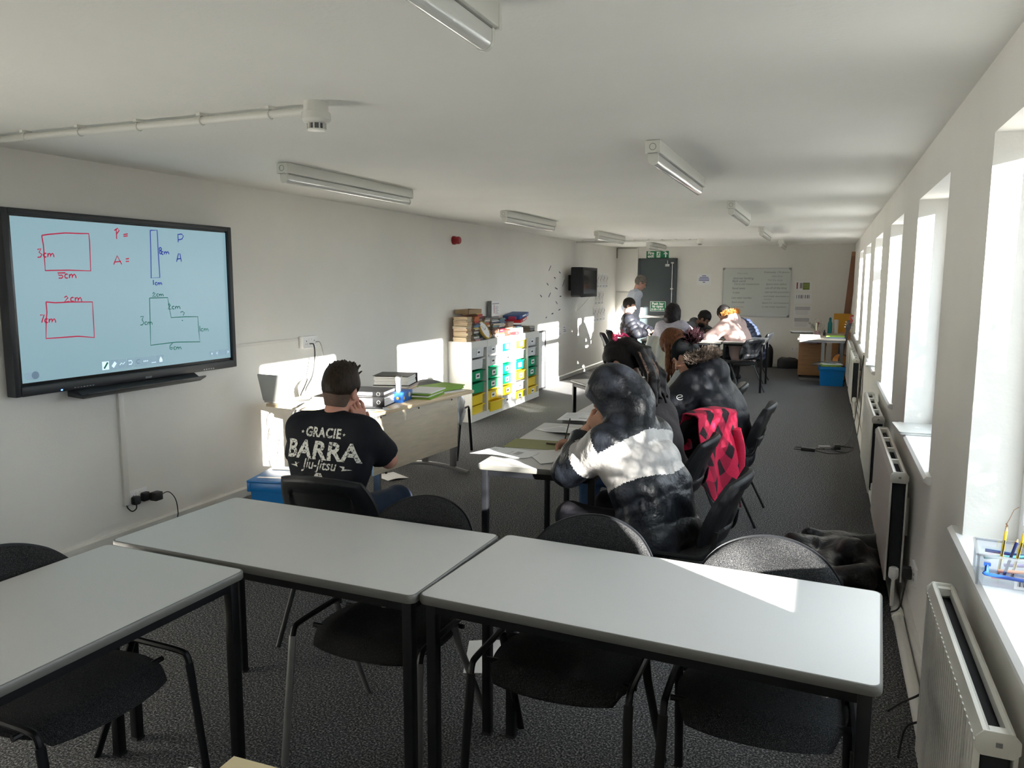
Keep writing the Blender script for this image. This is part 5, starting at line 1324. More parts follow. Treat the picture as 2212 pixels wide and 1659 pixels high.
# clear box of pens on the nearest sill
t = thing('pen_box', (0.525, 2.44, 0.8305), math.radians(-6), 'clear plastic box of pens with a blue handle on the nearest sill', 'box')
w, d, h = 0.2, 0.155, 0.085
b = MB()
b.box((0, 0, 0.0015), (w * 0.94, d * 0.94, 0.003))
for s in (-1, 1): b.box((0, s * d * 0.48, h / 2), (w * 0.95, 0.003, h)).box((s * w * 0.48, 0, h / 2), (0.003, d * 0.95, h))
b.build('tub', M['clear'], t)
b = MB()
for s in (-1, 1): b.box((0, s * d * 0.5, h), (w, 0.007, 0.006)).box((s * w * 0.5, 0, h), (0.007, d, 0.006))
for sx in (-1, 1):
    for sy in (-1, 1): b.box((sx * w * 0.48, sy * d * 0.48, h / 2), (0.006, 0.006, h))
b.build('rim', glass('clear_rim', (0.9, 0.92, 0.95), 0.6, 0.15), t)
hb = mat('royal_blue_plastic', (0.01, 0.06, 0.32), 0.3)
MB().tube(bez([(-0.075, -d * 0.5, 0.062), (-0.076, -d * 0.5 - 0.01, 0.045), (-0.07, -d * 0.5 - 0.014, 0.038), (0.07, -d * 0.5 - 0.014, 0.034), (0.076, -d * 0.5 - 0.01, 0.042), (0.075, -d * 0.5, 0.06)], 5), 0.005, 8).build('handle', hb, t, smooth=True)
b = MB()
for s in (-1, 1): b.box((s * 0.075, -d * 0.5 - 0.002, 0.062), (0.016, 0.006, 0.008))
b.build('handle_hinge', hb, t)
MB().tube([(-0.07, d * 0.5 + 0.012, 0.05), (0.07, d * 0.5 + 0.012, 0.046)], 0.005, 8).build('handle', hb, t, smooth=True)
l = MB().box((0.02, -d * 0.48 - 0.003, 0.02), (0.06, 0.001, 0.032)).build('barcode_label', M['paper'], t)
b = MB()
rb = random.Random(3)
x = -0.002
while x < 0.042:
    ww = rb.choice((0.0008, 0.0014, 0.002)); b.box((x + ww / 2, -d * 0.48 - 0.0038, 0.022), (ww, 0.0006, 0.02)); x += ww + rb.choice((0.0008, 0.0012, 0.002))
b.build('bars', M['ink'], l)
pens = [((0.25, 0.6), 'yellow', (0.80, 0.55, 0.02), 'yellow and black pencil standing up in the clear box', 0), ((0.45, 0.55), 'yellow', (0.85, 0.62, 0.02), 'second yellow pencil standing taller in the clear box', 0), ((0.3, 0.3), 'navy', (0.02, 0.03, 0.16), 'navy pen standing between the yellow pencils', 0),
        ((0.5, 0.3), 'pink', (0.7, 0.05, 0.22), 'pink felt pen lying in the clear box', 1), ((0.6, 0.5), 'orange', (0.8, 0.25, 0.03), 'orange felt pen lying in the clear box', 1), ((0.7, 0.7), 'purple', (0.12, 0.05, 0.3), 'purple felt pen lying in the clear box', 1), ((0.4, 0.8), 'teal', (0.05, 0.3, 0.33), 'teal marker lying at the bottom of the clear box', 1)]
for k, ((fx, fy), c, col, lb, lie) in enumerate(pens):
    pm = mat('pen_' + c, col, 0.4)
    base = Vector((0.525, 2.44, 0.8305)) + Matrix.Rotation(math.radians(-6), 3, 'Z') @ Vector(((fx - 0.5) * w * 0.8, (fy - 0.5) * d * 0.7, 0.008))
    o = thing('felt_pen' if lie else 'pencil', base, 0, lb, 'pen' if lie else 'pencil', 'pens in the clear box')
    if lie:
        dr_ = Vector((0.065, 0.012 * (k - 4), 0.0)); zz = 0.012 * (k - 3)
        a0, a1 = Vector((-0.06, 0, zz + 0.004)), dr_ + Vector((-0.02, 0, zz + 0.01))
        MB().cyl(a0, a1, 0.005, 8).build('barrel', pm, o, smooth=True)
        MB().cyl(a1, a1 + (a1 - a0) * 0.25, 0.0058, 8).build('cap', M['upvc'], o, smooth=True)
    else:
        dr_ = Vector((0.012 + 0.01 * k, 0.01, 0.125)) * (1 if k != 2 else 0.85)
        MB().cyl((0, 0, 0), dr_, 0.004, 6).build('barrel', pm, o)
        MB().cyl(dr_, dr_ * 1.09, 0.004, 6, r2=0.0006).build('tip', mat('pencil_wood', (0.6, 0.4, 0.2), 0.7), o)
        MB().ribbon([(0, 0), (0, 0.1)], 0.003, lambda a, c, dr_=dr_: tuple(dr_ * (c / 0.125) + Vector((a, -0.0042, 0)))).build('stripe', M['black'], o)

# ================================================================== cluttered end desk
t = thing('end_desk', (-0.03, 14.3, 0), 0, 'small desk with grey legs and beech pedestal in the far corner', 'desk')
MB().span((-0.37, -0.8, 0.715), (0.35, 0.85, 0.74)).build('desktop', mat('pale_beech_top', (0.5, 0.44, 0.36), 0.4), t, bevel=0.003)
MB().span((-0.34, -0.78, 0.68), (0.34, -0.75, 0.714)).build('front_rail', M['grey'], t)
for x, y in ((0.02, -0.72), (0.30, -0.72), (0.02, 0.78), (0.30, 0.78)): MB().span((x - 0.025, y - 0.025, 0.03), (x + 0.025, y + 0.025, 0.714)).build('leg', M['gsteel'], t)
MB().span((-0.33, -0.3, 0.0), (0.1, -0.24, 0.03)).build('foot_bar', M['gsteel'], t)
t = thing('drawer_pedestal', (-0.2, 14.75, 0), 0, 'beech drawer pedestal under the cluttered end desk', 'pedestal')
MB().span((-0.2, -0.25, 0.03), (0.24, 0.3, 0.56)).build('carcass', M['beech'], t, bevel=0.003)
MB().span((-0.21, -0.26, 0.56), (0.25, 0.31, 0.58)).build('top_board', M['beech'], t, bevel=0.003)
for z in (0.05, 0.22, 0.39): MB().span((-0.206, -0.23, z), (-0.2, 0.28, z + 0.155)).build('drawer_front', M['beech'], t)
for x in (-0.17, 0.2):
    for y in (-0.2, 0.26): MB().cyl((x, y, 0), (x, y, 0.03), 0.018, 10).build('castor', M['black'], t)
stack('pink_papers', (-0.25, 14.62, 0.581), 0.0, 0.26, 0.2, 3, 0.025, [mat('pink_paper', (0.6, 0.40, 0.42), 0.8)], 'stack of pink papers on the beech pedestal', 'papers')
stack('file_stack', (-0.38, 14.95, 0.741), 0.15, 0.36, 0.3, 2, 0.016, [M['black'], M['paper']], 'papers on a black file at the far edge of the end desk', 'papers')
stack('paper_stack', (-0.22, 13.72, 0.741), 0.05, 0.3, 0.22, 4, 0.011, [M['paper']], 'stack of white papers at the front of the end desk', 'papers')
stack('green_folders', (0.17, 13.75, 0.741), -0.03, 0.28, 0.3, 3, 0.013, [mat('pale_blue_card', (0.3, 0.35, 0.45), 0.7), mat('pale_blue_card', (0.3, 0.35, 0.45), 0.7), M['lime']], 'green folder on blue ones on the end desk', 'folders', part='folder')
def bottle(loc, prof, m, capprof, cm, label, name='bottle', cat='bottle'):
    t = thing(name, loc, 0, label, cat)
    MB().lathe(prof, n=18).build('body', m, t, smooth=True)
    MB().lathe(capprof, n=16).build('cap', cm, t, smooth=True)
bottle((0.085, 15.05, 0.741), [(0.036, 0), (0.038, 0.01), (0.038, 0.17), (0.03, 0.2), (0.018, 0.225)], mat('teal_bottle', (0.0, 0.22, 0.23), 0.3), [(0.02, 0.225), (0.022, 0.23), (0.022, 0.26), (0.012, 0.28)], mat('teal_cap', (0.0, 0.13, 0.16), 0.4), 'teal drinks bottle on the end desk')
bottle((0.185, 15.05, 0.741), [(0.037, 0), (0.038, 0.005), (0.038, 0.235)], M['frost'], [(0.038, 0.236), (0.036, 0.243), (0.01, 0.245)], M['frost'], 'white cylinder canister beside the teal bottle', 'canister', 'canister')
bottle((0.0, 14.3, 0.741), [(0.02, 0), (0.022, 0.03), (0.02, 0.06)], mat('dark_pot', (0.02, 0.02, 0.022), 0.4), [(0.012, 0.06), (0.012, 0.09), (0.004, 0.1)], M['black'], 'small dark pot before the teal bottle', 'pot', 'pot')
t = thing('orange_folder', (0.29, 15.45, 0.0), 0, 'large orange card folder standing behind the bottles', 'folder')
MB().box((0, 0, 0.91), (0.29, 0.012, 0.335)).build('cover', mat('orange_card', (0.62, 0.30, 0.02), 0.6), t)
MB().box((0.004, 0.012, 0.9), (0.27, 0.01, 0.31)).build('papers', M['paper'], t)
MB().box((0, 0.1, 0.37), (0.3, 0.25, 0.74)).build('support_box', M['beech'], t)
t = thing('mug_of_pens', (-0.12, 14.2, 0.741), 0, 'pinkish mug holding a ruler on the end desk', 'mug')
MB().lathe([(0.035, 0), (0.038, 0.005), (0.038, 0.09), (0.034, 0.09), (0.034, 0.01)], n=18).build('body', mat('dusty_pink', (0.32, 0.2, 0.2), 0.5), t, smooth=True)
MB().tube(bez([(0.036, 0, 0.075), (0.06, 0, 0.07), (0.06, 0, 0.03), (0.036, 0, 0.02)], 4), 0.005, 8).build('handle', mat('dusty_pink', (0.32, 0.2, 0.2), 0.5), t, smooth=True)
MB().box((-0.012, 0, 0.115), (0.025, 0.003, 0.2)).build('ruler', mat('cream_ruler', (0.7, 0.65, 0.5), 0.5), t)
t = thing('flower_card', (-0.13, 15.0, 0.741), 0.2, 'floral gift bag and dried flowers leaning together on the end desk', 'flowers')
MB().box((0.03, 0.05, 0.13), (0.2, 0.01, 0.2), rot=Matrix.Rotation(0.5, 3, 'Y')).build('card', mat('floral_paper', (0.6, 0.56, 0.5), 0.8, var=0.25, scale=20), t)
rf = random.Random(6)
for k in range(9):
    e = Vector((rf.uniform(-0.14, 0.06), rf.uniform(-0.05, 0.05), rf.uniform(0.06, 0.2)))
    st = MB().tube([(0, 0, 0.01), e * 0.6 + Vector((0, 0, 0.01)), e], 0.002, 5).build('stem', mat('dry_stem', (0.16, 0.18, 0.1), 0.8), t)
    b = MB()
    for q in range(6):
        a = 2 * PI * q / 6
        b._add([e, e + Vector((0.022 * math.cos(a), 0.01 * math.sin(a), 0.022 * math.sin(a))), e + Vector((0.022 * math.cos(a + 0.7), 0.006, 0.022 * math.sin(a + 0.7)))], [(0, 1, 2)])
    b.build('bloom', mat('dusty_rose' if k % 3 == 0 else 'sage_leaf', (0.35, 0.12, 0.13) if k % 3 == 0 else (0.3, 0.34, 0.3), 0.8), st)
outlet('floor_socket', (-0.52, EW - 0.0, 0.355), 0.15, 0.1, 0.014, 'wall socket with dark plugs beside the beech pedestal', rz=-PI / 2)
# guitar leaning in the corner
t = thing('guitar', (0.19, 13.6, 0.012), 0, 'sunburst acoustic guitar leaning upright in the far blue crate', 'guitar')
sb = mat('sunburst_top', (0.50, 0.18, 0.03), 0.2, var=0.3, scale=6); gd = mat('guitar_dark', (0.02, 0.012, 0.01), 0.25)
R = Matrix.Rotation(math.radians(10), 3, 'Y') @ Matrix.Rotation(math.radians(-3), 3, 'X')
def gp(x, z, y): return tuple(Vector((0, 0, 0.0)) + R @ Vector((x, y, z)))
out = []
for k in range(48):
    a = 2 * PI * k / 48
    z = 0.25 - 0.25 * math.cos(a)
    wd = 0.19 * math.sin(a)
    zz = z / 0.5
    wd *= 0.78 + 0.28 * math.cos(zz * PI * 2.0 - 0.35) * 0.7 + 0.12 * (1 - zz)
    out.append((wd, z))
MB().prism(out, -0.0, 0.1, axes=lambda a, c, h: gp(a, c, h)).build('body', gd, t, smooth=True)
MB().prism([(a * 0.93, 0.25 + (c - 0.25) * 0.95) for a, c in out], -0.004, -0.0005, axes=lambda a, c, h: gp(a, c, h)).build('soundboard', sb, t)
b = MB(); b.prism(arc(0, 0.31, 0.05, 0, 360, 24)[:-1], -0.006, -0.0045, axes=lambda a, c, h: gp(a, c, h)); b.build('sound_hole', M['black'], t)
b = MB(); b.tube([gp(0.056 * math.cos(a), 0.31 + 0.056 * math.sin(a), -0.0055) for a in [2 * PI * k / 24 for k in range(25)]], 0.003, 5, cap=False); b.build('rosette', M['paper'], t)
MB().prism([(-0.03, 0.36), (0.03, 0.36), (0.024, 0.86), (-0.024, 0.86)], -0.02, 0.004, axes=lambda a, c, h: gp(a, c, h)).build('neck', gd, t)
MB().prism([(-0.024, 0.86), (0.024, 0.86), (0.04, 0.92), (0.036, 1.04), (-0.036, 1.04), (-0.04, 0.92)], -0.016, 0.0, axes=lambda a, c, h: gp(a, c, h)).build('headstock', gd, t)
for k in range(6):
    s = -1 if k % 2 else 1
    MB().cyl(gp(s * 0.04, 0.925 + 0.04 * (k // 2), -0.008), gp(s * 0.062, 0.925 + 0.04 * (k // 2), -0.008), 0.006, 8).build('tuning_peg', M['chrome'], t)
MB().box(gp(0, 0.14, -0.008), (0.12, 0.012, 0.02), rot=R).build('bridge', gd, t)
b = MB(); b.tube(bez([gp(0.0, 1.0, -0.02), gp(0.03, 1.04, -0.03), gp(-0.01, 1.09, -0.03), gp(0.03, 1.13, -0.02)], 5), [(0.004, 0.016)] * 16, 6)
rbn = b.build('ribbon', mat('ribbon_red', (0.3, 0.03, 0.03), 0.6), t, smooth=True); rbn['label'] = 'red ribbon on the headstock'
# leaning board
t = thing('wooden_board', (0.30, 15.75, 0.0), 0, 'tall brown wooden board leaning in the corner behind the end desk', 'board')
R = Matrix.Rotation(math.radians(3.8), 3, 'Y')
MB().box(R @ Vector((0, 0, 1.1)), (0.11, 0.03, 2.2), rot=R).build('board', mat('brown_board', (0.22, 0.10, 0.055), 0.55, var=0.2, scale=3, stretch=(2, 2, 0.2)), t)
MB().box(R @ Vector((0.0, -0.017, 2.16)), (0.112, 0.006, 0.07), rot=R).build('end_block', mat('paler_brown_end', (0.36, 0.18, 0.09), 0.55), t)
MB().box(R @ Vector((0.03, -0.0, 2.24)), (0.03, 0.03, 0.08), rot=R).build('end_clip', M['black'], t)
# bags against the end wall
def softbag(name, loc, size, label, cat='bag', straps=True):
    t = thing(name, loc, 0, label, cat)
    w, d, h = size
    bl = mat('black_nylon_bag', (0.010, 0.012, 0.016), 0.6, bump=0.3, bscale=20)
    def f(u, v):
        x, y = squircle(math.sin(u * PI), -math.cos(u * PI), 0.3) if False else (math.sin(u * PI), -math.cos(u * PI))
        p = 0.6
        x = math.copysign(abs(x) ** p, x); y = math.copysign(abs(y) ** p, y)
        k = 1.0 - 0.35 * max(0, v) ** 4 - 0.06 * max(0, -v) ** 4
        return x * w / 2 * k, y * d / 2 * k, h / 2 + h / 2 * v + 0.01 * math.sin(7 * u)
    b = MB(); b.grid(f, 40, 14)
    b._add([f(-1 + 2 * k / 40, 1) for k in range(40)], [tuple(range(40))]); b._add([f(-1 + 2 * k / 40, -1) for k in range(40)], [tuple(range(40))[::-1]])
    b.build('body', bl, t, smooth=True, angle=60)
    if straps:
        MB().box((0, -d / 2 - 0.01, h * 0.35), (w * 0.7, 0.03, h * 0.45)).build('front_pocket', bl, t, bevel=0.012)
        MB().tube(bez([(-0.05, 0, h), (-0.04, 0, h + 0.03), (0.04, 0, h + 0.03), (0.05, 0, h)], 4), 0.008, 8).build('grab_handle', bl, t, smooth=True)
        for s in (-1, 1): MB().tube(bez([(s * w * 0.3, -d / 2 - 0.005, h * 0.9), (s * w * 0.33, -d / 2 - 0.03, h * 0.5), (s * w * 0.3, -d / 2 - 0.01, h * 0.1)], 5), 0.008, 6).build('strap', bl, t, smooth=True)
    return t
softbag('suitcase', (-1.07, 15.85, 0), (0.34, 0.22, 0.45), 'upright black suitcase against the end wall')
softbag('holdall', (-0.62, 15.85, 0), (0.40, 0.24, 0.2), 'low black holdall against the end wall beside the pedestal', straps=False)
# ================================================================== people: smooth-union bodies meshed with surface nets
class SDF:
    def __init__(s, lo, hi, h):
        s.lo = np.array(lo, float); s.h = h
        s.n = np.ceil((np.array(hi, float) - s.lo) / h).astype(int) + 1
        s.F = np.full(s.n, 1.0, np.float32)
    def blk(s, lo, hi):
        a = np.clip(np.floor((np.asarray(lo) - s.lo) / s.h).astype(int), 0, s.n - 1)
        b = np.clip(np.ceil((np.asarray(hi) - s.lo) / s.h).astype(int) + 1, 1, s.n)
        if np.any(b - a < 1): return None
        ax = [s.lo[i] + s.h * np.arange(a[i], b[i]) for i in range(3)]
        X, Y, Z = np.meshgrid(*ax, indexing='ij')
        return (slice(a[0], b[0]), slice(a[1], b[1]), slice(a[2], b[2])), X, Y, Z
    def put(s, sl, d, k, op):
        a = s.F[sl]; d = d.astype(np.float32)
        if op == 'sub':
            d = -d
            h = np.clip(0.5 - 0.5 * (a - d) / k, 0, 1)
            s.F[sl] = a * (1 - h) + d * h + k * h * (1 - h)
        elif op == 'and':
            s.F[sl] = np.maximum(a, d)
        else:
            h = np.clip(0.5 + 0.5 * (a - d) / k, 0, 1)
            s.F[sl] = a * (1 - h) + d * h - k * h * (1 - h)
    def cap(s, a, b, ra, rb=None, k=0.02, flat=None, q=None, cut=(False, False), op='add'):
        """round cone; flat=(axis vector, factor) squashes it; q=(amp, period) quilts it; cut=(start, end) ends it flat"""
        rb = ra if rb is None else rb
        a = np.array(a, float); b = np.array(b, float)
        R = max(ra, rb) * 1.05 + k + 3 * s.h + (q[0] if q else 0)
        r = s.blk(np.minimum(a, b) - R, np.maximum(a, b) + R)
        if r is None: return
        sl, X, Y, Z = r
        ab = b - a; L2 = ab @ ab + 1e-12; L = math.sqrt(L2)
        px, py, pz = X - a[0], Y - a[1], Z - a[2]
        t0 = (px * ab[0] + py * ab[1] + pz * ab[2]) / L2
        t = np.clip(t0, 0, 1)
        dx, dy, dz = px - t * ab[0], py - t * ab[1], pz - t * ab[2]
        if flat is not None:
            n = np.array(flat[0], float); n /= np.linalg.norm(n); f = flat[1]
            c = (dx * n[0] + dy * n[1] + dz * n[2]) * (1 / f - 1)
            dx, dy, dz = dx + c * n[0], dy + c * n[1], dz + c * n[2]
        rad = ra + (rb - ra) * t
        if q: rad = rad + q[0] * (np.abs(np.sin(np.pi * t * L / q[1])) ** 0.6 - 0.6)
        d = np.sqrt(dx * dx + dy * dy + dz * dz) - rad
        if flat is not None: d = d * max(flat[1], 0.6)
        if cut[0]: d = np.maximum(d, -t0 * L)
        if cut[1]: d = np.maximum(d, (t0 - 1) * L)
        s.put(sl, d, k, op)
    def ell(s, c, rad, R=None, k=0.015, op='add'):
        c = np.array(c, float); rad = np.array(rad, float)
        m = rad.max() + k + 3 * s.h
        r = s.blk(c - m, c + m)
        if r is None: return
        sl, X, Y, Z = r
        P = np.stack([X - c[0], Y - c[1], Z - c[2]], -1)
        if R is not None: P = P @ np.array(R)          # columns of R are the local axes
        k0 = np.sqrt(((P / rad) ** 2).sum(-1)); k1 = np.sqrt(((P / rad ** 2) ** 2).sum(-1)) + 1e-9
        s.put(sl, k0 * (k0 - 1) / k1, k, op)
    def box(s, c, half, R=None, rr=0.01, k=0.01, op='add'):
        c = np.array(c, float); half = np.array(half, float)
        m = np.linalg.norm(half) + k + 3 * s.h
        r = s.blk(c - m, c + m)
        if r is None: return
        sl, X, Y, Z = r
        P = np.stack([X - c[0], Y - c[1], Z - c[2]], -1)
        if R is not None: P = P @ np.array(R)
        q = np.abs(P) - half + rr
        d = np.linalg.norm(np.maximum(q, 0), axis=-1) + np.minimum(q.max(-1), 0) - rr
        s.put(sl, d, k, op)
    def wrinkle(s, amp, freq, seed=0):
        r = np.random.RandomState(seed)
        ax = [s.lo[i] + s.h * np.arange(s.n[i]) for i in range(3)]
        X, Y, Z = np.meshgrid(*ax, indexing='ij')
        w = np.zeros(s.n, np.float32)
        for _ in range(5):
            v = r.randn(3); v *= freq * r.uniform(0.5, 1.5) / np.linalg.norm(v); p = r.uniform(0, 6.28)
            w += np.sin(X * v[0] + Y * v[1] + Z * v[2] + p + 1.5 * np.sin(X * v[1] * .5 + Z * v[0] * .7)).astype(np.float32)
        s.F += amp * w / 5 * (np.abs(s.F) < 0.08)
    def mesh(s):
        F = s.F; S = F < 0; h = s.h
        cs = [(i, j, k) for i in (0, 1) for j in (0, 1) for k in (0, 1)]
        n = np.array(F.shape) - 1
        cnt = sum(S[i:i + n[0], j:j + n[1], k:k + n[2]].astype(np.int8) for i, j, k in cs)
        idx = np.argwhere((cnt > 0) & (cnt < 8))
        if len(idx) == 0: return [], []
        mp = np.full(n, -1, np.int64); mp[tuple(idx.T)] = np.arange(len(idx))
        V = {c: F[idx[:, 0] + c[0], idx[:, 1] + c[1], idx[:, 2] + c[2]] for c in cs}
        acc = np.zeros((len(idx), 3)); num = np.zeros(len(idx))
        for c in cs:
            for ax in range(3):
                if c[ax]: continue
                d = list(c); d[ax] = 1; d = tuple(d)
                va, vb = V[c], V[d]
                m = (va < 0) != (vb < 0)
                t = np.where(m, va / np.where(m, va - vb, 1), 0)
                p = np.tile(np.array(c, float), (len(idx), 1)); p[:, ax] = t
                acc += p * m[:, None]; num += m
        verts = s.lo + h * (idx + acc / num[:, None])
        quads = []
        for ax in range(3):
            u, v = (ax + 1) % 3, (ax + 2) % 3
            sl0 = [slice(None)] * 3; sl1 = [slice(None)] * 3
            sl0[ax] = slice(0, -1); sl1[ax] = slice(1, None)
            A, B = S[tuple(sl0)], S[tuple(sl1)]
            e = np.argwhere(A != B)
            ok = (e[:, u] > 0) & (e[:, v] > 0) & (e[:, u] < n[u]) & (e[:, v] < n[v]) & (e[:, ax] < n[ax])
            e = e[ok]
            def cell(du, dv):
                q = e.copy(); q[:, u] -= du; q[:, v] -= dv
                return mp[q[:, 0], q[:, 1], q[:, 2]]
            Q = np.stack([cell(1, 1), cell(0, 1), cell(0, 0), cell(1, 0)], 1)
            inside = A[tuple(e.T)]
            Q[~inside] = Q[~inside][:, ::-1]
            quads.append(Q[(Q >= 0).all(1)])
        return verts, np.concatenate(quads)
def sdf_build(name, parts, mats, parent, pick=None, smooth_it=1):
    """parts: SDF or list of SDF joined into ONE mesh object; pick(centres)->material index"""
    parts = parts if isinstance(parts, list) else [parts]
    VS, QS, o = [], [], 0
    for s in parts:
        v, q = s.mesh()
        if len(v) == 0: continue
        VS.append(v); QS.append(q + o); o += len(v)
    V = np.concatenate(VS); Q = np.concatenate(QS)
    for _ in range(smooth_it):
        a = np.zeros_like(V); c = np.zeros(len(V))
        for i in range(4):
            np.add.at(a, Q[:, i], V[Q[:, (i + 1) % 4]]); np.add.at(c, Q[:, i], 1)
        V = 0.4 * V + 0.6 * a / np.maximum(c, 1)[:, None]
    me = bpy.data.meshes.new(name)
    me.vertices.add(len(V)); me.vertices.foreach_set('co', V.astype(np.float32).ravel())
    me.loops.add(len(Q) * 4); me.loops.foreach_set('vertex_index', Q.astype(np.int32).ravel())
    me.polygons.add(len(Q)); me.polygons.foreach_set('loop_start', np.arange(0, len(Q) * 4, 4, dtype=np.int32))
    mats = mats if isinstance(mats, (list, tuple)) else [mats]
    for m in mats: me.materials.append(m)
    if pick is not None:
        me.polygons.foreach_set('material_index', np.asarray(pick(V[Q].mean(1)), np.int32))
    me.polygons.foreach_set('use_smooth', np.ones(len(Q), bool))
    me.update(calc_edges=True); me.validate()
    return put(name, me, parent)
def nrm(v):
    v = np.array(v, float); return v / (np.linalg.norm(v) + 1e-12)
def ik(S, Wt, up, fore, pole):
    S = np.array(S, float); Wt = np.array(Wt, float); d = Wt - S; L = np.linalg.norm(d)
    if L > (up + fore) * 0.995: Wt = S + d / L * (up + fore) * 0.995; d = Wt - S; L = np.linalg.norm(d)
    a = (up * up - fore * fore + L * L) / (2 * L); hh = math.sqrt(max(0, up * up - a * a))
    n = d / L; p = np.array(pole, float); p = p - n * (p @ n)
    return S + n * a + nrm(p) * hh, Wt
def fin(v): return Matrix.Rotation(v, 3, 'Z')
def skeleton(lean=(8, 12, 18), side=0.0, twist=0.0, sit=True, head=(0, 0, 0), scale=1.0, pelvis_z=0.555, width=1.0):
    """local frame, +y ahead, +x to the sitter's right; lean = forward degrees of lower back, upper back, neck"""
    J = {}
    if not sit: pelvis_z = 0.93
    P = np.array([0, 0, pelvis_z])
    def dr(l): l = math.radians(l); sd = math.radians(side); return np.array([math.sin(sd), math.sin(l) * math.cos(sd), math.cos(l) * math.cos(sd)])
    d1, d2, d3 = map(dr, lean)
    J['P'] = P; J['W'] = P + d1 * 0.18 * scale; J['C'] = J['W'] + nrm(d1 + d2) * 0.14 * scale; J['N'] = J['C'] + d2 * 0.20 * scale
    tw = math.radians(twist)
    lat = np.array([math.cos(tw), math.sin(tw), -math.sin(math.radians(side))]); lat = nrm(lat - d2 * (lat @ d2))
    J['lat'] = lat; J['fwd'] = nrm(np.cross(d2, lat)); J['d1'], J['d2'], J['d3'] = d1, d2, d3
    for s, n in ((-1, 'l'), (1, 'r')):
        J['S' + n] = J['N'] + lat * s * 0.175 * width * scale - d2 * 0.055 + J['fwd'] * 0.0
    J['H'] = J['N'] + d3 * 0.165 * scale
    yw, pt, rl = map(math.radians, head)
    base = math.atan2(-lat[0] * 0 + -math.sin(tw), 1) * 0
    yy = tw + yw
    f = np.array([-math.sin(yy) * math.cos(pt), math.cos(yy) * math.cos(pt), -math.sin(pt)])
    r = nrm(np.cross(f, [0, 0, 1])); u = np.cross(r, f)
    r, u = r * math.cos(rl) + u * math.sin(rl), u * math.cos(rl) - r * math.sin(rl)
    J['HR'] = np.stack([r, f, u], 1)
    for s, n in ((-1, 'l'), (1, 'r')):
        if sit:
            J['hip' + n] = P + np.array([s * 0.095, 0.0, -0.02]); J['knee' + n] = np.array([s * 0.15, 0.42, 0.525]); J['ank' + n] = np.array([s * 0.15, 0.40, 0.09])
        else:
            J['hip' + n] = P + np.array([s * 0.095, 0, -0.02]); J['knee' + n] = np.array([s * 0.11, 0.03, 0.50]); J['ank' + n] = np.array([s * 0.12, -0.02, 0.09])
        J['toe' + n] = J['ank' + n] + np.array([s * 0.02, 0.15, -0.05])
    J['sc'] = scale
    return J
def arm(J, n, wrist, pole):
    E, Wt = ik(J['S' + n], wrist, 0.285 * J['sc'], 0.25 * J['sc'], pole)
    J['E' + n], J['W' + n] = E, Wt
def bounds(J, m=0.2):
    pts = np.array([v for k, v in J.items() if isinstance(v, np.ndarray) and v.shape == (3,) and k not in ('lat', 'fwd', 'd1', 'd2', 'd3')])
    return pts.min(0) - m, pts.max(0) + m
def hand_sdf(s, wrist, d, n, thumb_side, curl=30, size=1.0, spread=6):
    """palm at the wrist along d, palm normal n (facing what it holds), thumb to thumb_side"""
    d = nrm(d); n = nrm(np.array(n) - d * (np.array(n) @ d)); t = np.cross(d, n) * thumb_side
    w = np.array(wrist, float)
    R = np.stack([t, d, n], 1)
    pc = w + d * 0.05 * size
    s.box(pc, (0.04 * size, 0.048 * size, 0.013 * size), R, 0.012 * size, 0.008)
    s.cap(w - d * 0.03, w + d * 0.02, 0.024 * size, 0.024 * size, 0.012, flat=(n, 0.75))
    for i, (off, L) in enumerate(((0.031, 0.072), (0.0105, 0.080), (-0.0105, 0.074), (-0.030, 0.058))):
        base = w + d * 0.093 * size + t * off * size
        dd = nrm(d + t * math.tan(math.radians(spread)) * off / 0.03)
        a = math.radians(curl * (0.7 + 0.12 * i))
        p = base
        for j, fr in enumerate((0.45, 0.3, 0.25)):
            dd = nrm(dd * math.cos(a * (0.6 if j == 0 else 1)) + n * math.sin(a * (0.6 if j == 0 else 1)))
            q = p + dd * L * fr * size
            s.cap(p, q, (0.0098 - 0.0012 * j) * size, (0.0092 - 0.0012 * j) * size, 0.003)
            p = q
    b0 = w + d * 0.025 * size + t * 0.03 * size
    m = b0 + nrm(t * 0.75 + d * 0.6 + n * 0.35) * 0.042 * size
    q = m + nrm(t * 0.2 + d * 0.9 + n * 0.55) * 0.034 * size
    s.cap(b0, m, 0.0135 * size, 0.0115 * size, 0.008); s.cap(m, q, 0.0108 * size, 0.0085 * size, 0.004)
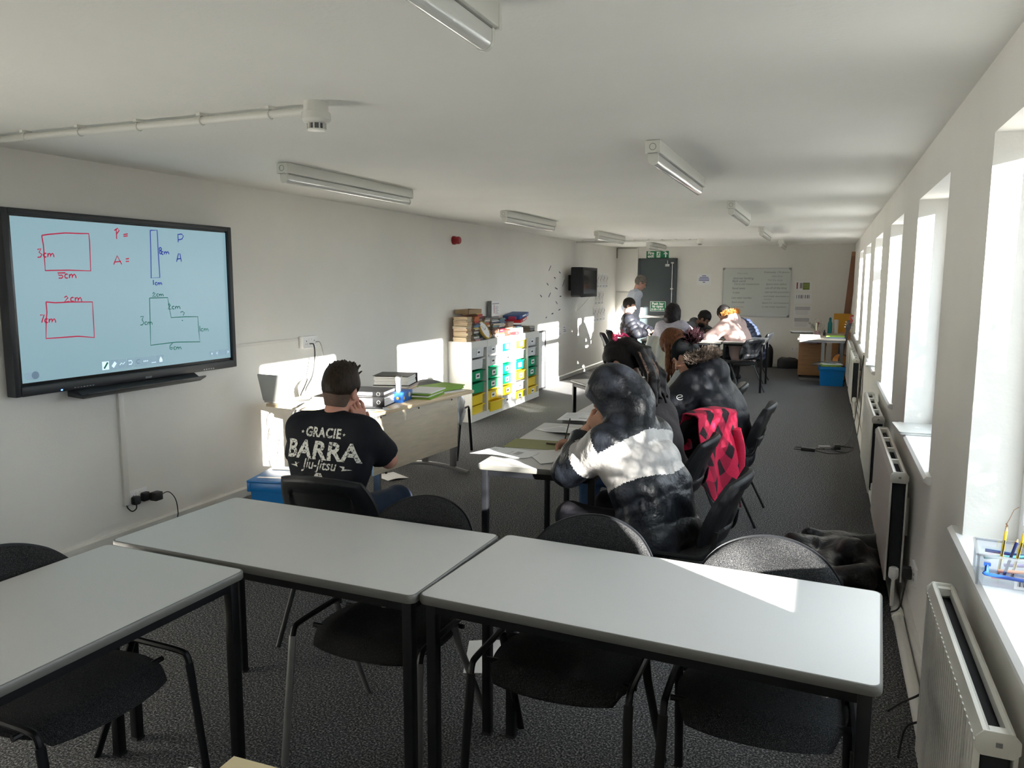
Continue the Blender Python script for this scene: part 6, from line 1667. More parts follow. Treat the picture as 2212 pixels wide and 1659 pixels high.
def head_sdf(J, h=0.0055, beard=False):
    H, R = J['H'], J['HR']
    s = SDF(H - 0.2, H + 0.2, h)
    L = lambda x, y, z: H + R @ np.array([x, y, z])
    s.ell(L(0, -0.008, 0.032), (0.076, 0.097, 0.088), R)
    s.ell(L(0, 0.022, -0.035), (0.062, 0.072, 0.085), R, k=0.03)
    s.ell(L(0, 0.045, -0.088), (0.036, 0.034, 0.03), R, k=0.03)
    s.cap(L(0, 0.088, 0.012), L(0, 0.112, -0.032), 0.009, 0.0145, 0.01)
    s.ell(L(0, 0.104, -0.034), (0.018, 0.012, 0.01), R, k=0.006)
    for x in (-1, 1):
        s.ell(L(x * 0.034, 0.092, 0.008), (0.02, 0.018, 0.013), R, k=0.012, op='sub')
        s.ell(L(x * 0.032, 0.083, 0.006), (0.013, 0.012, 0.011), R, k=0.004)
        s.cap(L(x * 0.014, 0.096, 0.026), L(x * 0.05, 0.082, 0.024), 0.008, 0.006, 0.012)
        s.ell(L(x * 0.05, 0.066, -0.03), (0.02, 0.02, 0.018), R, k=0.02)
        s.ell(L(x * 0.078, -0.008, -0.008), (0.012, 0.02, 0.032), R, k=0.006)
        s.ell(L(x * 0.088, -0.004, -0.004), (0.009, 0.011, 0.02), R, k=0.004, op='sub')
    s.cap(L(-0.02, 0.09, -0.064), L(0.02, 0.09, -0.064), 0.0075, None, 0.006)
    s.cap(L(-0.017, 0.088, -0.073), L(0.017, 0.088, -0.073), 0.0085, None, 0.006)
    s.cap(L(-0.018, 0.101, -0.0685), L(0.018, 0.101, -0.0685), 0.0028, None, 0.003, op='sub')
    s.cap(J['N'] - J['d2'] * 0.03, L(0, -0.018, -0.06), 0.06, 0.052, 0.025)
    return s
def torso(s, J, g=0.0, depth=0.66, belly=0.0, k=0.05, q=None, hips=True, width=1.0, lower=0.0):
    lat = J['lat']; f = J['fwd']; F = (f, depth)
    s.cap(J['C'] - lat * 0.075 * width, J['C'] + lat * 0.075 * width, 0.125 + g, None, k, flat=F)
    up = J['N'] - J['d2'] * 0.065
    s.cap(up - lat * 0.10 * width, up + lat * 0.10 * width, 0.075 + g, None, k, flat=F)
    s.cap(J['W'] - lat * 0.05 * width, J['W'] + lat * 0.05 * width, 0.118 + g + belly, None, k, flat=F)
    if hips: s.cap(J['P'] + [-0.07 * width, 0, 0.0 - lower], J['P'] + [0.07 * width, 0, 0.0 - lower], 0.118 + g + belly * 0.5, None, k, flat=(f, 0.8))
    s.cap(J['C'] - f * 0.01, J['N'] - J['d2'] * 0.02, 0.10 + g, 0.062 + g, k, flat=F)
def fk_noise(m): return m
SKIN = {}
def skin(name, col): return mat('skin_' + name, col, 0.55, var=0.08, scale=25, spec=0.35)
def hair_m(name, col): return mat('hair_' + name, col, 0.55, var=0.5, scale=120, spec=0.18, stretch=(1, 1, 0.25))
def cloth(name, col, rough=0.85, bump=0.25, bs=45, var=0.08, **k): return mat('cloth_' + name, col, rough, var=var, scale=30, bump=bump, bscale=bs, spec=k.pop('spec', 0.2), **k)

def person(label, x, y, face, J, sk, top, trouser, shoe, hands=(('l', None), ('r', None)), sleeve=1.0, hgrid=0.0075, torso_kw={}, topkw={}, top_name='top', arm_r=(0.058, 0.047, 0.04), top_pick=None, top_g=0.014, quilt=None, collar=True, hem=0.0, legs=True, wr=(0.006, 40), group=None, extra_top=None):
    """Empty root > body (skin, one mesh), garment, trousers, shoes"""
    t = thing('person', (x, y, 0), math.radians(face), label, 'person', group)
    lo, hi = bounds(J)
    b = SDF(lo, hi, 0.009)
    torso(b, J, -0.012, **{k: v for k, v in torso_kw.items() if k in ('width', 'depth')})
    b.cap(J['N'] - J['d2'] * 0.05, J['H'] - J['HR'][:, 2] * 0.07 - J['HR'][:, 1] * 0.018, 0.062, 0.053, 0.03)
    for n in 'lr':
        b.cap(J['S' + n], J['E' + n], 0.048, 0.04, 0.03); b.cap(J['E' + n], J['W' + n], 0.041, 0.027, 0.02)
        b.cap(J['hip' + n], J['knee' + n], 0.078, 0.055, 0.04); b.cap(J['knee' + n], J['ank' + n], 0.054, 0.036, 0.03)
        b.cap(J['ank' + n] - [0, 0.02, 0.04], J['toe' + n], 0.036, 0.026, 0.02)
    parts = [b, head_sdf(J)]
    for n, hd in hands:
        if hd is None: continue
        W_ = J['W' + n]
        hs = SDF(W_ - 0.24, W_ + 0.24, 0.0042)
        hand_sdf(hs, W_, hd['d'], hd['n'], hd.get('thumb', 1), hd.get('curl', 30), hd.get('size', 1.0), hd.get('spread', 6))
        parts.append(hs)
    for n, hd in hands:
        if hd is None: b.ell(J['W' + n] + nrm(J['W' + n] - J['E' + n]) * 0.05, (0.04, 0.04, 0.04), k=0.02)
    sdf_build('body', parts, sk, t)
    s = SDF(lo, hi, hgrid)
    torso(s, J, top_g, **torso_kw)
    if hem: 
        s.cap(J['P'] + [-0.08, 0, -hem], J['P'] + [0.08, 0, -hem], 0.125 + top_g, None, 0.05, flat=(J['fwd'], 0.85))
    if quilt:
        sl, X, Y, Z = s.blk(lo, hi)
        d = nrm(J['N'] - J['P'])
        hh = (X - J['P'][0]) * d[0] + (Y - J['P'][1]) * d[1] + (Z - J['P'][2]) * d[2]
        nz = 0.25 * np.sin(X * 31 + Z * 17) + 0.25 * np.sin(Y * 27 - X * 13)
        s.F -= (quilt[0] * (np.abs(np.sin(np.pi * hh / quilt[1] + 0.5 * nz)) ** 0.55 - 0.75)).astype(np.float32) * (np.abs(s.F) < 0.09)
    for n in 'lr':
        Wn = J['E' + n] + (J['W' + n] - J['E' + n]) * max(0.01, min(1.0, sleeve - 1 if sleeve > 1 else 0.01))
        g = top_g
        s.cap(J['N'] + (J['S' + n] - J['N']) * 0.45 - J['d2'] * 0.03, J['S' + n], arm_r[0] + g * 0.6, arm_r[0] + g, 0.05)
        if sleeve <= 1.0:
            Es = J['S' + n] + (J['E' + n] - J['S' + n]) * sleeve
            s.cap(J['S' + n], Es, arm_r[0] + g, arm_r[1] + g + 0.008, 0.03, cut=(False, True))
        else:
            s.cap(J['S' + n], J['E' + n], arm_r[0] + g, arm_r[1] + g, 0.03, q=quilt)
            s.cap(J['E' + n], Wn, arm_r[1] + g, arm_r[2] + g * 0.8, 0.025, q=quilt, cut=(False, True))
    if collar: s.cap(J['N'] - J['d2'] * 0.04, J['N'] + J['d3'] * 0.015, 0.074 + top_g * 0.7, 0.066 + top_g * 0.5, 0.025, cut=(False, True))
    if extra_top: extra_top(s)
    if wr: s.wrinkle(wr[0], wr[1], hash(label) % 1000 if False else len(label))
    tm = top if isinstance(top, (list, tuple)) else [top]
    g_o = sdf_build(top_name, s, tm, t, pick=top_pick)
    if legs:
        l = SDF(lo, hi, 0.011)
        l.cap(J['P'] + [-0.07, 0, -0.03], J['P'] + [0.07, 0, -0.03], 0.112, None, 0.05)
        for n in 'lr':
            l.cap(J['hip' + n], J['knee' + n], 0.09, 0.066, 0.04); l.cap(J['knee' + n], J['ank' + n] + [0, 0, 0.01], 0.066, 0.055, 0.03, cut=(False, True))
        l.wrinkle(0.006, 45, 3)
        sdf_build('trousers', l, trouser, t)
        for n in 'lr':
            a = J['ank' + n]; tt = J['toe' + n]
            so = SDF(np.minimum(a, tt) - 0.15, np.maximum(a, tt) + 0.15, 0.008)
            dd = nrm([tt[0] - a[0], tt[1] - a[1], 0])
            g0 = np.array([a[0], a[1], 0.045]) - dd * 0.045
            so.cap(g0, g0 + dd * 0.21 + [0, 0, -0.008], 0.043, 0.036, 0.02); so.cap(g0 + dd * 0.04, np.array([a[0], a[1], 0.12]), 0.044, 0.046, 0.02, cut=(False, True))
            fl = so.blk(so.lo, so.lo + so.h * (so.n - 1)); so.put(fl[0], 0.002 - fl[3], 0.001, 'and')
            sdf_build('shoe', so, shoe, t)
    return t, g_o
def hair_cap(J, t, m, thick=0.012, top=0.02, fringe=0.0, nape=-0.05, noise=0.006, nf=90, extra=None, name='hair', h=0.006, side=0.0, fade=None):
    """close hair shell over the skull; the face side is cut away"""
    H, R = J['H'], J['HR']
    L = lambda x, y, z: H + R @ np.array([x, y, z])
    s = SDF(H - 0.3, H + 0.26, h)
    s.ell(L(0, -0.008, 0.034), (0.076 + thick, 0.097 + thick, 0.088 + thick), R)
    s.ell(L(0, -0.012, 0.06), (0.07 + thick, 0.088 + thick, 0.07 + thick + top), R, k=0.03)
    s.cap(L(0, -0.035, 0.0), L(0, -0.03, nape), 0.068 + thick * 0.6, 0.052 + thick * 0.5, 0.02, cut=(False, True))
    # cut the face, and round the ears
    s.box(L(0, 0.145, -0.05 + 0.0), (0.2, 0.1, 0.095 - fringe), R, 0.02, 0.012, op='sub')
    s.box(L(0, 0.10, -0.12), (0.2, 0.10, 0.10), R, 0.02, 0.015, op='sub')
    for x in (-1, 1):
        s.ell(L(x * 0.09, 0.0, -0.018), (0.03, 0.03, 0.042), R, k=0.01, op='sub')
    if extra: extra(s, L, R)
    s.wrinkle(noise, nf, 5)
    return sdf_build(name, s, m, t, smooth_it=0)
def strands(mbm, rr, p, dirs, n, L, w, gravity=0.0, curl=0.0):
    for _ in range(n):
        a = p(); d = dirs(a)
        q = a + d * L * rr.uniform(0.6, 1.1)
        q[2] -= gravity * L
        m = (a + q) / 2 + np.array([rr.uniform(-1, 1), rr.uniform(-1, 1), rr.uniform(-1, 1)]) * L * curl
        sd = nrm(np.cross(d, [rr.uniform(-1, 1), rr.uniform(-1, 1), rr.uniform(-1, 1)])) * w
        mbm._add([a - sd, a + sd, m + sd * 0.7, m - sd * 0.7, q], [(0, 1, 2, 3), (3, 2, 4)])
def project_text(mb, body, size, bvh, origin, right, up, view, off=0.003, sx=1.0, mi=0, **k):
    vs, fs = text_mesh(body, size, **k)
    project_mesh(mb, vs, fs, bvh, origin, right, up, view, off, sx, mi)
def project_mesh(mb, vs, fs, bvh, origin, right, up, view, off=0.003, sx=1.0, mi=0, sub=True):
    bm = bmesh.new()
    bv = [bm.verts.new((v[0] * sx, v[1], 0)) for v in vs]
    for f in fs:
        try: bm.faces.new([bv[i] for i in f])
        except ValueError: pass
    bmesh.ops.triangulate(bm, faces=bm.faces)
    if sub:
        for _ in range(2):
            es = [e for e in bm.edges if e.calc_length() > 0.014]
            if es: bmesh.ops.subdivide_edges(bm, edges=es, cuts=1)
        bmesh.ops.triangulate(bm, faces=bm.faces)
    bm.verts.index_update()
    o, r, u, w = map(Vector, (origin, right, up, view))
    out = []
    for v in bm.verts:
        p = o + r * v.co.x + u * v.co.y
        hit = bvh.ray_cast(p - w * 0.5, w)
        out.append((hit[0] - w * off) if hit[0] is not None else p)
    mb._add(out, [tuple(v.index for v in f.verts) for f in bm.faces], mi)
    bm.free()
def bvh_of(o):
    me = o.data
    return BVHTree.FromPolygons([v.co for v in me.vertices], [tuple(p.vertices) for p in me.polygons])
def loc_of(x, y, face, p):
    """world point -> local frame of a person at (x, y) facing `face` degrees"""
    a = math.radians(face); dx, dy = p[0] - x, p[1] - y
    return np.array([dx * math.cos(a) + dy * math.sin(a), -dx * math.sin(a) + dy * math.cos(a), p[2]])

denim = cloth('blue_denim', (0.05, 0.09, 0.17), 0.85, 0.2, 300)
dkdenim = cloth('dark_denim', (0.018, 0.028, 0.05), 0.85, 0.2, 300)
blk = cloth('black_cotton', (0.009, 0.010, 0.014), 0.8, 0.2, 35)
shoeb = mat('black_shoe', (0.015, 0.015, 0.016), 0.4)

# ---------------------------------------------------------------- man in the printed T-shirt
px, py, pf = -2.15, 3.03, 2
J = skeleton(lean=(4, 12, 26), side=0.5, head=(4, 14, -3), width=1.1, scale=0.86, pelvis_z=0.55)
arm(J, 'r', J['H'] + J['HR'] @ np.array([0.105, 0.045, -0.17]), (0.9, -0.1, -0.75))
arm(J, 'l', (-0.12, 0.30, 0.66), (-0.9, -0.3, -0.2))
pale = skin('ruddy', (0.50, 0.25, 0.185))
t, shirt = person('man with short spiky brown hair in a black printed T-shirt, chin on his hand', px, py, pf, J, pale, blk, dkdenim, shoeb, hands=(('l', {'d': (0.5, 0.5, -0.5), 'n': (0, 0, -1), 'thumb': 1}), ('r', {'d': (-0.15, 0.12, 0.95), 'n': (-0.75, 0.4, 0.0), 'thumb': -1, 'curl': 55})), sleeve=0.78, torso_kw=dict(width=1.15, depth=0.72), top_name='t_shirt', top_g=0.012, hem=0.02, hgrid=0.0065, arm_r=(0.062, 0.06, 0.04), wr=(0.005, 38))
brown = hair_m('brown', (0.022, 0.014, 0.009))
def spiky(s, L, R):
    r = np.random.RandomState(4)
    for _ in range(70):
        x, y = r.uniform(-0.05, 0.05), r.uniform(-0.055, 0.07)
        z = 0.118 - 6 * (x * x) - 3 * y * y
        s.cap(L(x, y, z), L(x * 1.25 + r.uniform(-.01, .01), y + 0.012 + r.uniform(-.008, .012), z + r.uniform(0.018, 0.04)), 0.008, 0.003, 0.008)
hair_cap(J, t, brown, thick=0.007, top=0.012, nape=-0.03, noise=0.003, extra=spiky, h=0.005)
stub = mat('hair_faded_nape', (0.10, 0.062, 0.045), 0.8, var=0.3, scale=300)
def no(s, L, R): pass
hair_cap(J, t, stub, thick=0.0035, top=0.0, nape=-0.075, noise=0.0015, name='clipped_nape', h=0.005)
bv = bvh_of(shirt)
b = MB()
up = Vector(J['d2']); rt = Vector(J['lat']); vw = Vector(J['fwd'])
oc = Vector((J['C'] + J['d2'] * 0.025 + J['lat'] * 0.004)) - vw * 0.25
rp = lambda z: oc + up * z
project_text(b, 'GRACIE', 0.062, bv, rp(0.062), rt, up, vw, bold=0.0022, sx=0.84, spacing=1.08)
project_text(b, 'BARRA', 0.116, bv, rp(-0.04), rt, up, vw, bold=0.0035, sx=1.04, spacing=1.05)
project_text(b, 'Jiu-Jitsu', 0.066, bv, rp(-0.088), rt, up, vw, bold=0.0008, shear=0.3, sx=0.88)
for sx in (-1, 1):
    star = [(sx * 0.112 + 0.009 * (1 if q % 2 == 0 else 0.42) * math.sin(PI * q / 5), 0.08 + 0.009 * (1 if q % 2 == 0 else 0.42) * math.cos(PI * q / 5)) for q in range(10)]
    project_mesh(b, star, [tuple(range(10))], bv, rp(0), rt, up, vw, sub=False)
    bolt = [(sx * 0.105, -0.064), (sx * 0.135, -0.064), (sx * 0.128, -0.074), (sx * 0.165, -0.078), (sx * 0.115, -0.086), (sx * 0.122, -0.075)]
    project_mesh(b, bolt, [(0, 1, 2, 5), (5, 2, 3, 4)], bv, rp(0), rt, up, vw, sub=False)
project_mesh(b, [(-0.03, -0.135), (0.03, -0.135), (0.015, -0.105), (-0.015, -0.105)], [(0, 1, 2, 3)], bv, rp(0), rt, up, vw)
prt = mat('cracked_shirt_print', (0.62, 0.62, 0.58), 0.8, var=0.5, scale=110)
rp_ = prt.node_tree.nodes.get('Color Ramp') or [n for n in prt.node_tree.nodes if n.type == 'VALTORGB'][0]
rp_.color_ramp.elements[0].position = 0.38; rp_.color_ramp.elements[1].position = 0.47; rp_.color_ramp.elements[0].color = (0.06, 0.06, 0.06, 1); rp_.color_ramp.elements[1].color = (0.66, 0.66, 0.61, 1)
b.build('shirt_print', prt, shirt)

# ---------------------------------------------------------------- person in the hooded puffer jacket
px, py, pf = -0.655, 3.47, 66
J = skeleton(lean=(20, 33, 26), side=0, head=(16, 36, 4), width=1.06, scale=0.91, pelvis_z=0.54)
nyl = mat('black_nylon', (0.007, 0.0085, 0.012), 0.42, bump=0.9, bscale=20, spec=0.3, var=0.15, scale=14)
nylw = mat('silver_nylon', (0.40, 0.385, 0.375), 0.45, bump=0.8, bscale=20, spec=0.3, var=0.06, scale=14)
arm(J, 'l', loc_of(px, py, pf, (-1.03, 3.585, 0.95)), (-0.75, -0.1, -1.0))
arm(J, 'r', loc_of(px, py, pf, (-1.235, 3.93, 0.80)), (0.9, 0.2, -0.5))
C0, D2, F0, N0, P0 = J['C'].copy(), J['d2'].copy(), J['fwd'].copy(), J['N'].copy(), J['P'].copy()
LAT = J['lat'].copy(); SLl, SLr, ELl = J['Sl'].copy(), J['Sr'].copy(), J['El'].copy()
def band(c):
    hgt = (c - C0) @ D2
    lt = (c - C0) @ LAT
    arm_w = (np.abs(lt) > 0.145)
    lowb = -0.085 + 0.16 * np.abs(lt) ; hib = 0.125 - 0.12 * np.abs(lt)
    on = (hgt > lowb - 0.02) & (hgt < hib)
    ua = nrm(ELl - SLl); ta = (c - SLl) @ ua
    dist = np.linalg.norm((c - SLl) - np.outer(ta, ua), axis=1)
    left_arm = (dist < 0.105) & (ta > 0.0) & (lt < -0.13)
    on = np.where(left_arm, (ta > -0.01) & (ta < 0.165), on)
    far = ((c - C0) @ D2 < -0.3)
    return np.where(on & ~far, 1, 0)
H_, HR_ = J['H'].copy(), J['HR'].copy()
def hood(s):
    L = lambda x, y, z: H_ + HR_ @ np.array([x, y, z])
    s.ell(L(0, -0.02, 0.02), (0.122, 0.143, 0.148), HR_, k=0.04)
    s.cap(L(0, -0.06, -0.06), N0 - D2 * 0.02 - F0 * 0.02, 0.115, 0.11, 0.04)
    s.ell(L(0, 0.15, -0.02), (0.095, 0.115, 0.12), HR_, k=0.025, op='sub')
    for z in (0.03, -0.05): pass
    # quilting seams across the body
    for hz in (-0.30, -0.215, -0.10, 0.115):
        c = C0 + D2 * hz
        for a in np.linspace(0, 2 * np.pi, 26):
            pass
t, jk = person('person writing with the hood of a black and silver puffer jacket up', px, py, pf, J, skin('tan', (0.46, 0.25, 0.17)), [nyl, nylw], cloth('black_joggers', (0.012, 0.011, 0.014)), shoeb,
    hands=(('l', {'d': tuple(J['H'] + J['HR'] @ np.array([-0.03, 0.06, -0.05]) - J['Wl']), 'n': (0.7, -0.5, 0.3), 'thumb': 1, 'curl': 20}), ('r', {'d': (-0.3, 0.95, -0.2), 'n': (-0.2, -0.1, -1), 'thumb': -1, 'curl': 60})), sleeve=1.86, torso_kw=dict(width=1.06, depth=0.86, belly=0.022), top_name='puffer_jacket', arm_r=(0.062, 0.056, 0.046), top_g=0.03, quilt=(0.009, 0.12), hem=0.07, hgrid=0.0072, top_pick=band, extra_top=hood, wr=(0.012, 46), collar=True)
t_p2 = t
o = thing('pencil', tuple(np.array([-1.27, 3.97, 0.83])), 0, 'thin pencil held by the person in the hooded puffer jacket', 'pencil')
MB().cyl((-0.02, 0.03, -0.055), (0.03, -0.03, 0.09), 0.0035, 6).build('shaft', mat('dark_pencil', (0.05, 0.03, 0.03), 0.5), o)
MB().cyl((-0.02, 0.03, -0.055), (-0.025, 0.037, -0.07), 0.0035, 6, r2=0.0006).build('tip', M['paper'], o)

# ---------------------------------------------------------------- person with the pink hair clip
px, py, pf = -0.80, 4.36, 72
J = skeleton(lean=(16, 26, 30), side=-4, head=(2, 30, 0), width=1.0, scale=1.0)
arm(J, 'l', (-0.12, 0.42, 0.80), (-0.9, 0.1, -0.7)); arm(J, 'r', (0.12, 0.42, 0.80), (0.9, 0.1, -0.6))
t, tp_ = person('person with long dark streaked hair, pink hair clip and a dark jacket over jeans', px, py, pf, J, skin('olive', (0.40, 0.22, 0.15)), cloth('charcoal_brown_jacket', (0.032, 0.027, 0.029), 0.75), denim, shoeb, sleeve=1.9, top_name='jacket', top_g=0.022, torso_kw=dict(width=1.05, depth=0.8))
dh = hair_m('black_streaked', (0.013, 0.010, 0.010)); lt_h = hair_m('light_streak', (0.16, 0.10, 0.075))
def pony(s, L, R):
    r = np.random.RandomState(8)
    for k in range(26):
        x = r.uniform(-0.05, 0.05)
        a = L(x * 0.6, -0.085, 0.085); m = L(x * 1.2, -0.145 + r.uniform(-.02, .02), 0.0); e = L(x * 1.6, -0.15 + r.uniform(-.02, .03), -0.13 - r.uniform(0, .05)); f = L(x * 1.7, -0.11 + r.uniform(-.03, .03), -0.25 - r.uniform(0, .06))
        s.cap(a, m, 0.018, 0.018, 0.02); s.cap(m, e, 0.018, 0.014, 0.018); s.cap(e, f, 0.014, 0.007, 0.014)
    s.ell(L(0, -0.075, 0.095), (0.04, 0.04, 0.035), R, k=0.01)
H3, R3 = J['H'].copy(), J['HR'].copy()
hair_cap(J, t, dh, thick=0.012, top=0.006, nape=-0.06, extra=pony, h=0.0065)
s = SDF(H3 - 0.36, H3 + 0.2, 0.006)
r = np.random.RandomState(3)
for k in range(16):
    x = r.uniform(-0.07, 0.05); L = lambda a, c, d: H3 + R3 @ np.array([a, c, d])
    a = L(x * 0.7, -0.105, 0.07); m = L(x * 1.2, -0.166, -0.01); e = L(x * 1.6, -0.172, -0.13); f = L(x * 1.7, -0.13, -0.23)
    s.cap(a, m, 0.004, 0.005, 0.003); s.cap(m, e, 0.005, 0.004, 0.003); s.cap(e, f, 0.004, 0.002, 0.003)
sdf_build('hair_streaks', s, lt_h, t, smooth_it=0)
L = lambda a, c, d: tuple(H3 + R3 @ np.array([a, c, d]))
b = MB()
pk = mat('pink_clip', (0.75, 0.03, 0.14), 0.35)
b.tube(bez([L(-0.05, -0.05, 0.125), L(-0.03, -0.06, 0.15), L(0.0, -0.062, 0.145), L(0.035, -0.066, 0.155), L(0.055, -0.075, 0.125), L(0.05, -0.08, 0.09)], 5), 0.0085, 8)
b.tube(bez([L(-0.05, -0.05, 0.125), L(-0.06, -0.05, 0.14), L(-0.03, -0.06, 0.148)], 5), 0.007, 8)
b.tube(bez([L(-0.005, -0.06, 0.145), L(-0.005, -0.062, 0.17)], 3), 0.004, 6)
b.tube(bez([L(-0.02, -0.07, 0.13), L(-0.025, -0.085, 0.08), L(-0.015, -0.1, 0.05)], 5), 0.004, 6)
b.build('hair_clip', pk, t, smooth=True)
b = MB(); P_ = J['P']
b.tube([(0.175 * math.cos(a), P_[1] + 0.155 * math.sin(a) - 0.002, P_[2] + 0.02) for a in [2 * PI * k / 28 for k in range(29)]], [(0.006, 0.018)] * 29, 8, cap=False, up=(0, 0, 1))
b.build('belt', M['black'], t, smooth=True)

# ---------------------------------------------------------------- brown-haired person, head down
px, py, pf = -0.80, 6.42, 88
J = skeleton(lean=(20, 32, 40), head=(-6, 52, 0), width=0.95, scale=0.97)
arm(J, 'l', (-0.16, 0.44, 0.79), (-0.9, 0.1, -0.7)); arm(J, 'r', (0.14, 0.44, 0.79), (0.9, 0.1, -0.6))
t, _ = person('person with long copper-brown hair hanging over the face, in pale grey', px, py, pf, J, skin('fair', (0.55, 0.34, 0.26)), cloth('pale_grey_top', (0.30, 0.32, 0.32), 0.8), dkdenim, shoeb, sleeve=1.9, top_name='top', top_g=0.016)
H4, R4 = J['H'].copy(), J['HR'].copy()
cop = hair_m('copper', (0.105, 0.038, 0.016))
def longh(s, L, R):
    r = np.random.RandomState(2)
    for k in range(60):
        an = r.uniform(-2.6, 2.6)
        x, y = 0.082 * math.sin(an), -0.01 - 0.098 * math.cos(an) 
        if y > 0.075: continue
        a = L(x, y, 0.03 + r.uniform(-.02, .03)); g = H4 + R4 @ np.array([x * 1.15, y * 1.1, 0.0])
        m = g + np.array([0, 0.01, -0.12]); e = m + np.array([r.uniform(-.02, .02), r.uniform(-.015, .02), -0.12 - r.uniform(0, .05)])
        s.cap(a, m, 0.017, 0.016, 0.008); s.cap(m, e, 0.016, 0.006, 0.006)
hair_cap(J, t, cop, thick=0.014, top=0.01, nape=-0.06, extra=longh, h=0.0065, fringe=0.02)

# ---------------------------------------------------------------- person in the black coat with the fur hood
px, py, pf = -0.575, 5.53, 76
J = skeleton(lean=(20, 34, 38), side=-3, head=(-8, 34, 0), width=1.14, scale=0.96)
arm(J, 'l', (-0.16, 0.44, 0.80), (-1.0, 0.1, -0.7)); arm(J, 'r', (0.14, 0.44, 0.80), (0.9, 0.1, -0.6))
coat = mat('navy_black_coat_cloth', (0.006, 0.007, 0.011), 0.6, bump=0.7, bscale=16, spec=0.25, var=0.2, scale=10)
Nn, D5, F5, L5 = J['N'].copy(), J['d2'].copy(), J['fwd'].copy(), J['lat'].copy()
def downhood(s):
    c = Nn - F5 * 0.085 + D5 * 0.0
    s.ell(c, (0.15, 0.095, 0.085), np.stack([L5, F5, D5], 1), k=0.05)
    s.ell(c - F5 * 0.03 - D5 * 0.05, (0.12, 0.08, 0.09), np.stack([L5, F5, D5], 1), k=0.07)
t, jk = person('person in a bulky black coat with a fur-trimmed hood and a dark beanie', px, py, pf, J, skin('brown', (0.30, 0.155, 0.10)), coat, cloth('black_trousers', (0.01, 0.01, 0.012)), shoeb, sleeve=1.95, top_name='coat', arm_r=(0.074, 0.066, 0.054), top_g=0.036, quilt=(0.007, 0.15), torso_kw=dict(width=1.2, depth=0.86, belly=0.03), hem=0.08, extra_top=downhood, wr=(0.01, 34))
rr = random.Random(5)
b = MB()
Rm = np.stack([L5, F5, D5], 1)
def furp():
    a = rr.uniform(0.15 * PI, 0.98 * PI) + PI
    q = rr.uniform(0, 2 * PI)
    ring = np.array([0.165 * math.cos(a), -0.02 + 0.115 * math.sin(a), 0.10 + 0.05 * math.sin(a) + 0.03])
    return Nn + Rm @ (ring + np.array([0.03 * math.cos(q), 0.03 * math.sin(q), 0.03 * math.sin(q + 1)]))
def furd(a):
    o = nrm(a - (Nn + Rm @ np.array([0, -0.02, 0.04])))
    return nrm(o + np.array([rr.uniform(-.5, .5), rr.uniform(-.5, .5), rr.uniform(-.3, .6)]))
strands(b, rr, furp, furd, 4200, 0.065, 0.0022, gravity=0.15, curl=0.12)
fo = b.build('fur_trim', mat('grey_brown_fur', (0.13, 0.10, 0.08), 0.8, var=0.75, scale=60), t)
fo['kind'] = 'stuff'
H5, R5 = J['H'].copy(), J['HR'].copy()
LL = lambda a, c, d: H5 + R5 @ np.array([a, c, d])
s = SDF(H5 - 0.22, H5 + 0.26, 0.006)
s.ell(LL(0, -0.012, 0.04), (0.088, 0.108, 0.098), R5)
s.cap(LL(0, -0.03, 0.0), LL(0, -0.035, -0.06), 0.078, 0.07, 0.02)
s.box(LL(0, 0.15, -0.05), (0.2, 0.1, 0.085), R5, 0.02, 0.012, op='sub')
for x in (-1, 1): s.ell(LL(x * 0.09, 0.01, -0.02), (0.03, 0.03, 0.04), R5, k=0.01, op='sub')
sdf_build('beanie', s, mat('black_knit', (0.007, 0.008, 0.009), 0.9, bump=0.5, bscale=250, spec=0.05), t)
b = MB()
strands(b, rr, lambda: LL(rr.uniform(-.05, .05), -0.11 + rr.uniform(-.04, .03), 0.085 + rr.uniform(-.04, .04)), lambda a: nrm(a - LL(0, -0.07, 0.06) + np.array([rr.uniform(-.05, .05), rr.uniform(-.05, .05), rr.uniform(-.02, .05)])), 900, 0.05, 0.003)
po = b.build('pom_pom', mat('maroon_black_fur', (0.016, 0.006, 0.008), 0.9, var=0.5, scale=60, spec=0.1), t); po['kind'] = 'stuff'
b = MB(); bv = bvh_of(jk)
badge = arc(0, 0, 0.021, 40, 330, 14)
El, Sl = J['El'], J['Sl']
mid = Vector(Sl * 0.62 + El * 0.38)
camdir = Vector((math.cos(math.radians(-pf)) * (0 - px) - math.sin(math.radians(-pf)) * (0 - py), math.sin(math.radians(-pf)) * (0 - px) + math.cos(math.radians(-pf)) * (0 - py), 0.2)).normalized()
outw = Vector(-L5 * 0.9 - F5 * 0.3).normalized()
uu = Vector((0, 0, 1)); rt = uu.cross(outw).normalized()
pts = []
for q in badge + [(-0.012, -0.004), (0.004, 0.002), (0.016, 0.008)]:
    p = mid + rt * q[0] + uu * q[1] * 0.8
    h_ = bv.ray_cast(p + outw * 0.4, -outw)
    if h_[0] is not None: pts.append(h_[0] + outw * 0.002)
if len(pts) > 4: b.tube(pts[:15], 0.0025, 6); b.tube(pts[-3:], 0.0025, 6)
if b.v: b.build('sleeve_badge', mat('badge_white', (0.7, 0.7, 0.7), 0.6), jk)

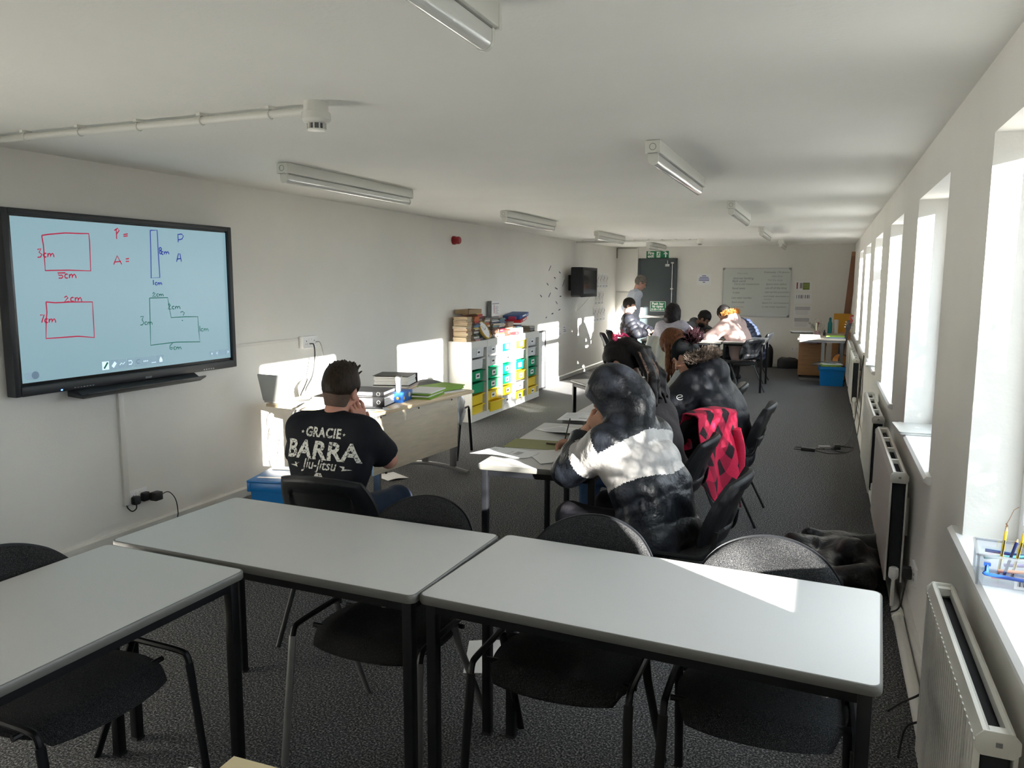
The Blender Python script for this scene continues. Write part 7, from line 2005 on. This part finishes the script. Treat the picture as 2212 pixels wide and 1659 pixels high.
# ---------------------------------------------------------------- standing older man
px, py, pf = -3.33, 14.25, -62
J = skeleton(lean=(4, 14, 26), sit=False, head=(-10, 26, 0), width=1.08, scale=1.04)
arm(J, 'l', (-0.24, 0.06, 0.93), (-0.5, -0.8, 0)); arm(J, 'r', (0.24, 0.06, 0.93), (0.5, -0.8, 0))
sk = skin('pink', (0.52, 0.29, 0.22))
t, _ = person('standing older man with grey hair and glasses in a pale blue shirt', px, py, pf, J, sk, cloth('pale_blue_shirt', (0.50, 0.54, 0.62), 0.8, 0.2, 30), cloth('navy_trousers', (0.02, 0.025, 0.04)), shoeb, sleeve=1.9, top_name='shirt', top_g=0.016, torso_kw=dict(width=1.12, depth=0.8, belly=0.035), hem=0.04)
hair_cap(J, t, hair_m('grey', (0.16, 0.145, 0.125)), thick=0.012, top=0.008, nape=-0.04)
def glasses(J, t):
    H, R = J['H'], J['HR']; L = lambda a, c, d: tuple(H + R @ np.array([a, c, d]))
    b = MB()
    for s in (-1, 1):
        b.tube([L(s * 0.033 + 0.024 * math.cos(a), 0.112, 0.006 + 0.018 * math.sin(a)) for a in [2 * PI * k / 16 for k in range(17)]], 0.0022, 5, cap=False)
        b.tube([L(s * 0.057, 0.11, 0.01), L(s * 0.078, 0.06, 0.012), L(s * 0.082, -0.005, 0.006)], 0.002, 5)
    b.tube([L(-0.009, 0.114, 0.01), L(0.009, 0.114, 0.01)], 0.002, 5)
    b.build('glasses', M['black'], t)
def brows(J, t, m):
    H, R = J['H'], J['HR']; L = lambda a, c, d: tuple(H + R @ np.array([a, c, d]))
    b = MB()
    for s in (-1, 1): b.tube([L(s * 0.014, 0.103, 0.03), L(s * 0.034, 0.1, 0.035), L(s * 0.052, 0.085, 0.029)], [0.003, 0.004, 0.002], 6)
    b.build('eyebrows', m, t, smooth=True)
    e = MB()
    for s in (-1, 1): e.lathe([(0.001, -0.006), (0.005, -0.004), (0.006, 0.0), (0.005, 0.004), (0.001, 0.006)], L(s * 0.033, 0.0915, 0.005), 8)
    e.build('eyes', mat('dark_iris', (0.02, 0.015, 0.012), 0.15), t, smooth=True)
glasses(J, t); brows(J, t, hair_m('grey', (0.16, 0.145, 0.125)))

# ---------------------------------------------------------------- seated young man in the dark padded jacket
px, py, pf = -3.06, 12.98, -72
J = skeleton(lean=(-6, 0, 6), head=(-14, 8, 0), width=1.02, scale=1.0)
arm(J, 'r', (0.10, 0.27, 0.80), (0.9, -0.5, -0.3)); arm(J, 'l', (-0.10, 0.42, 0.80), (-0.9, -0.2, -0.3))
sk = skin('fair_young', (0.50, 0.30, 0.22))
pad = mat('dark_padded_cloth', (0.011, 0.012, 0.018), 0.55, bump=0.5, bscale=30, spec=0.35, var=0.15, scale=12)
t, _ = person('young man with cropped hair in a dark padded jacket, seated by the sunlit wall', px, py, pf, J, sk, pad, cloth('blue_black_jeans', (0.014, 0.022, 0.045)), shoeb, hands=(('r', {'d': (-0.6, 0.6, 0.2), 'n': (-0.3, -0.6, -0.5), 'thumb': -1, 'curl': 50}), ('l', None)), sleeve=1.9, top_name='padded_jacket', arm_r=(0.066, 0.058, 0.048), top_g=0.026, quilt=(0.012, 0.07), torso_kw=dict(width=1.12, depth=0.85), hem=0.06)
hair_cap(J, t, hair_m('dark_crop', (0.02, 0.015, 0.012)), thick=0.006, top=0.006, nape=-0.03, noise=0.002)
brows(J, t, hair_m('dark_crop', (0.02, 0.015, 0.012)))

# ---------------------------------------------------------------- woman in the lilac top
px, py, pf = -2.14, 11.80, -6
J = skeleton(lean=(6, 14, 20), side=-2, head=(-6, 22, 0), width=1.06, scale=0.92)
arm(J, 'l', (-0.16, 0.42, 0.79), (-0.9, -0.1, -0.5)); arm(J, 'r', (0.24, 0.40, 0.79), (0.9, -0.1, -0.5))
t, _ = person('woman with a black bob in a lilac-grey knitted top, back to the room', px, py, pf, J, skin('fair2', (0.55, 0.36, 0.28)), cloth('lilac_knit', (0.36, 0.345, 0.40), 0.9, 0.25, 60), dkdenim, shoeb, sleeve=1.95, top_name='knit_top', top_g=0.02, torso_kw=dict(width=1.12, depth=0.8, belly=0.02), hem=0.06)
def bob(s, L, R):
    s.cap(L(0, -0.03, 0.03), L(0, -0.035, -0.085), 0.116, 0.112, 0.03)
    for x in (-1, 1): s.cap(L(x * 0.085, 0.015, 0.03), L(x * 0.095, 0.02, -0.095), 0.034, 0.03, 0.02)
hair_cap(J, t, hair_m('black_bob', (0.012, 0.009, 0.011)), thick=0.018, top=0.012, nape=-0.09, extra=bob)

# ---------------------------------------------------------------- bearded man in the grey hoodie
px, py, pf = -2.36, 13.72, -112
J = skeleton(lean=(34, 52, 54), head=(20, 38, 0), width=1.08, scale=0.98)
arm(J, 'l', (-0.10, 0.52, 0.80), (-0.9, 0.2, -0.3)); arm(J, 'r', (0.14, 0.50, 0.80), (0.9, 0.2, -0.3))
sk = skin('deep_brown', (0.20, 0.10, 0.065))
def gh(s):
    s.ell(J['N'] - J['fwd'] * 0.07, (0.12, 0.07, 0.06), np.stack([J['lat'], J['fwd'], J['d2']], 1), k=0.04)
t, _ = person('man with black hair and beard in a grey hoodie, bent over the far table', px, py, pf, J, sk, cloth('grey_hoodie', (0.105, 0.108, 0.112), 0.9, 0.2, 60), dkdenim, shoeb, sleeve=1.95, top_name='hoodie', top_g=0.024, torso_kw=dict(width=1.12, depth=0.82), hem=0.04, extra_top=gh)
def beard(s, L, R): pass
hm = hair_m('black_short', (0.008, 0.007, 0.007))
hair_cap(J, t, hm, thick=0.014, top=0.014, nape=-0.03)
H9, R9 = J['H'].copy(), J['HR'].copy()
s = SDF(H9 - 0.2, H9 + 0.2, 0.006); L = lambda a, c, d: H9 + R9 @ np.array([a, c, d])
s.ell(L(0, 0.03, -0.085), (0.066, 0.068, 0.06), R9)
s.ell(L(0, 0.085, -0.045), (0.034, 0.04, 0.022), R9, k=0.01, op='sub')
s.ell(L(0, -0.06, -0.09), (0.08, 0.06, 0.09), R9, k=0.01, op='sub')
s.wrinkle(0.004, 120, 2)
sdf_build('beard', s, hm, t, smooth_it=0)
brows(J, t, hm)

# ---------------------------------------------------------------- pink coat with the orange fur hood
px, py, pf = -1.14, 12.42, 62
J = skeleton(lean=(22, 34, 42), head=(4, 42, 0), width=1.05, scale=1.02)
arm(J, 'l', (-0.12, 0.48, 0.81), (-0.9, 0.1, -0.5)); arm(J, 'r', (0.16, 0.46, 0.80), (0.9, 0.1, -0.6))
pinkc = mat('pale_pink_coat', (0.42, 0.31, 0.29), 0.7, bump=0.3, bscale=22, spec=0.2, var=0.05, scale=14)
Nn2, D10, F10, L10 = J['N'].copy(), J['d2'].copy(), J['fwd'].copy(), J['lat'].copy()
def dh2(s):
    s.ell(Nn2 - F10 * 0.08 + D10 * 0.03, (0.13, 0.085, 0.11), np.stack([L10, F10, D10], 1), k=0.04)
t, _ = person('person in a pale pink coat with an orange fur-trimmed hood, bent over writing', px, py, pf, J, skin('brown', (0.30, 0.155, 0.10)), pinkc, cloth('charcoal_trousers', (0.03, 0.032, 0.033)), shoeb, sleeve=1.95, top_name='coat', arm_r=(0.07, 0.062, 0.05), top_g=0.034, quilt=(0.008, 0.16), torso_kw=dict(width=1.15, depth=0.85, belly=0.02), hem=0.03, extra_top=dh2)
hair_cap(J, t, hair_m('black_short', (0.008, 0.007, 0.007)), thick=0.013, top=0.004, nape=-0.06)
rr = random.Random(9)
b = MB(); Rm2 = np.stack([L10, F10, D10], 1)
def fp():
    a = rr.uniform(0, PI) + PI; q = rr.uniform(0, 2 * PI)
    return Nn2 + Rm2 @ (np.array([0.13 * math.cos(a), -0.06 + 0.07 * math.sin(a), 0.13 + 0.02 * math.sin(a)]) + 0.035 * np.array([math.cos(q), math.sin(q), math.sin(q + 1)]))
strands(b, rr, fp, lambda a: nrm(a - (Nn2 + Rm2 @ np.array([0, -0.05, 0.1])) + np.array([rr.uniform(-.06, .06) for _ in range(3)])), 1500, 0.05, 0.004, curl=0.1)
fo = b.build('fur_trim', mat('orange_fur', (0.60, 0.27, 0.07), 0.8, var=0.4, scale=40), t); fo['kind'] = 'stuff'
o = thing('pencil', (-1.62, 12.62, 0.82), 0, 'long pencil held upright by the person in the pink coat', 'pencil')
MB().cyl((0, 0, -0.06), (-0.01, 0.0, 0.12), 0.004, 6).build('shaft', mat('dark_pencil', (0.05, 0.03, 0.03), 0.5), o)
MB().cyl((0, 0, -0.06), (0.001, 0, -0.069), 0.004, 6, r2=0.001).build('tip', M['paper'], o)

# ---------------------------------------------------------------- blue padded jacket, bent low
px, py, pf = -1.03, 13.42, 70
J = skeleton(lean=(28, 44, 60), head=(0, 60, 0), width=1.0, scale=1.02)
arm(J, 'l', (-0.14, 0.50, 0.80), (-0.9, 0.1, -0.4)); arm(J, 'r', (0.14, 0.50, 0.80), (0.9, 0.1, -0.4))
navy = mat('navy_padded_cloth', (0.022, 0.03, 0.06), 0.45, bump=0.4, bscale=24, spec=0.4, var=0.12, scale=12)
t, _ = person('person in a blue quilted jacket bent low behind the pink coat', px, py, pf, J, skin('brown', (0.30, 0.155, 0.10)), navy, cloth('charcoal_trousers', (0.03, 0.032, 0.033)), shoeb, sleeve=1.95, top_name='quilted_jacket', arm_r=(0.066, 0.06, 0.05), top_g=0.03, quilt=(0.018, 0.06), torso_kw=dict(width=1.08, depth=0.85), hem=0.06)
hair_cap(J, t, hair_m('black_short', (0.008, 0.007, 0.007)), thick=0.013, top=0.004, nape=-0.06)

# ================================================================== cloth heaps
s = SDF((-0.5, -0.75, -0.02), (0.5, 0.75, 0.36), 0.012)
rr = np.random.RandomState(4)
for k in range(16):
    a = np.array([rr.uniform(-0.2, 0.2), rr.uniform(-0.45, 0.42), rr.uniform(0.04, 0.13)])
    d = np.array([rr.uniform(-0.18, 0.18), rr.uniform(-0.2, 0.2), rr.uniform(-0.05, 0.04)])
    s.cap(a - d, a + d, rr.uniform(0.05, 0.085), rr.uniform(0.04, 0.07), 0.05)
s.wrinkle(0.014, 34, 2)
sl, X, Y, Z = s.blk(s.lo, s.lo + s.h * (s.n - 1)); s.put(sl, 0.002 - Z, 0.001, 'and')
o = sdf_build('coat_heap', s, mat('black_coat_satin', (0.005, 0.0055, 0.007), 0.45, bump=0.6, bscale=30, spec=0.3), None)
o.location = (0.10, 4.62, 0); tag(o, 'crumpled black coat heaped on the carpet by the radiator', 'coat')
# argyle cardigan over the chair back
tc = thing('argyle_cardigan', (-0.91 + 0.325 * math.sin(math.radians(60)), 5.04 - 0.325 * math.cos(math.radians(60)), 0.0), math.radians(-30), 'pink and black argyle cardigan hung over a chair back', 'cardigan')
pinkk = mat('argyle_pink', (0.62, 0.015, 0.07), 0.85, var=0.08, scale=90, bump=0.3, bscale=240); dpk = mat('argyle_dark_pink', (0.36, 0.008, 0.045), 0.85, bump=0.3, bscale=240); bka = mat('argyle_black', (0.02, 0.008, 0.012), 0.85, bump=0.3, bscale=240)
def drape(u, v, off):
    """v -1 at the hem behind, 0 over the chair top, 1 at the hem on the seat side"""
    sgn = 1 if v < 0 else -1
    av = abs(v)
    y = u * (0.19 + 0.02 * av) + 0.015 * math.sin(7 * v)
    top = 0.868 - 0.02 * u * u
    L_ = 0.62 if v < 0 else 0.25
    dn = max(0, av - 0.06) * L_
    x = sgn * min(av, 0.09) / 0.09 * 0.058 + sgn * (0.02 + 0.035 * math.sin(5.5 * u + 2 * v) * av) * min(1, av * 2) + (0.05 * dn if v < 0 else 0)
    if v < 0: dn *= 1 - 0.28 * max(0, -u) + 0.05 * math.sin(9 * u)
    return (x + off * sgn * (1 if av > 0.05 else 0), y, top - dn + (off if av < 0.1 else 0))
nu, nv = 90, 200
b = MB()
b.pad(lambda u, v: drape(u, v, 0.007), lambda u, v: drape(u, v, 0.0), nu, nv)
def argcol(u, v):
    a = (u + 1) * 2.6; c = (v + 1) * 5.6
    i, j = math.floor(a + c), math.floor(a - c)
    if i % 2 == 0 and j % 2 == 0: return 2
    if i % 2 == 1 and j % 2 == 1: return 0
    return 1 if (i + j) % 4 == 1 else 0
mi = []
for rep in range(2):
    for j in range(nv):
        for i in range(nu):
            mi.append(argcol(-1 + 2 * (i + 0.5) / nu, -1 + 2 * (j + 0.5) / nv))
b.m[:len(mi)] = mi
b.build('knit_body', [pinkk, dpk, bka], tc, smooth=True, angle=180)
sl_ = [(0.075, 0.14, 0.74), (0.09, 0.17, 0.62), (0.085, 0.18, 0.50), (0.075, 0.17, 0.40)]
b = MB(); b.tube(bez(sl_, 6), [(0.03, 0.05)] * 19, 12); b.build('sleeve', pinkk, tc, smooth=True)
b = MB(); b.tube([sl_[-1], (0.072, 0.168, 0.365)], [(0.031, 0.05)] * 2, 12); b.build('cuff', bka, tc, smooth=True)
# pale coat over the chair of the woman in lilac
def drape2(u, v, off):
    return (u * 0.19 - 0.08 * max(0, v) + 0.01 * math.sin(6 * v), -0.02 - 0.05 * math.cos(v) + 0.025 * math.sin(9 * u + v) - off, 0.0 - 0.27 * (v + 1) * (1 + 0.25 * math.sin(2 * u)))
b = MB(); b.pad(lambda u, v: drape2(u, v, 0.0), lambda u, v: drape2(u, v, 0.012), 30, 24)
o = b.build('pale_coat', mat('pale_silvery_coat', (0.42, 0.42, 0.40), 0.6, bump=0.3, bscale=30), None, smooth=True, angle=180)
o.location = (-2.22, 11.37, 0.86); tag(o, 'pale silvery coat hung over the chair back of the woman in lilac', 'coat')

# small red cloth bag on the young man's chair
b = MB()
def rb_(u, v):
    a = u * PI
    return 0.05 * math.cos(a) * (1 - 0.3 * max(0, v)) + 0.006 * math.sin(5 * a), 0.03 * math.sin(a), 0.09 * v + 0.008 * math.sin(3 * a)
b.grid(rb_, 20, 8); b._add([rb_(-1 + 2 * k / 20, 1) for k in range(20)], [tuple(range(20))]); b._add([rb_(-1 + 2 * k / 20, -1) for k in range(20)], [tuple(range(20))[::-1]])
b.tube(bez([(-0.03, 0, 0.09), (-0.02, 0.01, 0.15), (0.02, 0.01, 0.15), (0.03, 0, 0.09)], 5), 0.006, 6)
o = b.build('red_bag', mat('crimson_cloth', (0.6, 0.02, 0.05), 0.8), None, smooth=True); o.location = (-3.27, 12.84, 0.68)
tag(o, 'small crimson bag hanging behind the seated young man', 'bag')
